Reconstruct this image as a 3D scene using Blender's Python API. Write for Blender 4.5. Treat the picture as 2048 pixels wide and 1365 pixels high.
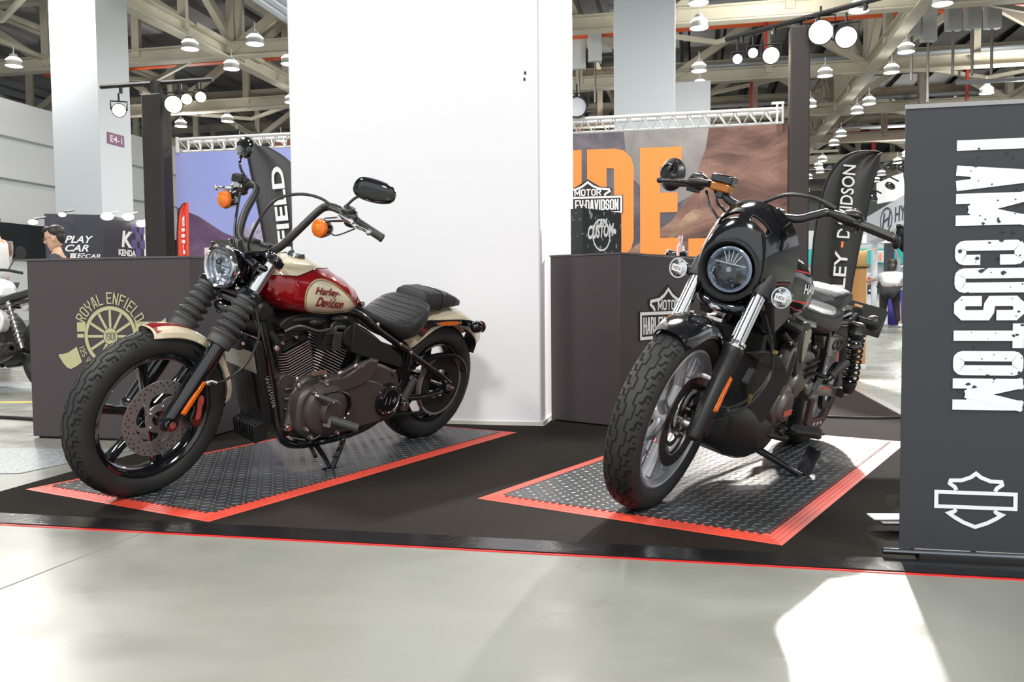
import bpy, math, random
from math import sin, cos, pi, radians as rad
from mathutils import Vector as V, Matrix as MX
for o in list(bpy.data.objects): bpy.data.objects.remove(o)
SC = bpy.context.scene
COL = SC.collection
random.seed(7)
# ------------------------------------------------------------ camera
EYE = V((0, 0, .76)); PITCH = math.atan(92/1720.0); ROLL = .0089
cam = bpy.data.objects.new('camera', bpy.data.cameras.new('camera'))
cam.data.lens = 1720/2048*36; cam.data.sensor_width = 36; cam.data.clip_end = 400; cam.data.clip_start = .05
fw = V((0, cos(PITCH), -sin(PITCH))); r0 = V((1, 0, 0)); u0 = r0.cross(fw)
rt = r0*cos(ROLL)-u0*sin(ROLL); up = u0*cos(ROLL)+r0*sin(ROLL)
cam.matrix_world = MX(((rt.x, up.x, -fw.x, EYE.x), (rt.y, up.y, -fw.y, EYE.y), (rt.z, up.z, -fw.z, EYE.z), (0, 0, 0, 1)))
COL.objects.link(cam); SC.camera = cam
# ------------------------------------------------------------ world, exposure, lights
SC.view_settings.view_transform = 'Standard'; SC.view_settings.look = 'None'
SC.view_settings.gamma = 1; SC.view_settings.exposure = EXPOSURE = .1
w = bpy.data.worlds.new('hall_ambient'); SC.world = w; w.use_nodes = True
w.node_tree.nodes['Background'].inputs[0].default_value = (.93, .97, 1, 1)
w.node_tree.nodes['Background'].inputs[1].default_value = .95
def lamp(name, kind, loc, aim, power, size=1, col=(1, 1, 1), angle=60, blend=.5):
    L = bpy.data.lights.new(name, kind); L.energy = power; L.color = col
    if kind == 'AREA': L.shape = 'DISK'; L.size = size
    elif kind == 'SPOT': L.spot_size = rad(angle); L.spot_blend = blend; L.shadow_soft_size = size
    else: L.shadow_soft_size = size
    o = bpy.data.objects.new(name, L); COL.objects.link(o)
    o.location = loc; d = V(aim)-V(loc); o.rotation_euler = d.to_track_quat('-Z', 'Y').to_euler()
    return o
for i, (x, y, p) in enumerate([(-7, 2, 800), (6, -3, 800), (-2, -6, 1000), (2, 9, 650), (-9, 14, 1200), (9, 16, 1200), (0, 26, 1600)]):
    lamp('hall_light', 'AREA', (x, y, 8.6), (x, y, 0), p, 2.5, (1, .985, .95))
for i, (x, y) in enumerate([(-14, 24), (-4, 32), (8, 26), (20, 34), (-16, 42), (6, 46), (24, 52), (4, 66)]): lamp('truss_fill_light', 'POINT', (x, y, 8.8), (x, y, 0), 650, .4, (1, .98, .92))  # added omni fill that brightens the trusses, separate from the hanging lamps
lamp('stage_spotlight', 'SPOT', (3.84, 10.80, 3.98), (1.1, 2.6, .1), 3600, .11, (1, .95, .9), 58, .35)
lamp('stage_spotlight', 'SPOT', (3.10, 11.6, 3.75), (-.6, 3.6, .1), 520, .10, (1, .93, .86), 60, .6)
lamp('stage_spotlight', 'SPOT', (-4.8, 12.9, 3.7), (-2.6, 5.0, .3), 700, .12, (1, .86, .66), 60, .6)
# ------------------------------------------------------------ materials
MATS = {}
def mat(name, col, rough=.5, metal=0, coat=0, emit=0, noise=None, bump=None, trans=0, sheen=0, spec=None):
    """noise=(scale, colour2, low, high, detail)  bump=(scale, strength)"""
    if name in MATS: return MATS[name]
    m = bpy.data.materials.new(name); m.use_nodes = True; t = m.node_tree; b = t.nodes['Principled BSDF']
    b.inputs['Base Color'].default_value = (*col, 1); b.inputs['Roughness'].default_value = rough
    b.inputs['Metallic'].default_value = metal; b.inputs['Coat Weight'].default_value = coat
    b.inputs['Coat Roughness'].default_value = .04
    if spec is not None: b.inputs['Specular IOR Level'].default_value = spec
    if trans: b.inputs['Transmission Weight'].default_value = trans
    if emit:
        b.inputs['Emission Color'].default_value = (*col, 1); b.inputs['Emission Strength'].default_value = emit
    tc = t.nodes.new('ShaderNodeTexCoord')
    def nz(scale, detail=4, vec='Object', dist=0):
        n = t.nodes.new('ShaderNodeTexNoise'); n.inputs['Scale'].default_value = scale; n.inputs['Detail'].default_value = detail
        n.inputs['Distortion'].default_value = dist
        t.links.new(tc.outputs[vec], n.inputs['Vector']); return n
    if noise:
        sc, c2, lo, hi = noise[:4]; n = nz(sc, noise[4] if len(noise) > 4 else 4)
        r = t.nodes.new('ShaderNodeValToRGB'); r.color_ramp.elements[0].position = lo; r.color_ramp.elements[1].position = hi
        r.color_ramp.elements[0].color = (*col, 1); r.color_ramp.elements[1].color = (*c2, 1)
        t.links.new(n.outputs['Fac'], r.inputs['Fac']); t.links.new(r.outputs['Color'], b.inputs['Base Color'])
    if bump:
        n = nz(bump[0], 3); bp = t.nodes.new('ShaderNodeBump'); bp.inputs['Strength'].default_value = bump[1]
        bp.inputs['Distance'].default_value = .002
        t.links.new(n.outputs['Fac'], bp.inputs['Height']); t.links.new(bp.outputs['Normal'], b.inputs['Normal'])
    MATS[name] = m; return m
BLK = mat('gloss_black', (.006, .006, .008), .12, 0, 1)
SAT = mat('satin_black', (.018, .018, .019), .42)
MATT = mat('matte_black', (.012, .012, .012), .7)
RUB = mat('tyre_rubber', (.022, .022, .023), .62, bump=(60, .15), noise=(6, (.035, .034, .033), .4, .7))
GRV = mat('recess_shade', (.003, .003, .003), .9)  # flat black that paints in the shade of recesses
RBB = mat('ribbed_rubber', (.05, .051, .053), .55)
CHR = mat('chrome', (.82, .83, .85), .08, 1)
STL = mat('brushed_steel', (.45, .43, .42), .32, 1)
DSC = mat('brake_disc_steel', (.27, .245, .235), .38, .45)
ALU = mat('cast_silver', (.36, .37, .39), .34, .7)
ENG = mat('bronze_grey_engine', (.115, .10, .088), .45, .5, bump=(260, .25))
ENL = mat('machined_fin_edge', (.72, .62, .58), .3, .5)
RED = mat('candy_red_paint', (.34, .004, .010), .14, .15, 1)
CRM = mat('cream_paint', (.80, .70, .50), .16, 0, 1)
LEA = mat('black_leather', (.03, .03, .032), .45, bump=(300, .35))
LEG = mat('grey_leather', (.11, .115, .12), .5, bump=(300, .3))
STI = mat('seam_thread', (.005, .005, .005), .8)
AMB = mat('amber_lens', (.88, .17, .004), .12, 0, .8, bump=(160, .8))
AMG = mat('amber_glint', (.95, .30, .02), .15, .4, bump=(200, 1))
GLS = mat('clear_lens', (.9, .94, 1), .02, trans=1)
REF = mat('lamp_reflector', (.75, .78, .82), .12, 1, bump=(70, 1.0))
WHT = mat('white_print', (.85, .85, .86), .5)
ORG = mat('orange_print', (.95, .26, .04), .5)
REDL = mat('red_print', (.75, .02, .02), .4)
PVL = mat('dark_panel', (.055, .043, .048), .55)
WALLW = mat('white_wall_paint', (.83, .83, .855), .6)
PAPR = mat('bolt_steel', (.7, .69, .68), .2, 1)
SKIN = mat('skin', (.62, .38, .27), .5)
HAIR = mat('black_hair', (.02, .015, .012), .55)
# ------------------------------------------------------------ mesh builder
def catmull(p, k=4, closed=False):
    p = [V(q) for q in p]; n = len(p); out = []
    for i in range(n if closed else n-1):
        a = p[(i-1) % n] if closed or i else p[0]; b = p[i]; c = p[(i+1) % n]; d = p[(i+2) % n] if closed or i < n-2 else p[-1]
        for j in range(k):
            t = j/k
            out.append(.5*((2*b)+(c-a)*t+(2*a-5*b+4*c-d)*t*t+(3*b-a-3*c+d)*t**3))
    if not closed: out.append(p[-1].copy())
    return out
class G:
    def __init__(s): s.v = []; s.f = []; s.m = []; s.mi = 0; s.pc = []
    def add(s, vs, fs):
        s.pc.append((len(s.v), len(s.f))); b = len(s.v); s.v += [V(q) for q in vs]; s.f += [tuple(i+b for i in f) for f in fs]; s.m += [s.mi]*len(fs); return s
    def mat(s, i): s.mi = i; return s
    def box(s, c, d, R=None):
        h = [x/2 for x in d]; vs = []
        for x in (-1, 1):
            for y in (-1, 1):
                for z in (-1, 1):
                    q = V((x*h[0], y*h[1], z*h[2])); vs.append((R @ q if R else q)+V(c))
        return s.add(vs, [(0, 1, 3, 2), (4, 6, 7, 5), (0, 4, 5, 1), (2, 3, 7, 6), (0, 2, 6, 4), (1, 5, 7, 3)])
    def bar(s, a, b, w, h, upv=(0, 0, 1)):
        a = V(a); b = V(b); d = (b-a).normalized(); u = V(upv); sd = d.cross(u)
        if sd.length < 1e-4: sd = d.cross(V((1, 0, 0)))
        sd.normalize(); u = sd.cross(d)
        vs = [p+sd*x*w/2+u*z*h/2 for p in (a, b) for x in (-1, 1) for z in (-1, 1)]
        return s.add(vs, [(0, 1, 3, 2), (4, 6, 7, 5), (0, 4, 5, 1), (2, 3, 7, 6), (0, 2, 6, 4), (1, 5, 7, 3)])
    def rings(s, R, caps=True, closed=False):
        n = len(R[0]); vs = [q for r in R for q in r]; fs = []
        m = len(R)
        for i in range(m if closed else m-1):
            for j in range(n):
                a = i*n+j; b = i*n+(j+1) % n; c = ((i+1) % m)*n+(j+1) % n; d = ((i+1) % m)*n+j
                fs.append((a, b, c, d))
        if caps and not closed: fs += [tuple(range(n-1, -1, -1)), tuple((m-1)*n+j for j in range(n))]
        return s.add(vs, fs)
    def tube(s, pts, r, n=10, k=0, closed=False, flat=1):
        pts = catmull(pts, k, closed) if k else [V(p) for p in pts]
        m = len(pts); rr = r if isinstance(r, (list, tuple)) else [r]*m
        if len(rr) != m:
            q = len(rr)-1; rr = [rr[min(int(i/(m-1)*q), q-1)]*(1-(i/(m-1)*q-min(int(i/(m-1)*q), q-1)))+rr[min(int(i/(m-1)*q), q-1)+1]*(i/(m-1)*q-min(int(i/(m-1)*q), q-1)) for i in range(m)]
        R = []; nrm = None
        for i, p in enumerate(pts):
            a = pts[(i-1) % m] if (i or closed) else p; b = pts[(i+1) % m] if (i < m-1 or closed) else p
            t = (b-a).normalized() if (b-a).length > 1e-9 else V((0, 0, 1))
            if nrm is None: nrm = t.cross(V((0, 0, 1)) if abs(t.z) < .9 else V((1, 0, 0))).normalized()
            nrm = (nrm-t*nrm.dot(t)).normalized(); bn = t.cross(nrm)
            R.append([p+nrm*cos(2*pi*j/n)*rr[i]+bn*sin(2*pi*j/n)*rr[i]*flat for j in range(n)])
        return s.rings(R, not closed, closed)
    def lathe(s, prof, c=(0, 0, 0), ax=(0, 0, 1), n=32, closed=False, a0=0, a1=2*pi):
        """prof = [(radius, height)]"""
        ax = V(ax).normalized(); e = ax.cross(V((1, 0, 0)) if abs(ax.x) < .9 else V((0, 1, 0))).normalized(); g = ax.cross(e); c = V(c)
        full = abs(a1-a0-2*pi) < 1e-6; m = n if full else n+1; vs = []; fs = []; k = len(prof)
        for i in range(m):
            a = a0+(a1-a0)*i/n
            for r, h in prof: vs.append(c+ax*h+(e*cos(a)+g*sin(a))*max(r, 1e-5))
        for i in range(n):
            i2 = (i+1) % m
            for j in range(k if closed else k-1): fs.append((i*k+j, i*k+(j+1) % k, i2*k+(j+1) % k, i2*k+j))
        return s.add(vs, fs)
    def prism(s, poly, O, ex, ey, t):
        """polygon (u,v) laid on O + u ex + v ey, thickness t along ex x ey"""
        O = V(O); ex = V(ex); ey = V(ey); ez = ex.cross(ey).normalized(); n = len(poly)
        b = [O+ex*p[0]+ey*p[1] for p in poly]; u = [q+ez*t for q in b]
        area = sum(poly[i][0]*poly[(i+1) % n][1]-poly[(i+1) % n][0]*poly[i][1] for i in range(n))
        A = tuple(range(n)); B = tuple(range(n, 2*n)); fs = [(i, (i+1) % n, n+(i+1) % n, n+i) for i in range(n)]
        if area*t > 0: fs += [A[::-1], B]
        else: fs = [f[::-1] for f in fs]+[A, B[::-1]]
        return s.add(b+u, fs)
    def disc(s, c, ax, r, t, n=20): return s.lathe([(0, 0), (r, 0), (r, t), (0, t)], c, ax, n)
    def bolt(s, c, ax, r=.006, t=.006): return s.lathe([(0, 0), (r, 0), (r, t*.8), (r*.8, t), (r*.45, t), (r*.4, t*.5), (0, t*.5)], c, ax, 8)
    def ell(s, c, r, n=20, m=12, R=None):
        vs = []; c = V(c)
        for i in range(m+1):
            a = pi*i/m-pi/2
            for j in range(n):
                b = 2*pi*j/n; q = V((r[0]*max(cos(a), 1e-4)*cos(b), r[1]*max(cos(a), 1e-4)*sin(b), r[2]*sin(a)))
                vs.append((R @ q if R else q)+c)
        return s.add(vs, [(i*n+j, i*n+(j+1) % n, (i+1)*n+(j+1) % n, (i+1)*n+j) for i in range(m) for j in range(n)])
    def ribbon(s, pts, w, nf, closed=False, t=0):
        """flat mitred strip through pts; nf(p) or vector = facing normal"""
        pts = [V(p) for p in pts]; n = len(pts); L = []; Rr = []
        for i, p in enumerate(pts):
            a = pts[i-1] if (i or closed) else None; b = pts[(i+1) % n] if (i < n-1 or closed) else None
            N = V(nf(p) if callable(nf) else nf)
            d1 = (p-a).normalized() if a is not None else None; d2 = (b-p).normalized() if b is not None else None
            if d1 is None: d1 = d2
            if d2 is None: d2 = d1
            n1 = N.cross(d1).normalized(); n2 = N.cross(d2).normalized(); q = (n1+n2)
            if q.length < 1e-3: q = n1.copy()
            q.normalize(); k = 1/max(q.dot(n1), .35)
            L.append(p+q*w/2*k); Rr.append(p-q*w/2*k)
        fs = [(i, (i+1) % n, n+(i+1) % n, n+i) for i in range(n if closed else n-1)]
        return s.add(L+Rr, [f[::-1] for f in fs])
    def text(s, txt, O, ex, ey, w, h, off=0, shear=0, t=.0006, keep=False):
        vs, fs = textmesh(txt, off, shear); O = V(O); ex = V(ex).normalized(); ey = V(ey).normalized(); ez = ex.cross(ey)
        X = max(q[0] for q in vs); Y = max(q[1] for q in vs); sy = h/Y; sx = sy if keep else w/X
        return s.add([O+ex*q[0]*sx+ey*q[1]*sy+ez*t for q in vs], fs)
    def block(s, txt, O, ex, ey, w, h, st=.2, gap=.12, t=.0006, cut=.22, arc=None):
        """condensed block capitals filling w x h; st = stroke as part of a letter's width; arc=(radius, start_angle, sign)"""
        O = V(O); ex = V(ex).normalized(); ey = V(ey).normalized(); ez = ex.cross(ey)
        wid = [.42 if c in 'I.1' else .3 if c == '-' else .35 if c == ' ' else 1.3 if c == 'M' else 1 for c in txt]
        cw = w/(sum(wid)+gap*(len(txt)-1)); x = 0; k = 0
        for c, q in zip(txt, wid):
            W = cw*q; T = st*cw
            for pl, cl in glyph(c, W-T, h-T, cut*cw):
                if len(pl) == 2: pl = [pl[0], ((pl[0][0]+pl[1][0])/2, (pl[0][1]+pl[1][1])/2), pl[1]]
                P = []
                for i, (a, b) in enumerate(pl):
                    if not cl and i in (0, len(pl)-1):      # extend butt ends by half a stroke
                        o2 = pl[1] if i == 0 else pl[-2]; dx, dy = a-o2[0], b-o2[1]; l = math.hypot(dx, dy) or 1
                        a += dx/l*T/2; b += dy/l*T/2
                    a += x+T/2; b += T/2
                    if arc:
                        an = arc[1]-arc[2]*a/arc[0]; rr = arc[0]+arc[2]*b
                        P.append(O+(ex*cos(an)+ey*sin(an))*rr+ez*(t+k*.00012))
                    else: P.append(O+ex*a+ey*b+ez*(t+k*.00012))
                s.ribbon(P, T, ez, cl); k += 1
            x += W+gap*cw
        return s
    def xf(s, M): s.v = [M @ q for q in s.v]; return s
def glyph(c, w, h, k):
    k = min(k, w*.45, h*.3); m = h*.5; k2 = min(k, h*.22)
    def q(cx, cy, a): return [(cx+k*cos(rad(a+t)), cy+k*sin(rad(a+t))) for t in (0, 30, 60, 90)]
    O8 = q(w-k, k, -90)+q(w-k, h-k, 0)+q(k, h-k, 90)+q(k, k, 180)
    D = {'O': [(O8, 1)], 'Q': [(O8, 1)], '0': [(O8, 1)], 'D': [([(0, 0)]+q(w-k, k, -90)+q(w-k, h-k, 0)+[(0, h)], 1)],
     'I': [([(0, 0), (0, h)], 0)] if w < .01*h else [([(w/2, 0), (w/2, h)], 0)], '1': [([(w*.75, 0), (w*.75, h), (0, h-k2)], 0)],
     'A': [([(0, 0), (w*.38, h)], 0), ([(w, 0), (w*.62, h)], 0), ([(w*.3, h*.24), (w*.7, h*.24)], 0)],
     'H': [([(0, 0), (0, h)], 0), ([(w, 0), (w, h)], 0), ([(w*.2, m), (w*.8, m)], 0)],
     'M': [([(0, 0), (0, h)], 0), ([(w, 0), (w, h)], 0), ([(0, h), (w*.5, h*.22)], 0), ([(w, h), (w*.5, h*.22)], 0)],
     'N': [([(0, 0), (0, h)], 0), ([(w, 0), (w, h)], 0), ([(0, h), (w, 0)], 0)],
     'C': [([(w, h*.76)]+q(w-k, h-k, 0)+q(k, h-k, 90)+q(k, k, 180)+q(w-k, k, 270)+[(w, h*.24)], 0)],
     'U': [([(0, h)]+q(k, k, 180)+q(w-k, k, 270)+[(w, h)], 0)],
     'S': [([(w, h*.72), (w, h-k), (w-k, h), (k, h), (0, h-k), (0, m+k*.7), (k, m+k*.1), (w-k, m-k*.1), (w, m-k*.7), (w, k), (w-k, 0), (k, 0), (0, k), (0, h*.28)], 0)],
     'T': [([(0, h), (w, h)], 0), ([(w/2, 0), (w/2, h*.93)], 0)],
     'E': [([(w, h), (0, h), (0, 0), (w, 0)], 0), ([(w*.15, m), (w*.82, m)], 0)],
     'F': [([(w, h), (0, h), (0, 0)], 0), ([(w*.15, m), (w*.82, m)], 0)],
     'L': [([(0, h), (0, 0), (w, 0)], 0)],
     'R': [([(0, 0), (0, h), (w-k, h), (w, h-k), (w, m+k*.6), (w-k, m-k*.2), (w*.15, m-k*.2)], 0), ([(w*.55, m-k*.3), (w, 0)], 0)],
     'P': [([(0, 0), (0, h), (w-k, h), (w, h-k), (w, m), (w-k, m-k), (w*.15, m-k)], 0)],
     'B': [([(0, 0), (0, h), (w-k, h), (w, h-k), (w, m+k*.8), (w-k*.7, m), (w, m-k*.8), (w, k), (w-k, 0)], 1), ([(w*.15, m), (w*.7, m)], 0)],
     'Y': [([(0, h), (0, h*.62), (w/2, h*.4), (w, h*.62), (w, h)], 0), ([(w/2, 0), (w/2, h*.36)], 0)],
     'V': [([(0, h), (w*.42, 0), (w*.58, 0), (w, h)], 0)], 'K': [([(0, 0), (0, h)], 0), ([(w, h), (w*.2, m), (w, 0)], 0)],
     'Z': [([(0, h), (w, h), (0, 0), (w, 0)], 0)],
     '2': [([(0, h*.7), (0, h-k), (k, h), (w-k, h), (w, h-k), (w, h*.55), (0, h*.1), (0, 0), (w, 0)], 0)],
     '5': [([(w, h), (0, h), (0, m), (w-k, m), (w, m-k), (w, k), (w-k, 0), (k, 0), (0, k)], 0)],
     '9': [([(0, 0), (w-k, 0), (w, k), (w, h-k), (w-k, h), (k, h), (0, h-k), (0, m), (k, m-k), (w*.85, m-k)], 0)],
     '4': [([(w*.7, 0), (w*.7, h), (0, h*.3), (w, h*.3)], 0)],
     '-': [([(0, m), (w, m)], 0)], '.': [([(w/2, 0), (w/2, h*.02)], 0)], ' ': []}
    return D.get(c, [(O8, 1)])
_T = {}
def textmesh(txt, off=0, shear=0):
    key = (txt, off, shear)
    if key in _T: return _T[key]
    c = bpy.data.curves.new('t', 'FONT'); c.body = txt; c.offset = off; c.shear = shear; c.resolution_u = 3
    o = bpy.data.objects.new('t', c); COL.objects.link(o); dg = bpy.context.evaluated_depsgraph_get()
    me = bpy.data.meshes.new_from_object(o.evaluated_get(dg))
    x0 = min(v.co.x for v in me.vertices); y0 = min(v.co.y for v in me.vertices)
    r = ([(v.co.x-x0, v.co.y-y0) for v in me.vertices], [tuple(p.vertices) for p in me.polygons])
    bpy.data.objects.remove(o); bpy.data.curves.remove(c); bpy.data.meshes.remove(me); _T[key] = r; return r
SPLIT = dict(clamp_bolts='bolt', caliper_bolts='bolt', disc_bolts='bolt', strut_bolts='bolt', frame_bolts='bolt', engine_bolts='bolt', head_bolts='bolt', junction_bolts='bolt', sensor_bolts='bolt', cover_bosses='boss', white_blossoms='blossom', pink_blossoms='blossom', hose_clips='clip', bracket_slots='slot', slots='slot')
def obj(name, g, m, parent=None, label=None, cat=None, group=None, kind=None, bev=0, sub=0, smooth=35, solid=0):
    if name in SPLIT:
        E = g.pc+[(len(g.v), len(g.f))]
        for (v0, f0), (v1, f1) in zip(E, E[1:]):
            h = G(); h.v = g.v[v0:v1]; h.f = [tuple(i-v0 for i in f) for f in g.f[f0:f1]]; h.m = [0]*len(h.f); o = obj(SPLIT[name], h, m, parent, bev=bev, smooth=smooth)
        return o
    me = bpy.data.meshes.new(name); me.from_pydata([tuple(q) for q in g.v], [], g.f)
    for q in (m if isinstance(m, (list, tuple)) else [m]): me.materials.append(q)
    if any(g.m): me.polygons.foreach_set('material_index', g.m)
    me.polygons.foreach_set('use_smooth', [True]*len(me.polygons)); me.validate(); me.update()
    me.set_sharp_from_angle(angle=rad(smooth))
    o = bpy.data.objects.new(name, me); COL.objects.link(o)
    if parent: o.parent = parent
    tag(o, label, cat, group, kind)
    if solid: q = o.modifiers.new('s', 'SOLIDIFY'); q.thickness = solid; q.offset = 0
    if bev: q = o.modifiers.new('b', 'BEVEL'); q.width = bev; q.segments = 2; q.limit_method = 'ANGLE'; q.angle_limit = rad(40)
    if sub: q = o.modifiers.new('u', 'SUBSURF'); q.levels = q.render_levels = sub
    return o
def tag(o, label=None, cat=None, group=None, kind=None):
    if label: o['label'] = label
    if cat: o['category'] = cat
    if group: o['group'] = group
    if kind: o['kind'] = kind
    return o
def empty(name, loc, rz=0, label=None, cat=None, group=None):
    o = bpy.data.objects.new(name, None); COL.objects.link(o); o.location = loc; o.rotation_euler = (0, 0, rz); o.empty_display_size = .1
    return tag(o, label, cat, group)
def copy_tree(o, parent=None):
    c = o.copy(); COL.objects.link(c)
    if parent: c.parent = parent
    for ch in [q for q in bpy.data.objects if q.parent == o]: copy_tree(ch, c)
    return c
X, Y, Z = V((1, 0, 0)), V((0, 1, 0)), V((0, 0, 1))
A = V((cos(rad(12)), -sin(rad(12)), 0)); B = V((sin(rad(12)), cos(rad(12)), 0))       # hall axes: A to the right, B away
def ab(a, b, z=0): return A*a+B*b+Z*z
RAB = MX((( A.x, B.x, 0), (A.y, B.y, 0), (0, 0, 1)))
# ============================================================ SETTING
def floor_mat():
    m = mat('concrete_floor', (.215, .224, .196), .30, noise=(.45, (.268, .272, .24), .3, .7, 4)); t = m.node_tree; b = t.nodes['Principled BSDF']
    tc = next(n for n in t.nodes if n.type == 'TEX_COORD'); n = t.nodes.new('ShaderNodeTexNoise'); n.inputs['Scale'].default_value = 5; n.inputs['Detail'].default_value = 8
    mp = t.nodes.new('ShaderNodeMapping'); mp.inputs['Scale'].default_value = (.5, .9, 1); mp.inputs['Rotation'].default_value = (0, 0, .2)
    t.links.new(tc.outputs['Object'], mp.inputs['Vector']); t.links.new(mp.outputs['Vector'], n.inputs['Vector'])
    r = t.nodes.new('ShaderNodeMapRange'); r.inputs[1].default_value = .3; r.inputs[2].default_value = .75; r.inputs[3].default_value = .2; r.inputs[4].default_value = .42
    t.links.new(n.outputs['Fac'], r.inputs[0]); t.links.new(r.outputs[0], b.inputs['Roughness'])
    mx = t.nodes.new('ShaderNodeMix'); mx.data_type = 'RGBA'; mx.blend_type = 'MULTIPLY'; mx.inputs[0].default_value = .5
    rr = t.nodes.new('ShaderNodeValToRGB'); rr.color_ramp.elements[0].color = (.93, .93, .925, 1); rr.color_ramp.elements[0].position = .25; rr.color_ramp.elements[1].position = .85
    t.links.new(n.outputs['Fac'], rr.inputs['Fac'])
    src = b.inputs['Base Color'].links[0].from_socket; t.links.new(src, mx.inputs[6]); t.links.new(rr.outputs['Color'], mx.inputs[7]); t.links.new(mx.outputs[2], b.inputs['Base Color'])
    return m
g = G(); g.add([(-60, -14, 0), (70, -14, 0), (90, 110, 0), (-60, 110, 0)], [(0, 1, 2, 3)]); obj('floor', g, floor_mat(), kind='structure')
# carpet, tape and thresholds
CARP = mat('brown_black_carpet', (.013, .0105, .0085), .95, noise=(420, (.030, .023, .018), .45, .7, 2), bump=(500, .5), spec=.12)
c0, c1, c2 = V((-2.115, 2.957, 0)), V((1.775, 2.134, 0)), V((2.775, 7.36, 0)); K = V((.166, 4.944, 0)); Lp = -A; Pk = K-B*.02
g = G(); g.prism([(q.x, q.y) for q in (c0, c1, c2, V((.75, 7.8, 0)), K+B*1.4+A*.02, Pk+A*.02, Pk+Lp*1.555, Pk+Lp*1.555+B*1.42, V((-1.27, 6.70, 0)))], (0, 0, 0), X, Y, .004)
obj('carpet', g, CARP, label='dark brown carpet laid under both motorcycles and the counters', cat='carpet')
TAPE = mat('black_tape', (.012, .012, .013), .18, bump=(25, .6))
g = G(); n = (c1-c0).normalized(); p = n.cross(Z)*-1
def strip(g, a, b, w, z, t=.002):
    a = V(a); b = V(b); d = (b-a).normalized(); s_ = Z.cross(d)*w
    g.prism([(q.x, q.y) for q in (a, b, b+s_, a+s_)], (0, 0, z), X, Y, t)
strip(g, c0+n*.0, c1, .115, .004, .0015); obj('black_edge_tape', g, TAPE, label='shiny black tape along the front edge of the carpet', cat='tape')
g = G(); strip(g, c0-p*.012, c1-p*.012, .009, .0, .0025); obj('red_edge_tape', g, REDL, label='thin red tape line on the concrete in front of the carpet', cat='tape')
g = G(); s0, s1 = c1+V((.006, 0, 0)), c2+V((.006, 0, 0)); strip(g, s1, s0, .06, .0, .008); obj('threshold_strip', g, STL, label='grey metal threshold strip along the right edge of the carpet', cat='floor strip')
g = G(); g.tube([(1.75, 5.2, .012), (2.1, 5.08, .012), (2.32, 5.10, .012), (2.45, 5.13, .012), (3.2, 5.0, .012)], .007, 6, 5); obj('power_cable', g, MATT, label='black cable lying across the carpet behind the black motorcycle', cat='cable')
g = G(); g.tube([(-2.45, 5.05, .01), (-2.9, 5.3, .012), (-3.4, 5.5, .01), (-4.4, 5.75, .01)], .012, 6, 4); obj('power_cable', g, MATT, label='black cable on the floor left of the wheel emblem counter', cat='cable')
g = G(); strip(g, (-3.0, 6.35, 0), (-6.2, 6.4, 0), .05, 0, .002); obj('yellow_floor_line', g, mat('yellow_tape', (.9, .6, .05), .5), label='yellow tape line on the floor by the white motorcycle', cat='tape')
g = G(); g.prism([(-2.15, 3.72), (-1.9, 4.28), (-2.75, 4.36), (-3.5, 4.1), (-3.3, 3.60)], (0, 0, .0005), X, Y, .003)
obj('grey_tile_mat', g, mat('grey_plastic_tile', (.33, .36, .37), .35, noise=(60, (.2, .22, .23), .5, .6, 0)), label='thin grey perforated tile mat at the left of the carpet', cat='mat')
g = G(); strip(g, (-1.62, 1.24, 0), (-1.188, 2.795, 0), .005, 0, .0008)
obj('trim_1', g, mat('floor_joint', (.2, .19, .17), .9), kind='structure')
# pillar
K = V((.166, 4.944, 0)); Lp = -A
g = G(); g.prism([(0, 0), (1.535, 0), (1.535, 1.38), (0, 1.38)], K, Lp, B, -12.5); 
for q in g.v: q.z = abs(q.z)
obj('wall_pillar_centre', g, WALLW, kind='structure', bev=.01)
g = G(); g.bar(K+Lp*0-B*.004+Z*.012, K+Lp*1.535-B*.004+Z*.012, .012, .024); g.bar(K+A*.004+Z*.012, K+B*1.38+A*.004+Z*.012, .012, .024)
obj('baseboard_pillar', g, mat('worn_white', (.6, .57, .52), .7), kind='structure')
g = G()
for u, z in ((.10, 2.02), (.105, 1.985)): g.ell(K+Lp*u*.8+V((0, -.003, z)), (.006, .003, .010), 8, 6)
obj('trim_2', g, MATT, kind='structure')
# other hall columns and walls
def column(name, pos, z0, z1, w=1.53, d=1.4, m=WALLW):
    g = G(); p = V(pos); g.prism([(-w/2, 0), (w/2, 0), (w/2, d), (-w/2, d)], (p.x, p.y, z0), A, B, z1-z0); return obj(name, g, m, kind='structure', bev=.01)

GRY = mat('hall_wall_paint', (.70, .72, .74), .7); PILG = mat('hall_column_paint', (.66, .70, .74), .6)
g = G(); g.add([ab(-24, -10), ab(-24, 95), ab(-24, 95, 7.9), ab(-24, -10, 7.9)], [(0, 1, 2, 3)])
g.bar(ab(-23.9, -10, 6.6), ab(-23.9, 95, 6.6), .3, .12); g.bar(ab(-23.9, -10, 5.2), ab(-23.9, 95, 5.2), .3, .3); obj('wall_left', g, GRY, kind='structure')
g = G(); g.bar(ab(-23.8, -10, 2.85), ab(-23.8, 95, 2.85), .06, 1.25)
for i in range(16): g.bar(ab(-23.75, 6+i*2.2, 2.2), ab(-23.75, 6+i*2.2, 3.5), .08, .06, (1, 0, 0))
obj('window_1', g, mat('dark_glass', (.02, .022, .025), .15), kind='structure')
g = G(); g.add([ab(-24, 95), ab(60, 95), ab(60, 95, 13.5), ab(-24, 95, 13.5)], [(0, 1, 2, 3)]); obj('wall_back', g, GRY, kind='structure')
g = G()
for a in (-21.5, -16, -33): g.box(ab(a, 44, 0)+Z*9.1, (2.2, .1, .9), RAB)
obj('window_2', g, mat('brown_frame', (.28, .10, .05), .6), kind='structure')
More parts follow.
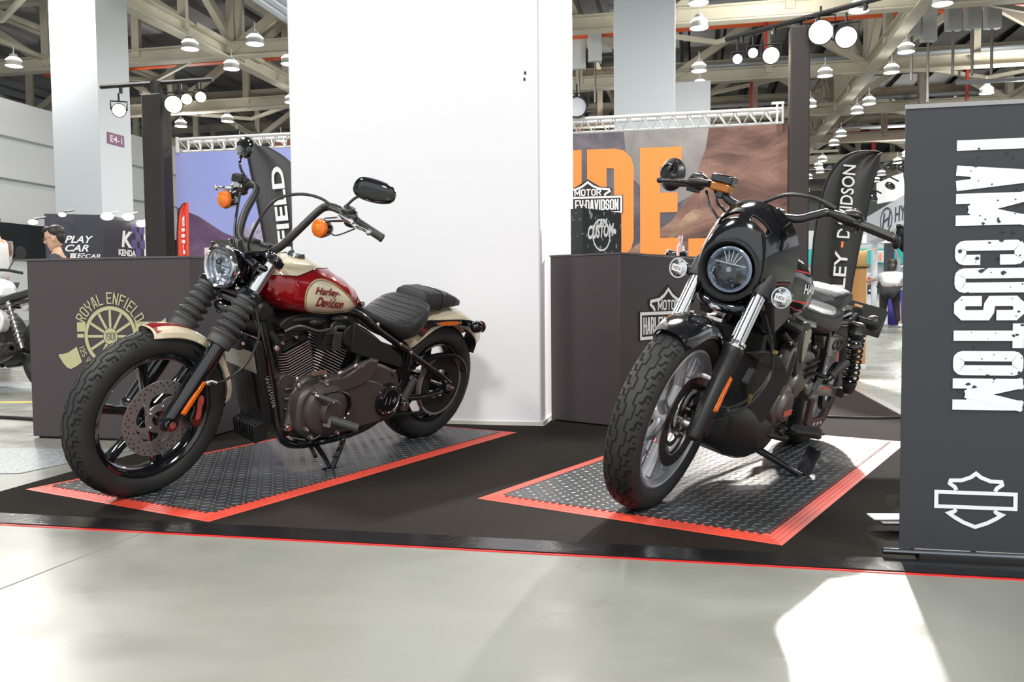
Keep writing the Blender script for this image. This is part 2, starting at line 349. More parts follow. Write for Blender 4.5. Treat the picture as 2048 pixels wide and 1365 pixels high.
column('wall_pillar_left', (-12.39, 24.84), 0, 12.9, m=PILG); column('wall_pillar_back', (3.42, 22.2), 0, 12.5, 1.53, .9, PILG); column('wall_pillar_far', (6.7, 34.0), 0, 9.0, 2.2, 1.0, PILG)
# roof
ROOF = mat('roof_deck', (.20, .205, .21), .8, noise=(.25, (.36, .36, .37), .4, .7)); STE = mat('beige_steel', (.60, .57, .46), .6, noise=(.8, (.50, .47, .38), .4, .7))
g = G()
for i in range(60):
    a = -44+i*1.75; g.add([ab(a, -10, 13.6), ab(a+1.2, -10, 13.6), ab(a+1.2, 95, 13.6), ab(a, 95, 13.6), ab(a+1.3, -10, 13.9), ab(a+1.65, -10, 13.9), ab(a+1.65, 95, 13.9), ab(a+1.3, 95, 13.9)], [(3, 2, 1, 0), (7, 6, 5, 4), (1, 2, 7, 4)])
g.add([ab(-60, -16, 14.2), ab(90, -16, 14.2), ab(90, 100, 14.2), ab(-60, 100, 14.2)], [(3, 2, 1, 0)]); obj('ceiling', g, ROOF, kind='structure')
zl, zh = 10.0, 12.6; tn = 3
def Ibeam(g, a, b, w=.42, h=.42):
    a = V(a); b = V(b); g.bar(a-Z*h/2, b-Z*h/2, w, .05); g.bar(a+Z*h/2, b+Z*h/2, w, .05); g.bar(a, b, .05, h)
def truss(p0, p1, n, zl=zl, zh=zh):
    global tn; g = G(); p0 = V(p0); p1 = V(p1); Ibeam(g, p0+Z*zl, p1+Z*zl, .45, .5); Ibeam(g, p0+Z*zh, p1+Z*zh, .4, .4)
    for i in range(n+1):
        q = p0.lerp(p1, i/n); g.bar(q+Z*zl, q+Z*zh, .28, .28, (1, 0, 0))
        if i < n:
            r = p0.lerp(p1, (i+1)/n)
            if i % 2: g.bar(q+Z*zh, r+Z*zl, .26, .3)
            else: g.bar(q+Z*zl, r+Z*zh, .26, .3)
        if i % 2 == 0:
            d = (p1-p0).normalized(); s_ = d.cross(Z)*2.4
            g.bar(q+Z*(zl+.25)+s_, q+Z*(zl+.2)-s_, .16, .16)
    obj('trim_%d' % tn, g, STE, kind='structure'); tn += 1
for k, b in enumerate((21.4, 29.9, 38.2, 46.7, 55.2, 63.7, 72.2, 80.7)): truss(ab(-41, b), ab(55, b), 24)
for a in (-41, -17.2, 7, 31, 55): truss(ab(a, 8), ab(a, 92), 22, zl-.02, zh-.02)
for a in (-29, -5, 19, 43):
    g = G(); Ibeam(g, ab(a, 8, 12.9), ab(a, 92, 12.9), .25, .3); obj('trim_%d' % tn, g, STE, kind='structure'); tn += 1
g = G()
for b in (25.5, 34, 42.5, 51, 59.5, 68):
    for s_ in range(-3, 5):
        g.bar(ab(-17.2+s_*12, b-4.1, 10.35), ab(-11.2+s_*12, b+.2, 10.3), .13, .16); g.bar(ab(-5.2+s_*12, b-4.1, 10.35), ab(-11.2+s_*12, b+.2, 10.3), .13, .16)
obj('trim_%d' % tn, g, STE, kind='structure'); tn += 1
ORP = mat('orange_pipe_paint', (.78, .13, .04), .5); RDP = mat('red_pipe_paint', (.42, .04, .03), .5); DUC = mat('galvanised_duct', (.42, .46, .50), .45, .3)
for i, (b, z, r, m) in enumerate(((27, 11.8, .22, ORP), (35.8, 11.5, .24, ORP), (44.3, 11.4, .26, ORP), (33, 10.7, .08, RDP), (41, 10.6, .09, RDP), (53, 11.3, .28, ORP), (61, 11.2, .18, RDP), (49, 10.6, .10, RDP))):
    g = G(); g.tube([ab(-30, b, z), ab(50, b, z)], r, 8)
    for q in range(-2, 4):
        if m is RDP: g.tube([ab(q*9+2.5, b, z), ab(q*9+2.5, b, z-1.6)], r*.8, 6)
    obj('trim_%d' % tn, g, m, kind='structure'); tn += 1
for (a, b0, b1) in ((-14.3, 24.5, 36), (-10.0, 33.5, 40), (-24, 16, 24.5)):
    g = G()
    for k in range(5): g.tube([ab(a+k*.42, b0, 10.75), ab(a+k*.42, b1, 10.75)], .19, 8)
    for b in (b0, (b0+b1)/2, b1): g.bar(ab(a-.4, b, 10.55), ab(a+2.1, b, 10.55), .12, .1)
    obj('trim_%d' % tn, g, DUC, kind='structure'); tn += 1
g = G()
for b in (31.5, 40, 48.5, 57): g.tube([ab(-3, b, 10.9), ab(24, b, 10.9)], .22 if b < 35 else .12, 10)
g.tube([ab(10, 37, 8.9), ab(13, 37, 8.9)], .09, 8); obj('trim_%d' % tn, g, DUC, kind='structure'); tn += 1
# high-bay lamps
SHD = mat('lamp_shade', (.55, .55, .53), .5); GLOW = mat('lamp_glow', (1, .985, .94), .5, emit=9)
LP = [(28,132),(380,98),(510,88),(463,138),(578,128),(362,253),(455,243),(562,282),(480,288),(583,205),(1397,6),(1398,56),(1398,142),(1400,175),(1401,230),(1718,22),(1885,8),(1650,152),(1812,104),(1783,145),(1620,213),(1738,208),(1973,187),(1682,272),(1668,290),(1813,312),(1795,326),(1645,322),(1637,335),(1617,357),(1763,350),(1752,363),(1714,226),(1612,383),(1690,381),(1640,345)]
def hang(px, py, h):     # a lamp whose mouth hangs h above the floor in that direction
    d = fw+rt*((px-1024)/1720)-up*((py-682.5)/1720); return EYE+d*((h-EYE.z)/d.z)
g1 = G(); g1.lathe([(.05, .42), (.12, .40), (.15, .30), (.25, .20), (.27, .05), (.29, 0), (.28, -.01)], n=20); g1.tube([(0, 0, .4), (0, 0, .70)], .02, 6)
g2 = G(); g2.lathe([(0, .0), (.275, .0)], n=20); g3 = G(); g3.lathe([(.165, .285), (.262, .19)], n=20); g3.xf(MX.Scale(1.02, 4))
zones = {0: [], 1: [], 2: []}
for q in LP: zones[0 if q[0] < 600 else 1 if q[0] < 1500 else 2].append(q)
ORD = 'leftmost,second,third,fourth,fifth,sixth,seventh,eighth,ninth,tenth,eleventh,twelfth,thirteenth,fourteenth,fifteenth,sixteenth,seventeenth,eighteenth,nineteenth,twentieth,twenty-first,twenty-second,twenty-third'.split(',')
first = None
for zi, Q in zones.items():
    Q.sort()
    if zi == 1: Q.sort(key=lambda q: q[1])
    for i, q in enumerate(Q):
        if first is None:
            first = empty('ceiling_lamp', (0, 0, 0)); obj('lamp_shade', g1, SHD, first); obj('lamp_mouth', g2, GLOW, first); obj('glowing_ring', g3, GLOW, first); o = first
        else: o = copy_tree(first)
        o.location = hang(q[0], q[1], 9.0)
        if zi == 1: lb = 'hanging roof lamp in the row right of the pale back pillar, '+('topmost' if i == 0 else ORD[i]+' from top')
        else: lb = 'round hanging roof lamp '+('left of the white pillar, ' if zi == 0 else 'right of the dark post, ')+(ORD[i]+(' one' if i == 0 else ' from the left'))
        tag(o, lb, 'ceiling lamp', 'lamps hanging under the roof')
# white roof boxes
g1 = G(); g1.box((0, 0, 0), (.55, .3, 1.1)); g2 = G(); g2.tube([(0, 0, -2.2), (0, 0, .6)], .05, 6)
first = None
for i, (x, y, s_, tz) in enumerate(((1824, 42, 1, 'leftmost of the right-hand five'), (1857, 43, 1.35, 'tallest, second from the left'), (1907, 31, 1, 'middle of the right-hand five'), (1946, 28, 1, 'second from the right'), (1985, 27, 1, 'rightmost of all'), (1190, 96, 1, 'just left of the pale back pillar'), (1158, 104, 1.3, 'half hidden behind the centre pillar'))):
    if first is None: first = o = empty('roof_box', (0, 0, 0)); obj('housing', g1, mat('pale_box', (.66, .69, .70), .6), o, bev=.03); obj('pole', g2, STL, o)
    else: o = copy_tree(first)
    o.location = hang(x, y, 10.8); o.scale = (1, 1, s_); tag(o, 'pale box on a pole in the roof, '+tz, 'roof box', 'pale boxes in the roof')
# ============================================================ LOGOS
def shield(g, O, ex, ey, r, st=.075, inner=True, full=True):
    """motorcycle shield: upper shield, bar, lower shield; r = half width of the bar"""
    O = V(O); ex = V(ex).normalized(); ey = V(ey).normalized(); ez = ex.cross(ey)
    def L(pts, cl, k, w=st, m=1): g.ribbon([O+ex*x*r+ey*y*r+ez*(.0009+k*.0002) for x, y in (pts if m else pts)], w*r*1.6, ez, cl)
    upr = [(-.46, .25), (-.50, .33), (-.62, .42), (-.60, .50), (-.34, .51), (-.12, .60), (0, .70), (.12, .60), (.34, .51), (.60, .50), (.62, .42), (.50, .33), (.46, .25)]
    lwr = [(-.46, -.25), (-.50, -.31), (-.63, -.36), (-.50, -.46), (-.28, -.59), (0, -.70), (.28, -.59), (.50, -.46), (.63, -.36), (.50, -.31), (.46, -.25)]
    L(upr, 0, 0); L(lwr, 0, 1); L([(-.94, -.19), (.94, -.19), (.94, .19), (-.94, .19)], 1, 2)
def badge(parent, O, ex, ey, r, sy=.76):
    """shield with words on a dark ground, all parts of one printed thing"""
    O = V(O); ex = V(ex).normalized(); ez = ex.cross(V(ey).normalized()); ey = V(ey).normalized()*sy
    g = G(); d = mat('badge_black', (.016, .013, .013), .6)
    def pl(P, k): g.prism([(x*r, y*r) for x, y in P], O+ez*k, ex, ey, .0008)
    pl([(-.60, .26), (-.74, .58), (-.70, .66), (-.36, .72), (0, 1.02), (.36, .72), (.70, .66), (.74, .58), (.60, .26)], .0002)
    pl([(-1.06, -.36), (1.06, -.36), (1.06, .36), (-1.06, .36)], .0006)
    pl([(-.60, -.3), (-.74, -.58), (-.70, -.66), (0, -1.05), (.70, -.66), (.74, -.58), (.60, -.3)], .0002)
    obj('badge_ground', g, d, parent)
    g = G(); z = .0022
    def L(P, cl, k): g.ribbon([O+ex*x*r+ey*y*r+ez*(z+k*.0003) for x, y in P], .06*r, ez, cl)
    L([(-.50, .36), (-.55, .44), (-.66, .52), (-.64, .60), (-.34, .64), (-.16, .74), (0, .90), (.16, .74), (.34, .64), (.64, .60), (.66, .52), (.55, .44), (.50, .36)], 0, 0)
    L([(-1, -.30), (1, -.30), (1, .30), (-1, .30)], 1, 1)
    L([(-.50, -.36), (-.58, -.44), (-.66, -.58), (-.4, -.78), (0, -.95), (.4, -.78), (.66, -.58), (.58, -.44), (.50, -.36)], 0, 2)
    g.block('HARLEY-DAVIDSON', O-ex*r*.92-ey*r*.21, ex, ey, r*1.84, r*.42*sy, .34, .10, z)
    g.block('MOTOR', O-ex*r*.40+ey*r*.37, ex, ey, r*.80, r*.26*sy, .26, .14, z)
    g.block('CYCLES', O-ex*r*.40-ey*r*.66, ex, ey, r*.80, r*.26*sy, .26, .14, z)
    obj('badge_lettering', g, WHT, parent)
# ============================================================ COUNTERS
def counter(name, c, dl, w, dp, h, label):
    """c = near corner, dl = unit vector along the front to the left, w width, dp depth"""
    c = V(c); dl = V(dl).normalized(); bk = V((-dl.y, dl.x, 0));
    if bk.y < 0: bk = -bk
    o = empty(name, c, 0, label, 'counter')
    g = G(); vs = [dl*0, dl*w, dl*w+bk*dp, bk*dp]; g.prism([(q.x, q.y) for q in vs], (0, 0, .012), X, Y, h-.022); obj('cabinet', g, PVL, o, bev=.003)
    g = G(); vs = [-dl*.004-bk*.004, dl*(w+.004)-bk*.004, dl*(w+.004)+bk*(dp+.004), -dl*.004+bk*(dp+.004)]; g.prism([(q.x, q.y) for q in vs], (0, 0, h-.01), X, Y, .010); obj('worktop', g, mat('counter_top', (.10, .085, .09), .45), o)
    g = G(); vs = [dl*.02+bk*.02, dl*(w-.02)+bk*.02, dl*(w-.02)+bk*(dp-.02), dl*.02+bk*(dp-.02)]; g.prism([(q.x, q.y) for q in vs], (0, 0, 0), X, Y, .013); obj('plinth', g, MATT, o)
    return o, c, dl, bk
o, c, dl, bk = counter('display_counter', (-1.663, 4.451, 0), (-.974, .227, 0), .988, .60, .978, 'dark plum counter with the gold cannon-wheel emblem, behind the cream and red motorcycle')
# cannon emblem: local to the counter front (counter empties are unrotated)
GOLD = mat('gold_print', (.46, .44, .25), .5); e_ = -dl; ctr = dl*.478+V((0, 0, .56))-bk*.001; ez = e_.cross(Z)
g = G(); R0 = .150
cir = lambda r, n=48: [(r*cos(2*pi*i/n), r*sin(2*pi*i/n)) for i in range(n)]
put = lambda P, k: [ctr+e_*x+Z*y+ez*(.0008+k*.0002) for x, y in P]
g.ribbon(put(cir(R0), 0), .020, ez, True)
for i in range(12):
    an = i*pi/6; g.ribbon(put([(.046*cos(an), .046*sin(an)), (.138*cos(an), .138*sin(an))], 1), .015, ez)
g.prism(cir(.043, 32), ctr+ez*.0006, e_, Z, .0008)
P = lambda pts: g.prism([(x, y) for x, y in pts], ctr+ez*.0003, e_, Z, .0006)
P([(-.205, .075), (-.205, .025), (-.158, .025), (-.150, .075)]); P([(-.205, .012), (-.205, -.008), (-.163, -.008), (-.163, .012)])
P([(.150, .078), (.158, .028), (.335, .028), (.335, .098), (.305, .078)])
P([(-.327, -.105), (-.322, -.097), (-.30, -.096), (-.265, -.088), (-.235, -.070), (-.212, -.056), (-.182, -.138), (-.215, -.160), (-.25, -.176), (-.275, -.170), (-.30, -.145)])
g.block('ROYAL ENFIELD', ctr, e_, Z, .395, .062, .26, .22, .0012, arc=(.172, rad(90)+.395/.172/2*1.0, 1))
g.block('125 YEARS', ctr, e_, Z, .20, .033, .22, .34, .0012, arc=(.207, rad(197), -1))
obj('cannon_emblem', g, GOLD, o, label='gold cannon and spoked wheel emblem')
g = G(); g.block('1901', ctr-e_*.030-Z*.020, e_, Z, .060, .040, .20, .2, .0022); obj('emblem_year', g, PVL, o)
o, c, dl, bk = counter('display_counter', (.606, 4.825, 0), (-.766, .643, 0), .488, 1.046, .994, 'dark plum counter with the white shield logo, right of the white pillar')
ex = bk; badge(o, bk*.53-dl*.0045+Z*.572, bk, Z, .315)
g = G(); Rr = V((.606, 4.825, 0))+bk*1.056
q = [Rr, Rr+bk*.55, Rr+bk*.55+dl*.4, Rr+dl*.4]; g.prism([(v.x, v.y) for v in q], (0, 0, 0), X, Y, .62); obj('low_plinth', g, mat('brown_plinth', (.085, .055, .05), .5), bev=.004, label='low red-brown plinth at the far end of the shield counter', cat='plinth')
top = lambda u, v: V((.606, 4.825, .994))+dl*u+bk*v
# custom box on the counter
o = empty('speckled_box', top(.40, .21), 0, 'small black speckled box with a round white emblem, standing on the shield counter', 'box')
g = G(); d1 = bk; d2 = dl; P = [d1*0, d1*.43, d1*.43+d2*.09, d2*.09]
g.prism([(q.x, q.y) for q in P], (0, 0, 0), X, Y, .29); obj('carton', g, mat('speckled_print', (.015, .017, .018), .5, noise=(26, (.30, .33, .33), .60, .66, 4)), o)
g = G(); cc = d1*.20+Z*.135; ez = d1.cross(Z)
g.ribbon([cc+d1*x+Z*y+ez*.0012 for x, y in cir(.095, 36)], .012, ez, True); g.ribbon([cc+d1*(x+.15)+Z*(y+.03)+ez*.0012 for x, y in cir(.009, 12)], .018, ez, True)
g.text('CUSTOM', cc-d1*.15-Z*.035+ez*.002, d1+Z*.12, Z, .29, .085, .045, .2); g.text('I AM', cc-d1*.055+Z*.05+ez*.002, d1+Z*.12, Z, .12, .045, .045, .2)
obj('round_emblem', g, WHT, o)
# small things on the counter
def jar(p, s_, m, label, r=.02, h=.06):
    o = empty('bottle', p, 0, label, 'bottle'); g = G(); g.lathe([(0, 0), (r, 0), (r, h*.65), (r*.5, h*.8), (r*.5, h), (0, h)], n=16); obj('body', g, m, o)
    g = G(); g.lathe([(0, h), (r*.62, h), (r*.62, h*1.22), (0, h*1.22)], n=12); obj('cap', g, s_, o)
PET = mat('clear_pink_plastic', (.95, .75, .72), .1, trans=.75)
jar(top(.16, .98), PET, PET, 'clear pinkish bottle on the shield counter, behind the black fairing', .026, .12)
jar(top(.26, .99), WHT, PET, 'small clear bottle with white cap beside the pinkish bottle', .02, .05)
for k, (u, v) in enumerate(((.10, .74), (.12, .81), (.08, .88))):
    g = G(); g.box(top(u, v)+Z*(.014+.002*k), (.05, .035, .024+.004*k), MX.Rotation(.5+k, 3, 'Z')); g.ell(top(u, v)+Z*.034, (.012, .012, .010), 10, 6)
    obj('key_fob', g, BLK, bev=.004, label='little shiny black gadget on the shield counter, '+('nearest the pillar side', 'the middle of three', 'nearest the pinkish bottle')[k], cat='gadget', group='black gadgets on the shield counter')
g = G(); g.prism([(0, 0), (.08, 0), (.08, .11), (0, .11)], top(.3, .04)+Z*.001, bk, -dl, .0015); g.prism([(0, 0), (.06, 0), (.06, .09), (0, .09)], top(.33, .2)+Z*.001, bk, -dl, .0015); obj('paper_cards', g, WHT, label='flat white cards lying at the corner of the shield counter', cat='card')
# ============================================================ MATS
def tile_mat(n, a, b, c, d, label):
    """corners: a,b,c,d (a-b near edge, b-c right side)"""
    a, b, c, d = V((*a, 0)), V((*b, 0)), V((*c, 0)), V((*d, 0)); o = empty('display_mat', (a+b+c+d)/4+Z*.004, math.atan2((b-a).y, (b-a).x), label, 'mat')
    W = ((b-a).length+(c-d).length)/2; L = ((c-b).length+(d-a).length)/2; t = .009; m = .078
    g = G(); w2, l2 = W/2, L/2
    for P, (q0, q1) in (([(-w2, -l2), (w2, -l2), (w2-m, -l2+m), (-w2+m, -l2+m)], (0, 1)), ([(w2, -l2), (w2, l2), (w2-m, l2-m), (w2-m, -l2+m)], 0), ([(w2, l2), (-w2, l2), (-w2+m, l2-m), (w2-m, l2-m)], 0), ([(-w2, l2), (-w2, -l2), (-w2+m, -l2+m), (-w2+m, l2-m)], 0)) if 0 else ():
        pass
    for P in ([(-w2, -l2), (w2, -l2), (w2-m, -l2+m), (-w2+m, -l2+m)], [(w2, -l2), (w2, l2), (w2-m, l2-m), (w2-m, -l2+m)], [(w2, l2), (-w2, l2), (-w2+m, l2-m), (w2-m, l2-m)], [(-w2, l2), (-w2, -l2), (-w2+m, -l2+m), (-w2+m, l2-m)]):
        vs = [(P[0][0], P[0][1], .0008), (P[1][0], P[1][1], .0008), (P[2][0], P[2][1], t), (P[3][0], P[3][1], t)]; g.add(vs, [(0, 1, 2, 3)])
        dx, dy = P[1][0]-P[0][0], P[1][1]-P[0][1]; l = math.hypot(dx, dy); ox, oy = -dy/l, dx/l
        for k in (.25, .45, .65):      # raised grip lines on the ramp
            q0 = V(vs[0]).lerp(V(vs[3]), k)+Z*.0006; q1 = V(vs[1]).lerp(V(vs[2]), k)+Z*.0006; g.ribbon([q0, q1], .004, Z)
    obj('ramp_border', g, mat('coral_ramp', (.80, .085, .050), .5), o, smooth=10)
    g = G(); iw, il = w2-m+.004, l2-m+.004; g.prism([(-iw, -il), (iw, -il), (iw, il), (-iw, il)], (0, 0, 0), X, Y, t+.0005)
    N = int(2*iw/.028); M = int(2*il/.028)
    for i in range(N):
        x = -iw+(i+.5)*2*iw/N
        for s_ in (-1, 1): g.box((x, s_*(il+.006), t*.5+.001), (.015, .014, t))
    for i in range(M):
        y = -il+(i+.5)*2*il/M
        for s_ in (-1, 1): g.box((s_*(iw+.006), y, t*.5+.001), (.014, .015, t))
    obj('tiles', g, mat('dark_tile', (.045, .048, .052), .33, bump=(90, .2)), o)
    g = G(); P = .036; nx = int(2*iw/P); ny = int(2*il/P)
    for i in range(nx):
        for j in range(ny):
            x = -iw+(i+.5)*2*iw/nx; y = -il+(j+.5)*2*il/ny; an = rad(45) if (i+j) % 2 else rad(-45); ca, sa = cos(an), sin(an); l, w_ = .0165, .0042; z = t+.0004
            g.add([(x+ca*l, y+sa*l, z), (x-sa*w_, y+ca*w_, z), (x-ca*l, y-sa*l, z), (x+sa*w_, y-ca*w_, z), (x+ca*l*.55, y+sa*l*.55, z+.0018), (x-ca*l*.55, y-sa*l*.55, z+.0018)], [(0, 1, 4), (1, 5, 4), (1, 2, 5), (2, 3, 5), (3, 4, 5), (3, 0, 4)])
    obj('tread_studs', g, mat('tile_studs', (.17, .175, .18), .3), o, smooth=15)
    return o
tile_mat(0, (-1.968, 3.402), (-1.055, 2.879), (.048, 4.681), (-.865, 5.204), 'dark diamond-plate mat with coral edging under the cream and red motorcycle')
tile_mat(1, (-.124, 3.157), (.812, 2.528), (1.971, 4.293), (1.035, 4.922), 'dark diamond-plate mat with coral edging under the black motorcycle')
# ============================================================ ROLL-UP BANNER
o = empty('roll_up_banner', (1.10, 2.42, 0), 0, 'narrow dark slate roll-up banner at the right edge with sideways white lettering', 'banner')
BW, BZ0, BZ1 = .44, .030, 1.272; lean = V((-.012, .0, 0))
SLT = mat('slate_banner', (.034, .037, .045), .5); e = A
g = G(); n = 8; R_ = []
for i in range(n+1):
    z = BZ0+(BZ1-BZ0)*i/n; off = lean*((z-BZ0)/(BZ1-BZ0))*0; R_.append([off+A*0+Z*z, off+A*BW+Z*z, off+A*BW+B*.004+Z*z, off+B*.004+Z*z])
g.rings(R_); obj('printed_sheet', g, SLT, o)
ezb = -B
def bt(p): return p
g = G(); gw = mat('banner_white', (.80, .83, .88), .5)
# letters read downwards: text x axis = -Z, text y axis = A
zt = lambda py: .76+(583-py)/1720*2.38
g.block('I AM CUSTOM', V((0, 0, zt(284)))+A*.132+ezb*.001, -Z, A, zt(286)-zt(824), .178, .42, .13, .0012, cut=.16)
g2 = G(); random.seed(3)
obj('sideways_lettering', g, gw, o)
g = G()
for i in range(90):      # worn flecks in the lettering
    z = zt(288)-(zt(288)-zt(822))*random.random(); x = .13+.18*(random.random()**.7 if random.random() < .5 else 1-random.random()**2*.9)
    r = .0015+.005*random.random()**2; a0 = random.random()*6; P = [(r*(.5+random.random()*1.2)*cos(a0+k*1.05), r*(.5+random.random()*.8)*sin(a0+k*1.05)) for k in range(6)]
    g.prism(P, A*x+Z*z+ezb*.0034, A, Z, .0006)
obj('worn_flecks', g, SLT, o, kind='stuff')
g = G(); zc = zt(1006); shield(g, A*.197+Z*zc+ezb*.0008, A, Z, .108, .062); obj('shield_logo', g, gw, o)
g = G(); g.tube([A*-.045+Z*.020-B*.006, A*(BW+.06)+Z*.020-B*.006], .009, 12); obj('bottom_rail', g, mat('rail_grey', (.25, .27, .29), .2, 1), o)
g = G(); g.bar(A*.05+Z*.010+B*.03, A*(BW)+Z*.010+B*.03, .09, .018); g.bar(A*-.005+Z*.035+B*.28, A*.25+Z*.035+B*.32, .10, .006); g.bar(A*.06+Z*.012+B*.0, A*.08+Z*.012+B*.30, .03, .012); obj('base', g, MATT, o, bev=.003)
g = G(); g.bar(A*-.02+Z*.041+B*.30, A*.25+Z*.041+B*.34, .07, .004); obj('foot_plate', g, WHT, o)
g = G(); g.tube([A*.2+B*.02+Z*.01, A*.2+B*.02+Z*BZ1], .008, 8); g.bar(A*0+Z*BZ1+B*.003, A*BW+Z*BZ1+B*.003, .012, .012); obj('support_pole', g, STL, o)
# ============================================================ BOOTH WALL, POSTS, TRUSS
BD = 11.93
LW, RW = -7.77, 1.19
def mural(name, cols, sc, mp=(1, 1, 1), dist=1.5, pos=None):
    m = bpy.data.materials.new(name); m.use_nodes = True; t = m.node_tree; b = t.nodes['Principled BSDF']; b.inputs['Roughness'].default_value = .6
    tc = t.nodes.new('ShaderNodeTexCoord'); p = t.nodes.new('ShaderNodeMapping'); p.inputs['Scale'].default_value = mp; p.inputs['Rotation'].default_value = (.3, .5, .4)
    n = t.nodes.new('ShaderNodeTexNoise'); n.inputs['Scale'].default_value = sc; n.inputs['Detail'].default_value = 10; n.inputs['Distortion'].default_value = dist; n.inputs['Roughness'].default_value = .62
    r = t.nodes.new('ShaderNodeValToRGB'); e = r.color_ramp.elements
    while len(e) < len(cols): e.new(.5)
    for i, c in enumerate(cols): e[i].position = (pos or [.3+.4*k/(len(cols)-1) for k in range(len(cols))])[i]; e[i].color = (*c, 1)
    t.links.new(tc.outputs['Object'], p.inputs[0]); t.links.new(p.outputs[0], n.inputs['Vector']); t.links.new(n.outputs['Fac'], r.inputs['Fac']); t.links.new(r.outputs['Color'], b.inputs['Base Color']); MATS[name] = m; return m
ROCK = mural('rust_rock_print', [(.05, .025, .022), (.14, .07, .055), (.24, .125, .095), (.36, .22, .16)], 1.1, (1, 1, 1.6))
SLAT = mural('slate_slope_print', [(.06, .052, .075), (.10, .09, .11), (.17, .15, .17)], 1.6)
MIST = mural('misty_slope_print', [(.17, .15, .15), (.26, .24, .23), (.38, .36, .33)], .9, (1, 1, .5))
SAND = mural('sunlit_sand_print', [(.18, .10, .07), (.34, .22, .14), (.50, .36, .23)], 2.6, (1, 1, 2))
SKY = mat('violet_sky_print', (.33, .39, .85), .6, noise=(.35, (.55, .54, .88), .3, .7, 2)); HILL = mural('violet_hill_print', [(.10, .055, .12), (.16, .09, .17), (.25, .16, .27)], 1.2)
PEAK = mural('snowy_peak_print', [(.30, .25, .42), (.50, .46, .62), (.80, .78, .86)], 2.8, (1, 1, 1.4), 2.5)
o = empty('booth_back_wall', ab(-3, BD), 0, 'tall printed booth wall with mountain scenery and huge orange letters, left and right of the white pillar', 'booth wall')
O_ = ab(-3, BD); rel = lambda a, z, k=0: ab(a, BD, z)-O_-B*k
g = G(); g.prism([(LW+3, 0), (RW+3, 0), (RW+3, 2.97), (LW+3, 2.97)], (0, 0, 0), A, Z, -.06)
g.f = g.f; obj('wall_panel', g, MATT, o)
def flat(name, P, m, k, t=.001, lab=None):
    g = G(); g.prism(P, rel(0, 0, k), A, Z, t); return obj(name, g, m, o, label=lab)
flat('desert_print', [(-3, 0), (RW, 0), (RW, 2.97), (-3, 2.97)], SLAT, .001)
flat('misty_slope', [(-.95, 2.97), (.25, 2.97), (.10, 2.5), (.0, 2.1), (-.4, 1.9), (-.9, 2.4)], MIST, .0025)
flat('rock_face', [(.18, 2.97), (RW, 2.97), (RW, 0), (-1.3, 0), (-1.2, 1.2), (-.9, 1.35), (-.3, 1.75), (.0, 2.15), (.05, 2.45), (.14, 2.7)], ROCK, .004)
flat('sunlit_ledge', [(.0, 1.9), (.12, 1.86), (.0, 1.7), (-.2, 1.6), (-.38, 1.42), (-.5, 1.3), (-.3, 1.62), (-.12, 1.82)], SAND, .0055)
flat('sky_print', [(LW, 0), (-3, 0), (-3, 2.97), (LW, 2.97)], SKY, .001)
flat('snowy_peak', [(-7.2, 1.2), (-6.9, 1.6), (-6.55, 1.85), (-6.3, 2.05), (-6.15, 2.3), (-5.9, 2.35), (-5.7, 2.1), (-5.4, 1.8), (-5.0, 1.5), (-5.0, 1.0)], PEAK, .0025)
flat('violet_hills', [(LW, 0), (-3, 0), (-3, 1.0), (-4.6, 1.35), (-5.6, 1.52), (-6.4, 1.5), (-7.0, 1.75), (-7.4, 2.0), (LW, 2.15)], HILL, .004)
g = G(); g.block('D', rel(-1.454, 1.25, .007), A, Z, .636, 1.50, .42, 0, .001, cut=.22); g.block('E', rel(-.73, 1.25, .007), A, Z, .553, 1.49, .48, 0, .001)
g.prism([(0, 0), (.27, 0), (.27, 1.5), (0, 1.5)], rel(-1.80, 1.25, .007), A, Z, .001); g.block('R', rel(-2.55, 1.25, .007), A, Z, .636, 1.5, .42, 0, .001); g.prism([(0, 0), (.26, 0), (.26, .25), (0, .25)], rel(-.085, 1.25, .007), A, Z, .001)
obj('orange_lettering', g, mat('orange_letter', (.98, .27, .045), .5), o, label='orange letters RIDE.')
badge(o, rel(-1.447, 1.99, .011), A, Z, .46)
g = G(); g.text('Royal Enfield', rel(-7.32, 1.37, .007), A, Z, 2.35, .155, .012, t=.001); obj('white_lettering', g, WHT, o)
def post(a0, a1, z, label):
    g = G(); g.prism([(0, 0), (a1-a0, 0), (a1-a0, .26), (0, .26)], ab(a0, BD-.30), A, B, z); obj('booth_post', g, mat('brown_fabric_wrap', (.032, .025, .024), .7, bump=(8, .4)), label=label, cat='post', bev=.02)
post(1.185, 1.43, 4.15, 'dark fabric-wrapped booth post right of the orange letters'); post(-8.13, -7.79, 3.82, 'dark fabric-wrapped booth post at the left end of the scenery wall')
g = G()
for (a0, a1) in ((-7.7, 1.12),):
    for (db, z) in ((0, 3.17), (.25, 3.17), (.12, 3.0)): g.tube([ab(a0, BD-.02+db, z), ab(a1, BD-.02+db, z)], .026, 8)
    n = 44
    for i in range(n):
        q = a0+(a1-a0)*i/n; d = (a1-a0)/n
        g.tube([ab(q, BD-.02, 3.17), ab(q+d/2, BD+.1, 3.0), ab(q+d, BD-.02, 3.17)], .011, 6); g.tube([ab(q, BD+.23, 3.17), ab(q+d/2, BD+.1, 3.0)], .011, 6)
for a in (1.05, 1.12): g.bar(ab(a, BD-.05, 3.25), ab(a, BD-.05, 2.97), .03, .02)
g.bar(ab(.98, BD-.05, 3.24), ab(1.14, BD-.05, 3.24), .03, .03); g.bar(ab(-7.7, BD-.05, 3.2), ab(-7.7, BD-.05, 2.97), .06, .03)
obj('lighting_truss', g, mat('white_truss', (.75, .75, .74), .4), label='white lattice truss running along the top of the scenery wall', cat='truss')
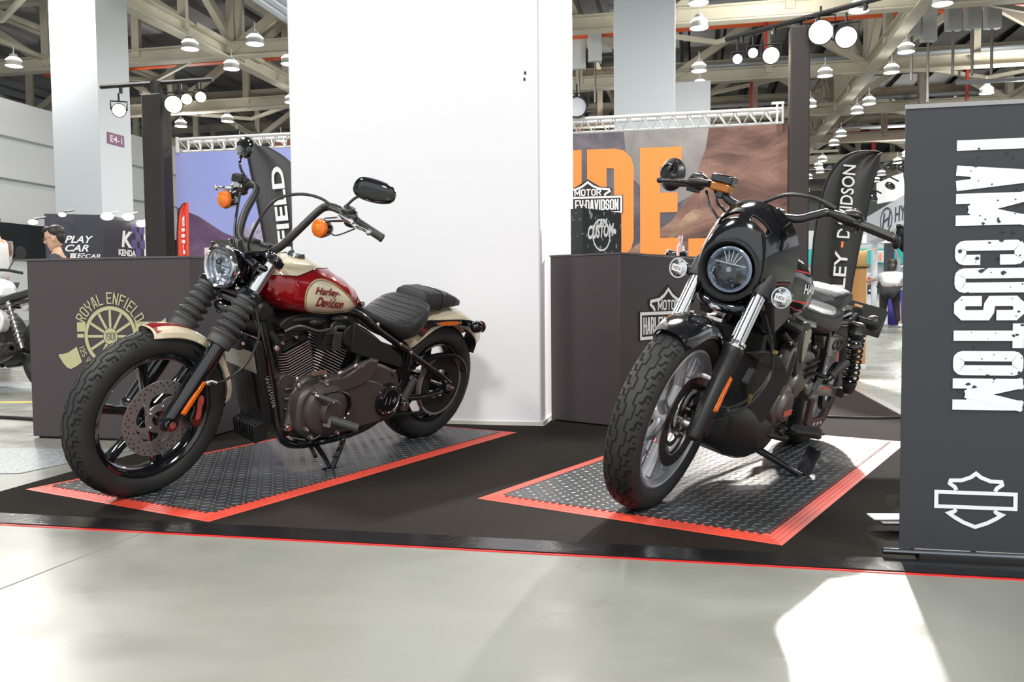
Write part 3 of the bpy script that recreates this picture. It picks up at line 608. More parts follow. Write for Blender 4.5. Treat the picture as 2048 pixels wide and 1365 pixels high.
def par(p, aim, r, em, col, label, can=MATT, zt=None):
    o = empty('stage_light', p, 0, label, 'stage light'); d = (V(aim)-V(p)).normalized()
    g = G(); g.lathe([(0, -r*1.6), (r*.6, -r*1.5), (r*.95, -r*.6), (r*1.05, r*.35), (r*.95, r*.35), (r*.9, 0)], (0, 0, 0), d, 20); obj('lamp_can', g, can, o)
    g = G(); g.lathe([(0, 0), (r*.9, 0)], d*r*.1, d, 20); obj('glowing_lens', g, mat('lens_glow_%s' % label[:9].replace(' ', '_'), col, .5, emit=em), o)
    g = G(); s_ = d.cross(Z).normalized(); g.tube([s_*r*1.1, s_*r*1.15+Z*r*1.3, -s_*r*1.15+Z*r*1.3, -s_*r*1.1], .012, 6); g.tube([Z*r*1.3, Z*(max(r*1.3+.12, (zt-p[2]) if zt else 0))], .014, 6); obj('yoke', g, can, o)
    return o
g = G(); g.tube([(2.98, 12.02, 4.24), (4.6, 10.15, 4.24)], .035, 8); g.tube([ab(1.3, BD-.17, 4.1), ab(1.3, BD-.17, 4.26)], .05, 8)
for t in (.1, .3, .55, .8): q = V((2.98, 12.02, 4.24)).lerp(V((4.6, 10.15, 4.24)), t); g.tube([q, q-Z*.1], .03, 6)
obj('lamp_bar', g, SAT, label='black lamp bar crossing the top of the right booth post', cat='lamp bar')
par((3.10, 11.88, 3.94), (2.2, 9, 2.6), .07, 4, (.75, .82, 1), 'small bluish stage light at the left end of the right lamp bar', zt=4.24); par((3.26, 11.70, 3.97), (2.6, 9, 2.8), .07, 4, (.8, .86, 1), 'blue-white small stage light next to the leftmost one', zt=4.24)
par((3.44, 11.49, 3.88), (.5, 3, .6), .11, 40, (1, .86, .62), 'warm stage light left of the right booth post'); par((3.90, 10.96, 4.02), (1.1, 2.6, .4), .15, 90, (1, .95, .88), 'brightest white stage light right of the booth post'); par((4.12, 10.70, 3.88), (1.1, 2.6, .4), .13, 60, (1, .94, .86), 'glaring stage light just below the brightest one')
g = G(); g.tube([ab(-8.95, BD-.1, 4.02), ab(-7.05, BD-.1, 4.02)], .035, 8); g.tube([ab(-7.95, BD-.17, 3.8), ab(-7.95, BD-.17, 4.02)], .09, 8)
for a in (-8.6, -8.1, -7.6, -7.3): g.tube([ab(a, BD-.1, 4.02), ab(a, BD-.1, 3.9)], .03, 6)
obj('lamp_bar', g, SAT, label='black lamp bar on top of the left booth post', cat='lamp bar')
par(ab(-7.58, BD-.3, 3.64), (-2.6, 5, .3), .13, 30, (1, .88, .6), 'large warm stage light under the left lamp bar'); par(ab(-7.36, BD-.3, 3.70), (-2.6, 5, .3), .08, 25, (1, .82, .5), 'middle amber stage light under the left lamp bar'); par(ab(-7.13, BD-.3, 3.72), (-2.6, 5, .3), .08, 25, (1, .86, .6), 'rightmost warm stage light under the left lamp bar'); par(ab(-8.5, BD-.3, 3.6), (-2.6, 5, .3), .10, 25, (1, .86, .62), 'leftmost warm stage light beside the pale column')
par(ab(-1.58, BD-.1, 3.32), (0, 6, 2), .14, .3, (.5, .52, .55), 'black unlit round lamp on the truss beside the white pillar')
# ============================================================ FEATHER FLAGS
def feather(P, L, Rg, m, name, label, loc, ez=None, folds=.02, txt=None):
    """L,Rg: left and right edges as (x,z) from the pole foot; laid along P (unit vector)"""
    o = empty(name, loc, 0, label, 'flag'); P = V(P).normalized(); N = Z.cross(P)
    L2 = catmull([(x, 0, z) for x, z in L], 6); R2 = catmull([(x, 0, z) for x, z in Rg], 6); g = G(); n = 16; vs = []
    for a, b in zip(L2, R2):
        for j in range(n+1):
            q = a.lerp(b, j/n); vs.append(P*q.x+Z*q.z+N*folds*sin(j/n*9+q.z*2.2)*sin(j/n*pi))
    g.add(vs, [(i*(n+1)+j, i*(n+1)+j+1, (i+1)*(n+1)+j+1, (i+1)*(n+1)+j) for i in range(len(L2)-1) for j in range(n)])
    obj('cloth', g, m, o, solid=.003); return o, P, N
FLG = mat('black_flag_cloth', (.022, .020, .020), .42, sheen=0)
YF = 7.9; fx = lambda px: (px-1024)/1720*YF; fz = lambda px, py: .76+(590-.0089*(px-1024)-py)/1720*YF
x0 = fx(1625); Lp_ = [(x-x0, z) for x, z in [(fx(1618), .15), (fx(1622), fz(1622, 600)), (fx(1628), fz(1628, 480)), (fx(1645), fz(1645, 385)), (fx(1668), fz(1668, 335)), (fx(1700), fz(1700, 310)), (fx(1735), fz(1735, 305)), (fx(1757), fz(1757, 307))]]
Rp_ = [(x-x0, z) for x, z in [(fx(1700), .15), (fx(1702), fz(1702, 600)), (fx(1714), fz(1714, 520)), (fx(1730), fz(1730, 440)), (fx(1740), fz(1740, 390)), (fx(1749), fz(1749, 350)), (fx(1756), fz(1756, 320)), (fx(1759), fz(1759, 309))]]
o, P, N = feather((1, 0, 0), Lp_, Rp_, FLG, 'feather_flag', 'tall black feather flag with white brand name behind the black motorcycle', (x0, YF, 0))
tx = V((fx(1683)-x0, -.03, fz(1683, 620))); td = V((fx(1707)-fx(1683), 0, fz(1707, 330)-fz(1683, 620))); tdn = td.normalized(); tu = V((-tdn.z, 0, tdn.x))
def flagtext(g, s_, f0, f1, hh, off=.012): g.text(s_, tx+td*f0+tu*-hh*.0, tdn, tu, td.length*(f1-f0), hh, off, t=.002)
g = G(); flagtext(g, 'HARLEY', -.17, .40, .118); flagtext(g, 'DAVIDSON', .49, .985, .118); obj('white_name', g, WHT, o)
g = G(); g.prism([(0, 0), (.055, 0), (.055, .02), (0, .02)], tx+td*.425+tu*.05+V((0, -.002, 0)), tdn, tu, .001); obj('orange_dash', g, ORG, o)
g = G(); g.tube([(Lp_[0][0]-.01, 0, .02)]+[(x-.008, 0, z) for x, z in Lp_], .008, 8, 3); obj('pole', g, MATT, o); g = G(); g.bar((-.3, 0, .01), (.3, 0, .01), .3, .02); obj('foot', g, MATT, o)
YF = 10.2; fz = lambda px, py: .76+(590-.0089*(px-1024)-py)/1720*YF
x0 = fx(503); Lp_ = [(fx(a)-x0, fz(a, b)) for a, b in ((560, 640), (540, 520), (530, 455), (518, 385), (508, 330), (503, 293))]; Rp_ = [(fx(a)-x0, fz(a, b)) for a, b in ((625, 640), (620, 520), (614, 450), (606, 385), (588, 328), (505, 292))]
Rp_[4:] = [(fx(592)-x0, fz(592, 330)), (fx(545)-x0, fz(545, 296))]
o, P, N = feather((1, 0, 0), Lp_, Rp_, mat('charcoal_flag_cloth', (.05, .05, .055), .55), 'feather_flag', 'charcoal feather flag with white letters left of the white pillar', (x0, YF, 0))
g = G(); a_ = V((fx(581)-x0, -.03, fz(581, 640))); b_ = V((fx(556)-x0, -.03, fz(556, 337))); d_ = (b_-a_).normalized(); u_ = V((-d_.z, 0, d_.x)); g.text('ROYAL ENFIELD', a_-u_*.11-d_*.9, d_, u_, (b_-a_).length+.9, .15, .028, t=.002); obj('white_name', g, WHT, o)
g = G(); g.tube([(.35, 0, .02), (.34, 0, .6)]+[(x-.01, 0, z) for x, z in Lp_], .01, 8, 3); obj('pole', g, MATT, o)
YF = 11.0; x0 = fx(362); Lp_ = [(fx(a)-x0, fz(a, b)) for a, b in ((360, 640), (360, 520), (361, 470), (365, 430), (372, 412), (379, 407))]; Rp_ = [(fx(a)-x0, fz(a, b)) for a, b in ((380, 640), (382, 520), (383, 470), (384, 430), (384, 412), (383, 406))]
o, P, N = feather((1, 0, 0), Lp_, Rp_, mat('red_flag_cloth', (.80, .07, .035), .5), 'feather_flag', 'narrow red feather flag with white letters beside the left booth post', (x0, YF, 0))
g = G(); g.text('aprilia', (fx(379)-x0, -.03, fz(372, 560)), Z, -X, fz(372, 432)-fz(372, 560), .055, .02, t=.002); obj('white_name', g, WHT, o)
g = G(); g.tube([(-.01, 0, .02)]+[(x-.008, 0, z) for x, z in Lp_], .008, 8, 3); obj('pole', g, MATT, o)
# ============================================================ LEFT BACKGROUND BOOTH
def pan(name, m, p0, p1, z0, z1, parent, t=.05):
    g = G(); p0 = V((*p0, 0)); p1 = V((*p1, 0)); d = (p1-p0); g.prism([(0, z0), (d.length, z0), (d.length, z1), (0, z1)], p0, d.normalized(), Z, -t); return obj(name, g, m, parent)
PURP = mat('dark_blue_panel', (.025, .024, .04), .35, noise=(.5, (.05, .045, .07), .4, .7))
D1 = 15.2; p0 = ((97-1024)/1720*D1, D1); p1 = ((213-1024)/1720*15.5, 15.5); p2 = ((293-1024)/1720*17.0, 17.0); p3 = ((330-1024)/1720*17.8, 17.8)
o = empty('booth_wall', (0, 0, 0), 0, 'dark exhibition booth wall with white car-shop lettering, far left behind the plum counter', 'booth wall')
pan('left_panel', PURP, p0, p1, 0, 2.26, o); d = (V((*p1, 0))-V((*p0, 0))); dn = d.normalized(); n_ = dn.cross(Z)
g = G(); b0 = V((*p0, 0))+n_*.003; g.text('PLAY', b0+dn*.31+Z*1.755, dn, Z, .46, .125, .02, .35, t=.004); g.text('CAR', b0+dn*.31+Z*1.60, dn, Z, .38, .125, .02, .35, t=.004); g.text('真玩CAR', b0+dn*.36+Z*1.475, dn, Z, .52, .10, .015, .2, t=.004); obj('white_lettering', g, WHT, o)
o = empty('booth_wall', (0, 0, 0), 0, 'dark booth wall with a large white letter K, right of the car-shop panel', 'booth wall')
pan('dark_panel', mat('violet_black_panel', (.022, .018, .035), .35), p1, p2, 0, 2.27, o); d = (V((*p2, 0))-V((*p1, 0))); dn = d.normalized(); n_ = dn.cross(Z); b0 = V((*p1, 0))+n_*.003
g = G(); g.text('K', b0+dn*.62+Z*1.72, dn, Z, .42, .31, .04, .15, t=.004); g.text('KENDA', b0+dn*.50+Z*1.56, dn, Z, .66, .12, .04, t=.004); obj('white_lettering', g, WHT, o)
g = G()
for i in range(6):
    for j in range(3):
        if (i+j) % 2: g.prism([(0, 0), (.22, .03), (.22, .2), (0, .17)], b0+dn*(1.0+j*.16)+Z*(1.25+i*.15), dn, Z, .001)
obj('violet_checks', g, mat('violet_print', (.10, .06, .22), .5), o)
o = empty('booth_wall', (0, 0, 0), 0, 'plain white booth wall between the K panel and the dark post', 'booth wall'); pan('white_panel', WALLW, p2, p3, 0, 2.2, o)
for k, (x, y, D, s_) in enumerate(((242, 438, 15.9, .9), (281, 439, 16.7, .9), (99, 448, 15.1, .6), (156, 434, 15.3, .5), (306, 452, 17.2, .9))):
    P_ = V(((x-1024)/1720*D, D-.4, .76+(597-y)/1720*D)); aim = P_+V((0, 2, -2))
    o = empty('booth_spotlight', P_, 0, 'small booth spotlight, '+('above the seam of the dark panels', 'above the K panel, right one', 'at the left end of the car-shop panel', 'above the car-shop lettering', 'above the plain white panel')[k], 'spotlight', 'booth spotlights')
    g = G(); g.ell((0, 0, 0), (.13*s_, .1*s_, .075*s_), 12, 8); obj('glowing_head', g, mat('booth_lamp_glow', (1, 1, .97), .5, emit=3), o); g = G(); g.tube([(0, 0, .05), (0, .4, .12)], .02, 6); obj('arm', g, STL, o)
# ============================================================ RIGHT BACKGROUND
CARD = mat('cardboard', (.62, .33, .12), .7, noise=(3, (.56, .29, .10), .4, .6))
o = empty('cardboard_stand', (3.14, 8.45, 0), 0, 'tall tan cardboard tower with open flaps behind the black motorcycle', 'cardboard box'); wd = .34
g = G(); g.box((.17, .17, .58), (wd, .34, 1.06)); obj('lower_carton', g, CARD, o); g = G(); g.box((.17, .17, .025), (wd+.01, .35, .05)); obj('white_base', g, WHT, o)
g = G(); g.add([(0, 0, 1.0), (wd, 0, 1.0), (wd, 0, 1.165), (0, 0, 1.165), (0, .34, 1.0), (wd, .34, 1.0), (wd, .34, 1.165), (0, .34, 1.165)], [(0, 1, 2, 3), (5, 4, 7, 6), (1, 5, 6, 2), (4, 0, 3, 7)])
g.add([(wd, 0, 1.165), (wd, .34, 1.165), (wd+.14, .34, 1.185), (wd+.14, 0, 1.185)], [(0, 1, 2, 3)]); g.add([(0, 0, 1.165), (0, .34, 1.165), (-.05, .34, 1.29), (-.05, 0, 1.29)], [(0, 1, 2, 3)])
for q in g.v: q.y -= .004
obj('upper_carton', g, mat('light_cardboard', (.85, .50, .20), .7), o, solid=.005)
g = G(); g.bar((-.003, -.012, 1.0), (wd+.02, -.012, 1.0), .01, .012); obj('dark_tape', g, MATT, o)
def at(px, py, D): d = fw+rt*((px-1024)/1720)-up*((py-682.5)/1720); return EYE+d*(D/d.y)
def sheet(name, P, D, m, parent, t=.06):
    g = G(); Q = [at(px, py, d) for (px, py), d in zip(P, D if isinstance(D, (list, tuple)) else [D]*len(P))]; n = (Q[1]-Q[0]).cross(Q[2]-Q[0]).normalized()
    if n.y < 0: n = -n
    g.rings([Q, [q+n*t for q in Q]]); return obj(name, g, m, parent, smooth=10)
o = empty('car_booth_sign', (0, 0, 0), 0, 'white overhead sign with a slanted H oval and dark capitals, between flag and banner', 'sign')
q0, q1 = V((7.9, 19.2, 0)), V((7.35, 15.6, 0)); dn = (q1-q0).normalized(); n_ = dn.cross(Z)
g = G(); L_ = (q1-q0).length; g.prism([(-.0, 1.85), (L_, 2.10), (L_, 2.66), (0, 2.42)], q0, dn, Z, -.3)
g.prism([(.02, 0), (.14, 0), (.14, 1.9), (.02, 1.9)], q0-n_*.1, dn, Z, -.1); obj('sign_panel', g, mat('pale_sign', (.78, .82, .88), .4), o)
HB = mat('slate_blue_print', (.06, .07, .13), .5); cc = q0+dn*1.55+Z*2.22+n_*.006
g = G(); g.ribbon([cc+dn*x*2.2+Z*y*1.25+n_*.001 for x, y in cir(.19, 32)], .045, n_, True)
for x in (-.2, .2): g.ribbon([cc+dn*(x-.05)-Z*.15, cc+dn*(x+.07)+Z*.15], .09, n_)
g.ribbon([cc-dn*.2-Z*.03, cc+dn*.0+Z*.0, cc+dn*.2+Z*.03], .05, n_)
g.text('HYUNDAI', cc+dn*.62-Z*.10, dn, Z+dn*.06, 2.3, .30, .012, t=.003); obj('dark_lettering', g, HB, o)
o = empty('white_canopy', (0, 0, 0), 0, 'low white canopy edge under the slanted H sign', 'canopy'); sheet('canopy_edge', [(1725, 470), (1830, 458), (1830, 484), (1725, 487)], 19.6, WHT, o, .5); sheet('canopy_leg', [(1700, 484), (1708, 484), (1708, 660), (1700, 660)], 19.8, WHT, o, .2); sheet('upper_block', [(1770, 362), (1806, 346), (1812, 398), (1772, 404)], 21, WHT, o, .5)
for k, (x, y) in enumerate(((1780, 372), (1803, 338), (1745, 396))):
    o = empty('booth_speaker', at(x, y, 19.8), 0, 'black lamp above the slanted H sign, '+('middle one', 'highest, next to the banner', 'lowest, beside the flag')[k], 'stage light', 'black lamps above the sign'); g = G(); g.ell((0, 0, 0), (.13, .09, .08), 12, 8, MX.Rotation(.5, 3, 'Y')); obj('head', g, BLK, o); g = G(); g.tube([(-.2, 0, .15), (0, 0, .2), (.2, 0, .1)], .02, 6); obj('bracket', g, MATT, o)
o = empty('dark_post', at(1776, 655, 22), 0, 'dark square post standing behind the bending person', 'post'); P0 = o.location
g = G(); g.box((0, 0, 1.35), (.18, .2, 2.7)); obj('shaft', g, mat('slate_post', (.035, .042, .055), .5), o); g = G(); g.box((0, 0, .02), (.4, .4, .04)); obj('base', g, MATT, o); o.location.z = 0
TEAL = mat('teal_print', (.05, .50, .50), .5)
o = empty('teal_booth', (0, 0, 0), 0, 'far booth with a teal band over white and a red shelf front', 'booth'); 
for nm, P, m, D in (('teal_band', [(1600, 499), (1840, 497), (1840, 528), (1600, 530)], TEAL, 25), ('white_wall', [(1600, 529), (1840, 527), (1840, 637), (1600, 639)], WHT, 25.3), ('upper_wall', [(1600, 462), (1840, 460), (1840, 498), (1600, 500)], GRY, 25.3), ('red_band', [(1736, 556), (1840, 553), (1840, 568), (1736, 569)], mat('red_band', (.75, .05, .05), .5), 23.6), ('shelf_goods', [(1736, 569), (1840, 568), (1840, 604), (1736, 604)], mat('mixed_goods', (.02, .02, .03), .5, noise=(14, (.5, .12, .10), .55, .7, 2)), 23.8), ('white_logo', [(1752, 501), (1768, 501), (1768, 525), (1752, 525)], WHT, 24.8)): sheet(nm, P, D, m, o)
g = G()
for x in (1742, 1788): g.text('Milwaukee', at(x, 564, 23.5), X, Z, .34, .10, .02, .3, t=.003)
obj('white_script', g, WHT, o); g = G(); g.text('101', at(1757, 522, 24.7), X, Z, .1, .24, .03); obj('orange_marks', g, ORG, o)
o = empty('cloth_covered_table', at(1812, 652, 19.3), 0, 'table under a long royal blue cloth beside the bending person', 'table'); o.location.z = 0
BLU = mat('royal_blue_cloth', (.07, .055, .36), .6)
g = G(); P_ = []
for i in range(41): u = i/40; P_.append((-.55+u*1.5, .04*sin(i*1.3)))
g.add([(x, y-.32, .02+.12*(.5+.5*sin(x*4))) for x, y in P_]+[(x, -.30+y*.3, .40) for x, y in P_]+[(x, -.30, .77) for x, y in P_]+[(x, .4, .77) for x, y in P_], [(r*41+i, r*41+i+1, (r+1)*41+i+1, (r+1)*41+i) for r in range(3) for i in range(40)]); obj('table_cloth', g, BLU, o, solid=.004)
g = G(); g.box((.2, .05, .745), (1.45, .66, .03))
for x in (-.45, .85):
    for y in (-.22, .32): g.box((x, y, .37), (.04, .04, .73))
obj('trestle', g, STL, o)
g = G(); bp = at(1797, 612, 19.1); bp.z = .79
g.box((.0, 0, .12), (.12, .12, .24)); g.tube([(0, 0, .2), (-.02, 0, .7)], .05, 8); g.tube([(-.02, 0, .7), (-.12, 0, 1.0)], .03, 8); g.tube([(0, 0, .5), (.25, .0, .6), (.3, 0, .62)], .015, 6); g.tube([(-.2, 0, .22), (.18, 0, .26)], .015, 6); g.xf(MX.Translation(bp)); obj('machine_display', g, mat('mixed_steel', (.5, .5, .52), .3, .8), label='chrome machine parts on the blue-clothed table', cat='machine')
o = empty('flower_arrangement', at(1753, 612, 20.3), 0, 'bunch of white and pink flowers left of the bending person', 'flowers'); o.location.z = 0
g = G(); g.box((0, 0, .35), (.5, .3, .7)); obj('white_stand', g, WHT, o)
random.seed(5); g = G(); g3 = G(); g4 = G()
for i in range(70):
    p = V((random.gauss(0, .13), random.gauss(0, .1), .95+random.gauss(0, .11))); (g, g3, g4, g)[i % 4].ell(p, (.035, .035, .028), 7, 5)
obj('leaves', g, mat('leaf_green', (.06, .12, .04), .6), o); obj('white_blossoms', g3, WHT, o); obj('pink_blossoms', g4, mat('pink', (.7, .25, .22), .6), o)
g = G(); g.tube([(0, 0, .7), (0, 0, .95)], .06, 8); obj('stems', g, mat('leaf_green', (.06, .12, .04), .6), o)
# ============================================================ PEOPLE
def skin(name, J, E, m, parent=None, sub=1, root=0):
    """J = {key:(x,y,z,r)}, E = edges between keys; grows one continuous surface"""
    ks = list(J); me = bpy.data.meshes.new(name); me.from_pydata([J[k][:3] for k in ks], [(ks.index(a), ks.index(b)) for a, b in E], []); me.materials.append(m)
    o = bpy.data.objects.new(name, me); COL.objects.link(o); me.skin_vertices or 0
    q = o.modifiers.new('k', 'SKIN'); q.use_smooth_shade = True
    for i, k in enumerate(ks):
        r = J[k][3]; r = r if isinstance(r, tuple) else (r, r); me.skin_vertices[0].data[i].radius = r; me.skin_vertices[0].data[i].use_root = (i == root)
    q = o.modifiers.new('u', 'SUBSURF'); q.levels = q.render_levels = sub
    if parent: o.parent = parent
    return o
def head(o, c, yaw, pitch=0, hair='short', glasses=False, hm=HAIR, s_=1):
    M = MX.Translation(c) @ MX.Rotation(yaw, 4, 'Z') @ MX.Rotation(pitch, 4, 'Y') @ MX.Scale(s_, 4)     # faces +x
    g = G(); R_ = []
    for z, rx, ry, cx in ((-.125, .012, .012, .055), (-.118, .03, .032, .045), (-.10, .055, .05, .025), (-.07, .075, .062, .012), (-.03, .086, .068, .004), (.01, .093, .073, 0), (.05, .096, .075, -.003), (.085, .086, .068, -.006), (.11, .06, .05, -.008), (.124, .02, .02, -.01)):
        R_.append([V((cx+rx*cos(2*pi*j/20)*(.96 if cos(2*pi*j/20) > 0 else 1), ry*sin(2*pi*j/20), z)) for j in range(20)])
    g.rings(R_); g.ell((.098, 0, -.022), (.018, .013, .02), 8, 6); g.ell((.09, 0, .0), (.012, .009, .03), 8, 6)
    for y in (-1, 1): g.ell((-.002, y*.077, -.01), (.02, .009, .03), 8, 6)
    g.xf(M); obj('head', g, SKIN, o)
    g = G()
    for y in (-1, 1): g.ell((.082, y*.03, .008), (.008, .013, .007), 8, 6)
    g.xf(M); obj('eyes', g, mat('eye_dark', (.03, .02, .02), .2), o)
    g = G(); g.ell((.084, 0, -.062), (.010, .022, .005), 8, 6); g.xf(M); obj('mouth', g, mat('lips', (.45, .16, .13), .5), o)
    g = G(); random.seed(11)
    if hair == 'short':
        g.ell((-.022, 0, .058), (.092, .083, .080), 20, 12); g.ell((.045, 0, .098), (.055, .07, .038), 14, 8); g.ell((-.055, 0, .01), (.05, .077, .085), 14, 8)
    else:
        g.ell((-.02, 0, .04), (.105, .092, .10), 20, 12); g.ell((-.05, 0, -.05), (.07, .085, .10), 16, 10)
    g.xf(M); obj('hair', g, hm, o, sub=1)
    if glasses:
        g = G()
        for y in (-1, 1): g.lathe([(.02, 0), (.022, .001), (.02, .002)], (.098, y*.03, .006), X, 16); g.tube([(.098, y*.05, .01), (.0, y*.08, .01)], .0015, 5)
        g.tube([(.1, -.01, .008), (.1, .01, .008)], .0015, 5); g.xf(M); obj('glasses', g, STL, o)
def hand(o, w, d, side, m=SKIN):
    w = V(w); d = V(d).normalized(); s_ = d.cross(Z).normalized()*side; J = {'w': (*w, .025), 'p': (*(w+d*.05), (.038, .016)), 'k': (*(w+d*.09), (.04, .014))}; E = [('w', 'p'), ('p', 'k')]
    for i in range(4):
        b = w+d*.09+s_*(-.03+.02*i); l = (.065, .078, .074, .056)[i]; J['a%d' % i] = (*b, .010); J['b%d' % i] = (*(b+d*l*.55-Z*.01), .0088); J['c%d' % i] = (*(b+d*l-Z*.028), .0075); E += [('k', 'a%d' % i), ('a%d' % i, 'b%d' % i), ('b%d' % i, 'c%d' % i)]
    J['t'] = (*(w+d*.03-s_*.045), .012); J['u'] = (*(w+d*.075-s_*.06-Z*.01), .009); E += [('p', 't'), ('t', 'u')]
    skin('hand', J, E, m, o)
def standing(loc, yaw, label, shirt, trousers, hair='short', glasses=False, H=1.0, tilt=0, hs=.98):
    o = empty('person', loc, yaw, label, 'person')
    J = dict(p=(0, 0, .95, (.15, .11)), s=(0, 0, 1.15, (.145, .10)), c=(0, 0, 1.33, (.17, .11)), n=(0, 0, 1.46, .06), h=(.015, 0, 1.54, .05))
    E = [('p', 's'), ('s', 'c'), ('c', 'n'), ('n', 'h')]
    for k, y in (('l', 1), ('r', -1)):
        J.update({k+'h': (0, y*.10, .88, .09), k+'k': (.01, y*.11, .50, .058), k+'a': (0, y*.11, .09, .038), k+'t': (.13, y*.12, .035, (.04, .03)), k+'s': (0, y*.19, 1.37, .055), k+'e': (.02, y*.25, 1.10, .040), k+'w': (.14, y*.23, .88, .028)})
        E += [('p', k+'h'), (k+'h', k+'k'), (k+'k', k+'a'), (k+'a', k+'t'), ('c', k+'s'), (k+'s', k+'e'), (k+'e', k+'w')]
    skin('body', J, E, SKIN, o)
    S = dict(p=(0, 0, .92, (.175, .13)), s=(0, 0, 1.15, (.165, .12)), c=(0, 0, 1.34, (.19, .13)), n=(0, 0, 1.44, .07)); ES = [('p', 's'), ('s', 'c'), ('c', 'n')]
    T = dict(p=(0, 0, .96, (.16, .12))); ET = []
    for k, y in (('l', 1), ('r', -1)):
        S.update({k+'s': (0, y*.19, 1.37, .07), k+'e': (.015, y*.245, 1.15, .06)}); ES += [('c', k+'s'), (k+'s', k+'e')]
        T.update({k+'h': (0, y*.10, .88, .105), k+'k': (.01, y*.11, .50, .075), k+'a': (0, y*.11, .08, .06)}); ET += [('p', k+'h'), (k+'h', k+'k'), (k+'k', k+'a')]
        hand(o, (.14, y*.23, .88), (.35, 0, -1), y)
        g = G(); g.ell((.06, y*.115, .045), (.14, .05, .045), 12, 8); obj('shoe', g, WHT, o)
    skin('shirt', S, ES, shirt, o); skin('trousers', T, ET, trousers, o)
    head(o, V((.03, 0, 1.62)), 0, tilt, hair, glasses, s_=hs)
    return o
DKT = mat('dark_trousers', (.02, .02, .022), .8); GST = mat('dark_grey_shirt', (.05, .055, .065), .8); WST = mat('white_shirt', (.75, .74, .74), .8)
q = at(116, 510, 9.0); P1_ = standing((q.x, q.y, 0), rad(192), 'person with short dark hair, glasses and dark grey shirt looking down behind the left counter', GST, DKT, 'short', True, tilt=.22, hs=1.16); P1_.scale = (.86, .86, .86)
q = at(-1, 545, 9.2); standing((q.x-.05, q.y, -.02), rad(180), 'person in a white shirt cut off by the left edge of the photo', WST, DKT, 'short', True, tilt=.2)
# bending person
q = at(1779, 656, 18.3); o = empty('person', (q.x, q.y, 0), rad(62), 'person in pale shirt and black trousers seen from behind, bending over the blue-clothed table', 'person')
J = dict(p=(0, 0, .86, (.16, .13)), s=(.14, 0, 1.0, (.15, .11)), c=(.32, 0, 1.10, (.17, .11)), n=(.44, 0, 1.16, .06), h=(.50, 0, 1.17, .05)); E = [('p', 's'), ('s', 'c'), ('c', 'n'), ('n', 'h')]
S = dict(p=(-.02, 0, .82, (.21, .18)), s=(.11, 0, .97, (.20, .17)), c=(.32, 0, 1.10, (.20, .14)), n=(.42, 0, 1.15, .07)); ES = [('p', 's'), ('s', 'c'), ('c', 'n')]; T = dict(p=(-.01, 0, .85, (.20, .17))); ET = []
for k, y in (('l', 1), ('r', -1)):
    J.update({k+'h': (0, y*.10, .78, .09), k+'k': (.03, y*.16, .44, .06), k+'a': (-.03, y*.20, .09, .04), k+'t': (.10, y*.21, .035, (.04, .03)), k+'s': (.34, y*.19, 1.10, .055), k+'e': (.50, y*.36, 1.02, .04), k+'w': (.62, y*.56, .99, .028)})
    E += [('p', k+'h'), (k+'h', k+'k'), (k+'k', k+'a'), (k+'a', k+'t'), ('c', k+'s'), (k+'s', k+'e'), (k+'e', k+'w')]
    S.update({k+'s': (.34, y*.2, 1.10, .075), k+'e': (.47, y*.33, 1.035, .06)}); ES += [('c', k+'s'), (k+'s', k+'e')]
    T.update({k+'h': (0, y*.10, .78, .11), k+'k': (.03, y*.13, .44, .085), k+'a': (-.03, y*.17, .10, .065)}); ET += [('p', k+'h'), (k+'h', k+'k'), (k+'k', k+'a')]
    hand(o, (.62, y*.56, .99), (.6, y*.5, -.1), y); g = G(); g.ell((.04, y*.205, .045), (.14, .05, .045), 12, 8); obj('shoe', g, WHT, o)
skin('body', J, E, SKIN, o); skin('shirt', S, ES, WST, o); skin('trousers', T, ET, DKT, o); head(o, V((.50, 0, 1.32)), 0, .45, 'bob', s_=1.15)

# hall pillar number plate
o = empty('pillar_number_sign', (0, 0, 0), 0, 'small purple sign with white characters on the pale hall pillar at the left', 'sign')
g = G(); c_ = V((-12.39, 24.84, 0))+A*.777
g.prism([(.30, 5.22), (1.04, 5.22), (1.04, 5.55), (.30, 5.55)], c_, B, Z, .01); obj('sign_plate', g, mat('purple_sign', (.23, .09, .20), .5), o); g = G(); g.text('E4-1', c_+B*.42+Z*5.29+A*.012, B, Z, .52, .19, .01); obj('sign_characters', g, WHT, o)

PB1 = (-0.5184, 4.5736, 4.1022, 0.2272, 0.0743, 0.9799, 0.5566)
PB2 = (1.398, 4.2914, 4.0733, 0.2803, 0.0508, 1.0266, 0.4521)
# ============================================================ MOTORCYCLES (x forward, y to the rider's left, z up, origin under the rear axle)
class Bike:
    def __init__(s, p, wb, name, label):
        X0, Y0, psi, lam, dl, sc, rake = p; s.wb = wb; s.Rf = .335; s.Rr = .325
        s.o = bpy.data.objects.new(name, None); COL.objects.link(s.o); tag(s.o, label, 'motorcycle')
        s.o.matrix_world = MX.Translation((X0, Y0, .0095)) @ MX.Rotation(psi, 4, 'Z') @ MX.Rotation(-lam, 4, 'X') @ MX.Scale(sc, 4)
        s.ax = V((-sin(rake), 0, cos(rake))); s.hp = V((wb-cos(rake)*.06, 0, s.Rf-sin(rake)*.06))
        s.S = MX.Translation(s.hp) @ MX.Rotation(dl, 4, s.ax) @ MX.Translation(-s.hp)
        s.nf = V((cos(rake), 0, sin(rake)))       # across the fork, facing forward
    def fk(s, L, y=0, f=0): return V((s.wb, y, s.Rf))+s.ax*L+s.nf*f
    def P(s, name, g, m, parent=None, steer=False, **k):
        if steer: g.xf(s.S)
        return obj(name, g, m, parent or s.o, **k)
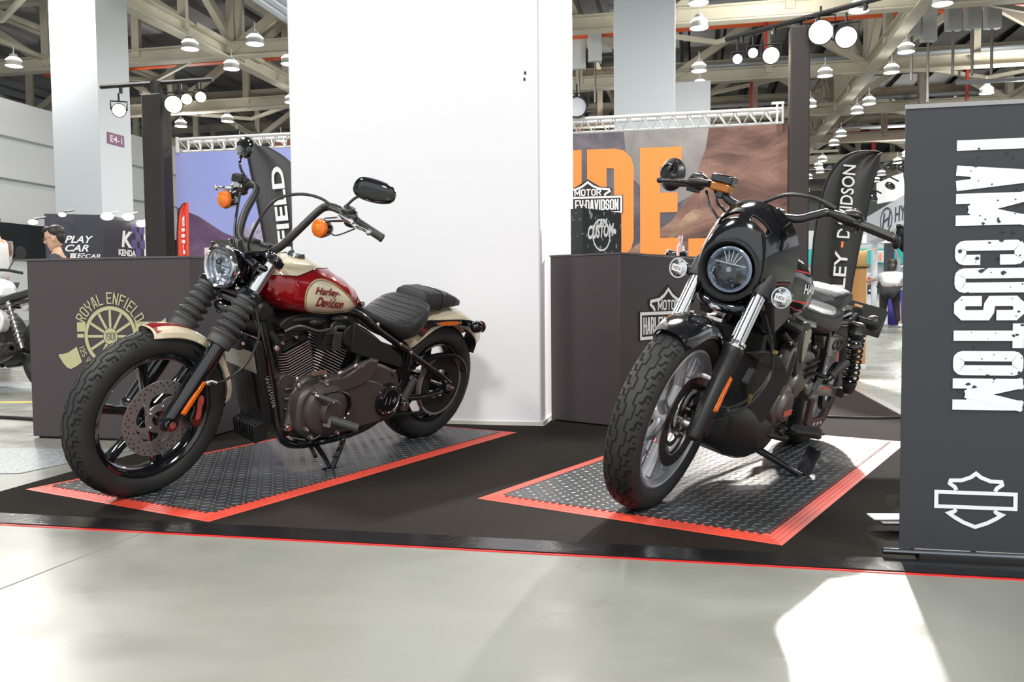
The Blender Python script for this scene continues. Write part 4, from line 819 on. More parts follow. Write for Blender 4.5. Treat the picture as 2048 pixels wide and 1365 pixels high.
def tyre(g, c, R, w, hgt, n=96):
    prof = []
    for i in range(18):
        a = 2*pi*i/18; ca, sa = cos(a), sin(a); e = .82
        prof.append((R-hgt/2+hgt/2*(abs(ca)**e)*(1 if ca > 0 else -1), w/2*(abs(sa)**e)*(1 if sa > 0 else -1)))
    return g.lathe(prof, c, Y, n, closed=True)
def tread(g, c, R, w, hgt, N, a0=0, a1=2*pi, wd=.0045):
    """dark ribbons on the tyre crown, painting in the shade of stepped and hooked grooves"""
    e = .82
    def sp(s_, t):
        an = asn(t); ca, sa = cos(an), sin(an); r = R-hgt/2+hgt/2*abs(ca)**e+.0007; y = w/2*(abs(sa)**e)*(1 if sa > 0 else -1)
        return V(c)+V((cos(s_)*r, y, sin(s_)*r))
    def asn(t): return t*1.12
    nf = lambda p: (V((p.x-c[0], 0, p.z-c[2])).normalized()+V((0, (p.y-c[1])/(w/2)*1.1, 0))).normalized()
    st = 2*pi/N
    for i in range(N):
        s0 = i*st
        if not a0 <= s0 <= a1: continue
        for sg, ph in ((1, 0), (-1, .5)):
            b = s0+ph*st; q = lambda u, t: sp(b+u*st, sg*t)
            def rib(pts, w_=wd):
                P = []
                for (u0, t0), (u1, t1) in zip(pts, pts[1:]):
                    k = 4
                    for j in range(k): P.append(q(u0+(u1-u0)*j/k, t0+(t1-t0)*j/k))
                P.append(q(*pts[-1])); g.ribbon(P, w_, nf)
            rib([(0, .10), (.42, .10), (.5, .26), (1.0, .26), (1.0, .12)], wd*.8)
            rib([(.15, .34), (.15, .55), (.45, .62), (.45, .88), (.36, .95)], wd*1.3)
            rib([(.70, .36), (.70, .52), (.92, .60), (.92, .80)], wd)
            rib([(.24, .70), (.24, .92)], wd*.6); rib([(.66, .68), (.66, .90)], wd*.6)
def fender(g, c, R, w, a0, a1, drop, n=30, th=.004, flare=0):
    RR = []
    for i in range(n+1):
        t = i/n; a = a0+(a1-a0)*t; ring = []; k = 9; r_ = R+flare*(2*t-1)**2*(1 if t > .5 else .3)
        end = min(1, min(t, 1-t)*8)**.5*.25+.75
        for j in range(k): u = -1+2*j/(k-1); ring.append((abs(u)**1.0, u))
        out = []
        for side in (0, th):
            L = []
            for j in range(k):
                u = -pi/2*1.0+pi*j/(k-1); su = sin(u); cu = max(cos(u), 0)
                y = (w/2-side)*(abs(su)**.8)*(1 if su > 0 else -1)*end; r = r_-side-drop+drop*cu**.7
                L.append(V(c)+V((cos(a)*r, y, sin(a)*r)))
            out.append(L)
        RR.append(out[0]+out[1][::-1])
    return g.rings(RR)
def loft(secs, n=28, e=.8):
    """secs = [(x, z_low, z_high, half_width, mid)] -> (G, surface function(x, theta))"""
    def sec(x):
        for a, b in zip(secs, secs[1:]):
            if (a[0]-x)*(b[0]-x) <= 0:
                t = (x-a[0])/(b[0]-a[0]) if a[0] != b[0] else 0; t = t*t*(3-2*t)*.5+t*.5; return [a[i]*(1-t)+b[i]*t for i in range(5)]
        return list(secs[0] if abs(x-secs[0][0]) < abs(x-secs[-1][0]) else secs[-1])
    def S(x, th, off=0):
        _, lo, hi, w, mid = sec(x); zc = lo+(hi-lo)*mid; ca, sa = cos(th), sin(th); f = lambda v: (abs(v)**e)*(1 if v > 0 else -1)
        y = w*f(ca); z = zc+((hi-zc) if sa > 0 else (zc-lo))*f(sa); q = V((x, y, z)); d = V((0, y/max(w, .01), (z-zc)/max(hi-lo, .01)))
        return q+(d.normalized()*off if d.length else d)
    def theta(x, z):       # left-side angle for a height
        _, lo, hi, w, mid = sec(x); zc = lo+(hi-lo)*mid; v = (z-zc)/((hi-zc) if z > zc else (zc-lo)); v = max(-1, min(1, v)); return math.asin((abs(v)**(1/e))*(1 if v > 0 else -1))
    g = G(); xs = []
    for a, b in zip(secs, secs[1:]): xs += [a[0]+(b[0]-a[0])*k/4 for k in range(4)]
    xs.append(secs[-1][0]); g.rings([[S(x, 2*pi*j/n) for j in range(n)] for x in xs]); return g, S, theta
def cooled(g, base, ax, w, d, n, pitch, t=.0035, e1=None):
    """stack of cooling fins along ax; fins are w (across) by d (in y)"""
    ax = V(ax).normalized(); s_ = Y.cross(ax).normalized()
    for i in range(n):
        c = V(base)+ax*pitch*i; k = 1-.10*abs(i/(n-1)-.6)
        pts = [(sx*w/2*k*a, sy*d/2*b) for sx, sy, a, b in ((1, -1, .72, 1), (1, -1, 1, .72), (1, 1, 1, .72), (1, 1, .72, 1), (-1, 1, .72, 1), (-1, 1, 1, .72), (-1, -1, 1, .72), (-1, -1, .72, 1))]
        b0 = [c+s_*x+Y*y for x, y in pts]; b1 = [q+ax*t for q in b0]; m = len(pts)
        g.mat(0); g.add(b0+b1, [tuple(range(m))[::-1], tuple(range(m, 2*m))]); g.mat(1); g.add(b0+b1, [(j, (j+1) % m, m+(j+1) % m, m+j) for j in range(m)])
    g.mat(0)
def slab(g, poly, y0, y1, k=4): P = catmull([(x, 0, z) for x, z in poly], k, True) if k else [V((x, 0, z)) for x, z in poly]; g.prism([(q.x, q.z) for q in P], (0, y0, 0), X, Z, -(y1-y0)); return g
def holes(g, c, y, r, n, hr, ph=0):
    for i in range(n): a = 2*pi*i/n+ph; g.lathe([(0, 0), (hr, 0)], V(c)+V((cos(a)*r, y, sin(a)*r)), Y, 8)
def mirror_y(pts): return [(x, -y, z) for x, y, z in pts]
# ------------------------------------------------------------ BIKE ONE
b = Bike(PB1, 1.63, 'cruiser_motorcycle', 'cream and candy-red cruiser motorcycle with high black handlebars, on the left coral-edged mat')
W = b.wb; FC = V((W, 0, .335)); RC = V((0, 0, .325))
def front_tyre(b, c, parent, w=.112):
    g = G(); tyre(g, c, .335, w, .098); t = b.P('tire', g, RUB, parent, steer=True); g = G(); tread(g, c, .335, w, .098, 24, wd=.0055); g.xf(b.S); obj('tread_groove_shade', g, GRV, t); return t
wheel = empty('front_wheel', (0, 0, 0)); wheel.parent = b.o
front_tyre(b, FC, wheel)
g = G(); g.lathe([(.249, -.044), (.240, -.047), (.231, -.040), (.222, -.024), (.217, -.008), (.217, .008), (.222, .024), (.231, .040), (.240, .047), (.249, .044)], FC, Y, 72, closed=True)
for i in range(6):
    a = rad(13+60*i); d = V((cos(a), 0, sin(a))); s_ = V((-sin(a), 0, cos(a)))
    R_ = []
    for r, w_, t in ((.03, .020, .024), (.09, .016, .021), (.16, .0155, .017), (.205, .019, .018), (.224, .026, .020)):
        R_.append([FC+d*r+s_*w_*x+Y*t*y for x, y in ((1, .6), (.7, 1), (-.7, 1), (-1, .6), (-1, -.6), (-.7, -1), (.7, -1), (1, -.6))])
    g.rings(R_); g.rings([[FC+d*r+s_*w_*x+Y*(.021 if r < .15 else .019)*y for x, y in ((1, 1.12), (-1, 1.12), (-1, -1.12), (1, -1.12))] for r, w_ in ((.08, .004), (.21, .006))])
g.lathe([(0, -.055), (.028, -.055), (.032, -.03), (.045, -.02), (.045, .02), (.032, .03), (.032, .055), (0, .055)], FC, Y, 32)
b.P('cast_rim', g, BLK, wheel, steer=True)
def rotor(b, c, parent, y=.058, R=.152, ri=.108, m=DSC, arms=5):
    g = G(); g.lathe([(ri, y), (R, y), (R, y+.005), (ri, y+.005)], c, Y, 72, closed=True)
    for i in range(arms):
        a0 = 2*pi*i/arms+.3; L = [(.04+(.075)*t, a0+.95*t*t) for t in [k/7 for k in range(8)]]
        g.prism([(r*cos(a), r*sin(a)) for r, a in L]+[(r*cos(a+.42-.12*(r/.11)), r*sin(a+.42-.12*(r/.11))) for r, a in L[::-1]], V(c)+Y*(y+.0045), X, Z, .004)
    g.lathe([(.03, y), (.058, y), (.058, y+.005), (.03, y+.005)], c, Y, 40, closed=True)
    o = b.P('brake_disc', g, m, parent, steer=True)
    g = G(); holes(g, c, y+.0056, R-.009, 30, .0034); holes(g, c, y+.0056, R-.021, 30, .0034, .1); holes(g, c, y+.0056, ri+.012, 15, .003); g.xf(b.S); obj('vent_hole_shade', g, GRV, o)  # flat black discs; the shade of the holes is put into the colour
    g = G()
    for i in range(5): a = 2*pi*i/5+.5; g.bolt(V(c)+V((cos(a)*.048, y+.005, sin(a)*.048)), Y, .006, .007)
    g.xf(b.S); obj('disc_bolts', g, PAPR, o); return o
rotor(b, FC, wheel, ri=.100)
FY = .1136
# forks
for y in (FY, -FY):
    g = G(); g.tube([b.fk(.50, y), b.fk(.77, y)], .0285, 24); b.P('fork_tube', g, CHR, steer=True)
    g = G(); pr = [(.034, .340), (.048, .345), (.050, .365), (.048, .375)]
    for k in range(5): h = .388+k*.033; pr += [(.050-k*.0010, h-.006), (.0575-k*.0016, h+.003), (.0575-k*.0016, h+.007), (.038, h+.020), (.038, h+.023)]
    pr += [(.044, .550), (.044, .562), (.030, .564)]
    g.lathe(pr, b.fk(0, y), b.ax, 32); b.P('fork_gaiter', g, RBB, steer=True)
    g = G(); g.lathe([(0, -.035), (.012, -.034), (.024, -.022), (.033, .02), (.033, .10), (.0365, .16), (.0365, .36), (0, .36)], b.fk(0, y), b.ax, 28); g.lathe([(0, -.030), (.026, -.030), (.031, -.020), (.031, .020), (.026, .030), (0, .030)], b.fk(0, y, .0), Y, 24)
    b.P('fork_slider', g, BLK, steer=True)
g = G(); g.tube([FC+Y*-.145, FC+Y*.145], .010, 16); g.lathe([(.008, 0), (.014, 0), (.014, .006), (.008, .006), (.006, .002)], FC+Y*(FY+.025), Y, 16, closed=True); b.P('front_axle', g, PAPR, steer=True)
g = G()
for L, h in ((.575, .030), (.745, .028)):
    P = [b.fk(L, y, f) for y, f in ((-.155, -.03), (-.155, .03), (-.11, .045), (0, .02), (.11, .045), (.155, .03), (.155, -.03), (.10, -.045), (0, -.085), (-.10, -.045))]
    g.rings([[q-b.ax*h/2 for q in P], [q+b.ax*h/2 for q in P]])
for y in (FY, -FY):
    for L in (.575, .745): g.lathe([(.030, -.018), (.041, -.018), (.041, .018), (.034, .022), (.0, .022)], b.fk(L, y), b.ax, 24)
g.tube([b.fk(.56, 0, -.06), b.fk(.76, 0, -.06)], .03, 16); b.P('triple_clamp', g, BLK, steer=True, bev=.004)
g = G()
for y in (FY, -FY):
    for L in (.575, .745): g.bolt(b.fk(L, y*.75, .045), b.nf, .008, .008); g.bolt(b.fk(L, y*1.25, .02), (0, 1 if y > 0 else -1, 0), .007, .02)
b.P('clamp_bolts', g, PAPR, steer=True)
# amber reflector, caliper, brake hose
def reflector(b, L0, L1, y, f=.0):
    g = G(); q = [b.fk(L, y, f+x) for L, x in ((L0, -.008), (L0, .008), (L1, .008), (L1, -.008))]; g.rings([[p for p in q], [p+Y*.006 for p in q]]); g.rings([[b.fk(L0-.004, y-.006, f-.011), b.fk(L0-.004, y-.006, f+.011), b.fk(L1+.004, y-.006, f+.011), b.fk(L1+.004, y-.006, f-.011)], [b.fk(L0-.004, y, f-.011), b.fk(L0-.004, y, f+.011), b.fk(L1+.004, y, f+.011), b.fk(L1+.004, y, f-.011)]]); b.P('fork_reflector', g, AMB, steer=True, bev=.002)
reflector(b, .055, .195, FY+.036, -.010)
g = G(); slab(g, [(1.545, .42), (1.525, .47), (1.48, .475), (1.465, .43), (1.462, .36), (1.475, .30), (1.51, .295), (1.53, .33), (1.52, .38)], .045, .118); b.P('brake_caliper', g, BLK, steer=True, bev=.006)
g = G(); slab(g, [(1.508, .335), (1.492, .33), (1.483, .35), (1.486, .375), (1.480, .40), (1.486, .425), (1.502, .425), (1.508, .40), (1.506, .37)], .117, .1195); b.P('caliper_badge', g, mat('coral_badge', (.65, .12, .09), .3, .2), steer=True)
g = G()
for x, z in ((1.545, .455), (1.56, .41), (1.470, .475)): g.bolt((x, .115, z), Y, .010, .010)
g.tube([(1.49, .11, .475), (1.46, .12, .485), (1.44, .13, .478)], .009, 8); b.P('caliper_bolts', g, PAPR, steer=True)
g = G(); g.tube([(1.44, .13, .478), (1.40, .15, .50), (1.33, .16, .56), (1.28, .15, .66), (1.27, .10, .76), (1.28, .05, .85)], .0055, 8, 5); b.P('brake_hose', g, SAT, steer=True)
# fender
g = G(); fender(g, FC, .358, .138, rad(80), rad(177), .036, 34); 
b.P('front_fender', g, CRM, steer=True)
g = G(); R_ = []
for i in range(13):
    a = rad(81+34*i/12); w_ = .052*(1-i/12*.75)
    R_.append([FC+V((cos(a)*(.3600-.036*(1-max(cos(abs(u)*w_*1.1/.069*1.35), 0)**.7)), u*w_*1.1, sin(a)*(.3600-.036*(1-max(cos(abs(u)*w_*1.1/.069*1.35), 0)**.7)))) for u in [-1+.25*k for k in range(9)]])
g.add([q for r in R_ for q in r], [(i*9+j, i*9+j+1, (i+1)*9+j+1, (i+1)*9+j) for i in range(12) for j in range(8)]); b.P('fender_tip', g, RED, steer=True, label='candy-red stripe on the fender tip')
g = G()
for y in (.078, -.078): g.tube([FC+V((-.10, y, .27)), FC+V((-.26, y*1.02, .14))], .005, 6)
b.P('fender_bracket', g, BLK, steer=True)
# headlight
HL = V((1.383, 0, .917)); hd = V((1, 0, -.06)).normalized()
def headlight(b, HL, hd, R, shell, bezel):
    o = empty('headlight', (0, 0, 0)); o.parent = b.o
    g = G(); g.lathe([(0, -R*1.25), (R*.35, -R*1.22), (R*.75, -R*.95), (R*1.0, -R*.45), (R*1.06, 0), (R*1.0, .0)], HL, hd, 40); b.P('lamp_bucket', g, shell, o, steer=True)
    g = G(); g.lathe([(R*1.0, -.006), (R*1.08, -.004), (R*1.09, .008), (R*1.02, .020), (R*.93, .014), (R*.95, .0)], HL, hd, 48, closed=True); b.P('bezel', g, bezel, o, steer=True)
    g = G(); g.lathe([(0, -R*.55), (R*.4, -R*.5), (R*.75, -R*.3), (R*.94, .004)], HL, hd, 40); b.P('reflector_bowl', g, REF, o, steer=True)
    e = hd.cross(Y).normalized(); g = G()
    g.lathe([(R*.52, -R*.25), (R*.50, -R*.02), (R*.56, -.0), (R*.60, -R*.25)], HL, hd, 32, closed=True)
    g.box(HL-hd*R*.12, (R*.2, R*1.05, R*.10)); g.ell(HL-hd*R*.16+e*R*.30, (R*.10, R*.20, R*.16), 12, 8); g.ell(HL-hd*R*.16-e*R*.30, (R*.10, R*.26, R*.18), 12, 8); g.lathe([(R*.78, -R*.16), (R*.84, .0), (R*.90, -R*.16)], HL, hd, 40, closed=True)
    b.P('projectors', g, CHR, o, steer=True)
    g = G(); g.box(HL-hd*R*.10+e*R*.02, (R*.22, R*.9, R*.05)); g.ell(HL-hd*R*.06+e*R*.30, (R*.05, R*.12, R*.10), 12, 8); g.ell(HL-hd*R*.06-e*R*.30, (R*.05, R*.15, R*.10), 12, 8); b.P('dark_baffles', g, BLK, o, steer=True)
    g = G(); g.lathe([(0, R*.20), (R*.4, R*.17), (R*.75, R*.09), (R*.97, .004), (R*.97, .0), (R*.75, R*.07), (R*.4, R*.15), (0, R*.18)], HL, hd, 40, closed=False); b.P('lens_glass', g, GLS, o, steer=True)
    return o
headlight(b, HL, hd, .082, BLK, CHR)
g = G(); g.bar((1.37, 0, .985), (1.24, 0, 1.0), .20, .022); g.tube([(1.33, -.13, .95), (1.34, 0, .985), (1.33, .13, .95)], .018, 12, 4)
for y in (-.13, .13): g.tube([(1.33, y, .95), (1.26, y*.9, .93)], .018, 10)
b.P('headlight_bracket', g, BLK, steer=True, bev=.004)
g = G(); g.tube([(1.33, -.10, .79), (1.36, 0, .80), (1.33, .10, .79)], .016, 10, 4); g.ell((1.33, -.02, .745), (.03, .05, .03), 14, 8); g.box((1.30, .0, .72), (.05, .14, .03)); b.P('lower_wiring_cover', g, BLK, steer=True, bev=.004)
# handlebar
half = [(1.222, .0, .993), (1.222, .070, .993), (1.210, .122, 1.030), (1.165, .160, 1.110), (1.100, .186, 1.195), (1.078, .215, 1.220), (1.067, .265, 1.218), (1.062, .315, 1.203), (.992, .429, 1.151)]
g = G(); pts = catmull([(x, -y, z) for x, y, z in half[:0:-1]], 5)+catmull(half, 5); g.tube(pts, .0165, 16); b.P('handlebar', g, SAT, steer=True)
g = G(); g.bar((1.215, -.075, .965), (1.215, .075, .965), .065, .06); g.bar((1.205, -.072, .998), (1.205, -.02, .998), .05, .052); g.bar((1.205, .02, .998), (1.205, .072, .998), .05, .052); g.bar((1.235, -.045, .975), (1.235, .045, .975), .05, .035); g.bar((1.20, -.055, .955), (1.205, .055, .955), .05, .05)
b.P('bar_riser', g, SAT, steer=True, bev=.006)
def along(t0, t1, sg):  # points on the straight grip section
    a = V((1.062, .315*sg, 1.203)); c = V((.992, .429*sg, 1.151)); return a.lerp(c, t0), a.lerp(c, t1)
for sg in (1, -1):
    p0, p1 = along(.28, 1.12, sg); d = (p1-p0).normalized(); g = G(); g.tube([p0, p0.lerp(p1, .04), p0.lerp(p1, .06), p0.lerp(p1, .95), p0.lerp(p1, .97), p1], [.020, .020, .0175, .0175, .020, .019], 20); g.lathe([(.0, 0), (.019, 0), (.015, .004), (0, .004)], p1, d, 16); b.P('grip', g, RBB, steer=True)
    q0, q1 = along(-.12, .26, sg); g = G(); s_ = d.cross(Z).normalized()
    g.tube([q0, q0.lerp(q1, .2), q0.lerp(q1, .85), q1], [.019, .030, .029, .021], 14); g.ell(q0.lerp(q1, .5)+Z*.022-d*.01, (.035, .032, .020), 14, 8); g.ell(q0.lerp(q1, .6)-Z*.02, (.03, .03, .018), 12, 8); b.P('switch_housing', g, SAT, steer=True)
    fw_ = V((1, 0, 0))-d*d.x; fw_.normalize()
    g = G(); l0 = q0+fw_*.034; g.tube([l0-d*.015, l0+d*.02, l0+d*.055], [.014, .017, .012], 12, flat=.8); e0 = l0+d*.05+fw_*.006; tp = V((1.085, .452*sg, 1.166)); g.tube([e0, e0.lerp(tp, .35)+fw_*.008, e0.lerp(tp, .75), tp], [.011, .010, .0085, .0075], 12, 4, flat=.75); g.ell(tp, (.012, .012, .012), 12, 8); g.tube([l0-fw_*.03, l0], .012, 8)
    b.P('clutch_lever' if sg > 0 else 'brake_lever', g, CHR, steer=True)
    if sg < 0: g = G(); g.box(q0.lerp(q1, .3)+Z*.035+fw_*.02, (.06, .05, .035), MX.Rotation(.5, 3, 'Z')); b.P('fluid_reservoir', g, SAT, steer=True, bev=.006)
    # turn signal hanging below the lever clamp
    sc = V((1.165, .282*sg, 1.141)); o = empty('turn_signal', (0, 0, 0)); o.parent = b.o
    ts = V((1, .0, 0)); g = G(); g.lathe([(0, -.052), (.016, -.050), (.030, -.034), (.037, -.005), (.039, .006), (.035, .006)], sc, ts, 24); b.P('signal_bucket', g, BLK, o, steer=True)
    g = G(); g.lathe([(.036, .004), (.038, .012), (.035, .022), (.024, .028), (0, .030)], sc, ts, 24); b.P('amber_lens', g, AMB, o, steer=True)
    g = G(); g.ell(sc+ts*.029, (.002, .016, .016), 12, 6); g.xf(MX.Identity(4)); b.P('bulb_glint', g, AMG, o, steer=True)  # lighter amber disc, the bulb's glint put into its colour
    g = G(); g.tube([sc+V((-.008, 0, .034)), l0+V((-.01, 0, -.012))], [.009, .012], 10); g.ell(l0+V((-.008, 0, -.012)), (.014, .014, .012), 10, 6); b.P('chrome_stalk', g, CHR, o, steer=True)
    g = G(); g.tube([sc+V((-.04, 0, 0)), sc+V((-.05, .03*sg, -.02)), q1+V((.0, 0, -.03))], .003, 6, 5); b.P('signal_wire', g, SAT, o, steer=True)
# mirrors
def mirror(b, base, knee, c, Rx, shape, m=BLK, nd=(1, 0, 0)):
    o = empty('mirror', (0, 0, 0)); o.parent = b.o
    g = G(); g.tube([base, knee, c], .0058, 10, 5); g.ell(base, (.010, .010, .010), 10, 6); b.P('mirror_stem', g, m, o, steer=True)
    g = G(); N = V(nd).normalized(); e1 = Z.cross(N).normalized(); e2 = N.cross(e1); P = catmull([(x, y, 0) for x, y in shape], 5, True)
    R_ = [[V(c)+N*h+(e1*q.x+e2*q.y)*k for q in P] for h, k in ((.022, .25), (.021, .55), (.016, .82), (.006, .97), (-.006, 1.0), (-.010, .985))]
    g.rings(R_); b.P('mirror_shell', g, m, o, steer=True)
    g = G(); g.prism([(q.x*.95, q.y*.95) for q in P], V(c)-N*.0105, e1, e2, -.001); b.P('mirror_glass', g, mat('mirror_glass', (.6, .62, .65), .02, 1), o, steer=True)
SH = [(-.095, -.010), (-.075, .040), (-.02, .050), (.055, .040), (.088, .015), (.080, -.028), (.02, -.045), (-.06, -.040)]
q0 = along(-.12, .26, 1)[0]; mirror(b, q0+V((.0, .0, .03)), q0+V((-.012, .035, .075)), q0+V((-.02, .115, .115)), 0, SH, BLK, (.93, .25, -.10))
q0 = along(-.12, .26, -1)[0]; mirror(b, q0+V((.01, 0, .045)), q0+V((.02, -.02, .09)), q0+V((-.03, -.065, .155)), 0, [(-x, y) for x, y in SH[::-1]], BLK, (.84, -.40, .05))
# cables
g = G(); q0 = V((1.085, .262, 1.225)); g.tube([q0+V((.03, .04, -.01)), (1.13, .22, 1.25), (1.18, .14, 1.248), (1.235, .07, 1.20), (1.275, .03, 1.08), (1.27, .0, .95), (1.24, .02, .80), (1.2, .05, .70)], .006, 8, 6); b.P('clutch_cable', g, SAT, steer=True)
g = G(); g.tube([q0+V((.02, .05, -.01)), q0+V((.045, .005, .0))], .0085, 8); g.tube([(1.10, -.28, 1.19), (1.13, -.25, 1.12), (1.18, -.19, 1.03), (1.22, -.12, .95), (1.22, -.10, .85)], .006, 8, 5); g.lathe([(.009, 0), (.013, .004), (.013, .02), (.0, .02)], (1.10, -.28, 1.18), (0, 0, 1), 12); b.P('brake_line', g, SAT, steer=True)
for k in range(3):
    g = G(); y = -.06+.05*k; g.tube([(1.27, y*.4, .96), (1.30-.02*k, y, .90), (1.27, y*1.2, .82-.03*k), (1.20, y, .74)], .005, 6, 5); b.P('wiring_loom', g, SAT, steer=True)
# fuel tank
tank, TS, TT = loft([(1.215, .845, .885, .02, .45), (1.205, .805, .93, .085, .42), (1.17, .772, .956, .122, .40), (1.10, .742, .974, .148, .36), (1.00, .726, .974, .160, .34), (.90, .720, .944, .160, .34), (.80, .722, .902, .148, .34), (.72, .730, .862, .118, .38), (.66, .742, .818, .075, .45), (.625, .76, .785, .02, .5)], 40, .84)
tk = b.P('fuel_tank', tank, RED)
em = catmull([(x, z, 0) for x, z in ((1.062, .812), (1.052, .862), (1.005, .894), (.94, .888), (.865, .858), (.795, .815), (.738, .775), (.738, .757), (.785, .745), (.87, .742), (.96, .745), (1.035, .765))], 4, True)
cx, cz = .93, .808
def onside(x, z, off, side=1):
    q = TS(x, TT(x, z), off); q.y *= side; return q
for side in (1, -1):
    g = G(); n = len(em); vs = [onside(cx, cz, .0016, side)]; fs = []
    for k in range(1, 9):
        for q in em: vs.append(onside(cx+(q.x-cx)*k/8, cz+(q.y-cz)*k/8, .0016, side))
    for j in range(n): fs.append((0, 1+j, 1+(j+1) % n))
    for k in range(7):
        for j in range(n): a = 1+k*n+j; c_ = 1+k*n+(j+1) % n; fs.append((a, a+n, c_+n, c_))
    if side > 0: fs = [f[::-1] for f in fs]
    g.add(vs, fs); b.P('tank_emblem', g, CRM, tk)
    nf = lambda p: V((0, side, .25)).normalized()
    g = G(); g.ribbon([onside(cx+(q.x-cx)*.965, cz+(q.y-cz)*.95, .0024, side) for q in em], .0035, nf, True); b.P('emblem_pinstripe', g, BLK, tk)
    g = G(); g.ribbon([onside(cx+(q.x-cx)*1.01, cz+(q.y-cz)*1.015, .0024, side) for q in em], .003, nf, True); b.P('emblem_gold_line', g, mat('gold_line', (.75, .42, .10), .3), tk)
    g = G()
    for s_, x0_, z0_, w_, h_ in (('Harley-', 1.018, .826, .150, .040), ('Davidson', 1.005, .782, .165, .042)):
        vs, fs = textmesh(s_, .028, .35); mx_ = max(q[0] for q in vs); my_ = max(q[1] for q in vs)
        f = lambda u, v: onside(x0_-u/mx_*w_*side*(1 if side > 0 else -1), z0_+v/my_*h_-u/mx_*w_*.10, .0048, side)
        g.add([f(*q) for q in vs], fs if side > 0 else [q[::-1] for q in fs])
    b.P('script_lettering', g, mat('maroon_script', (.22, .012, .01), .4), tk)
g = G(); vs = []; nx, nt = 22, 14
wl = lambda x: max(.02, min(1, (x-.80)/.30))
for i in range(nx+1):
    x = .80+(1.196-.80)*i/nx; wth = (pi/2-.50)*wl(x)**.85 if x > .80 else 0
    for j in range(nt+1): th = pi/2+wth*(1-2*j/nt); vs.append(TS(x, th, .0014))
g.add(vs, [(i*(nt+1)+j, i*(nt+1)+j+1, (i+1)*(nt+1)+j+1, (i+1)*(nt+1)+j) for i in range(nx) for j in range(nt)]); b.P('cream_top_panel', g, CRM, tk, label='cream panel over the top of the tank')
g = G()
for k in (0, nt):
    sg = 1 if k else -1; g.ribbon([TS(.80+(1.196-.80)*i/nx, pi/2+sg*-1*(pi/2-.50+.02)*wl(.80+(1.196-.80)*i/nx)**.85*(1 if k else 1), .002) for i in range(nx+1)], .003, (0, -sg*-.5, .8))
b.P('top_pinstripe', g, BLK, tk)
g = G(); c_ = V((1.03, .03, .974)); g.lathe([(0, .022), (.022, .021), (.034, .014), (.038, .004), (.040, 0), (0, 0)], c_, (0, .05, 1), 28); b.P('fuel_cap', g, CHR, tk)
g = G(); g.bolt((.665, .085, .775), (0, 1, 0), .012, .02); g.tube([(.66, .05, .765), (.66, .10, .77)], .012, 10); b.P('tank_mount', g, PAPR, tk)
# seats
def seat(b, name, secs, ribs, e=.72):
    g, S, T = loft(secs, 36, e); st = b.P(name, g, LEA, label=None)
    for P in ribs:
        g = G(); g.ribbon([S(x, th, .0012) for x, th in P], .0028, lambda p: (0, .3 if p.y > 0 else -.3, 1)); b.P('stitched_seam', g, STI, st)
    return st, S
secs = [(.640, .715, .735, .03, .5), (.62, .690, .752, .075, .5), (.56, .668, .728, .110, .5), (.50, .640, .708, .135, .55), (.44, .605, .700, .158, .6), (.38, .578, .712, .176, .62), (.32, .585, .748, .178, .65), (.27, .62, .782, .168, .62), (.235, .66, .792, .150, .6), (.215, .70, .775, .10, .5)]
ribs = []
for x in (.455, .425, .395, .365, .335, .305, .275): ribs.append([(x-.02*abs(u), pi/2+u*1.0) for u in [-1+k/8 for k in range(17)]])
for sg in (1, -1):
    ribs.append([(.24+.38*k/14, pi/2-sg*(1.12-.25*abs(k/14-.4))) for k in range(15)]); ribs.append([(.60-.30*k/12, pi/2-sg*(.25+.75*(k/12)**.7)) for k in range(13)]); ribs.append([(.56-.18*k/10, pi/2-sg*(.15+.9*(k/10)**.7)) for k in range(11)])
seat(b, 'rider_seat', secs, ribs)
secs = [(.232, .735, .80, .085, .5), (.225, .722, .822, .104, .45), (.19, .716, .832, .112, .45), (.12, .722, .834, .112, .5), (.05, .732, .826, .108, .5), (-.02, .740, .806, .10, .5), (-.075, .744, .785, .085, .5), (-.09, .75, .775, .06, .5)]
ribs = [[(.21-.042*i-.008*abs(u), pi/2+u*.85) for u in [-1+k/6 for k in range(13)]] for i in range(7)]+[[(.222-.30*k/12, pi/2-sg*1.02) for k in range(13)] for sg in (1, -1)]
ps, S_ = seat(b, 'passenger_seat', secs, ribs, .5)
g = G(); R_ = [[S_(x, 2*pi*j/30, .0035) for j in range(30)] for x in (.105, .103, .078, .076)]; g.rings(R_, caps=False); b.P('seat_strap', g, LEA, ps, label='wide leather strap across the passenger seat')
# rear wheel and tail
wheel = empty('rear_wheel', (0, 0, 0)); wheel.parent = b.o
def rear_tyre(b, wheel, w=.155, R=.325):
    g = G(); tyre(g, RC, R, w, .118); t = obj('tire', g, RUB, wheel); g = G(); tread(g, RC, R, w, .118, 22, wd=.006); obj('tread_groove_shade', g, GRV, t)
rear_tyre(b, wheel)
g = G(); g.lathe([(.212, -.058), (.202, -.06), (.194, -.045), (.186, -.02), (.184, 0), (.186, .02), (.194, .045), (.202, .06), (.212, .058)], RC, Y, 64, closed=True)
for i in range(6):
    a = rad(20+60*i); d = V((cos(a), 0, sin(a))); s_ = V((-sin(a), 0, cos(a))); g.rings([[RC+d*r+s_*w_*x+Y*.022*y for x, y in ((1, .6), (.7, 1), (-.7, 1), (-1, .6), (-1, -.6), (-.7, -1), (.7, -1), (1, -.6))] for r, w_ in ((.03, .022), (.09, .016), (.16, .016), (.192, .026))])
g.lathe([(0, -.07), (.04, -.07), (.05, -.02), (.05, .05), (.045, .07), (0, .07)], RC, Y, 32); obj('cast_rim', g, BLK, wheel)
g = G(); g.lathe([(.080, .088), (.095, .082), (.152, .082), (.152, .110), (.147, .110), (.095, .100), (.080, .096)], RC, Y, 64, closed=True); obj('drive_pulley', g, MATT, wheel)
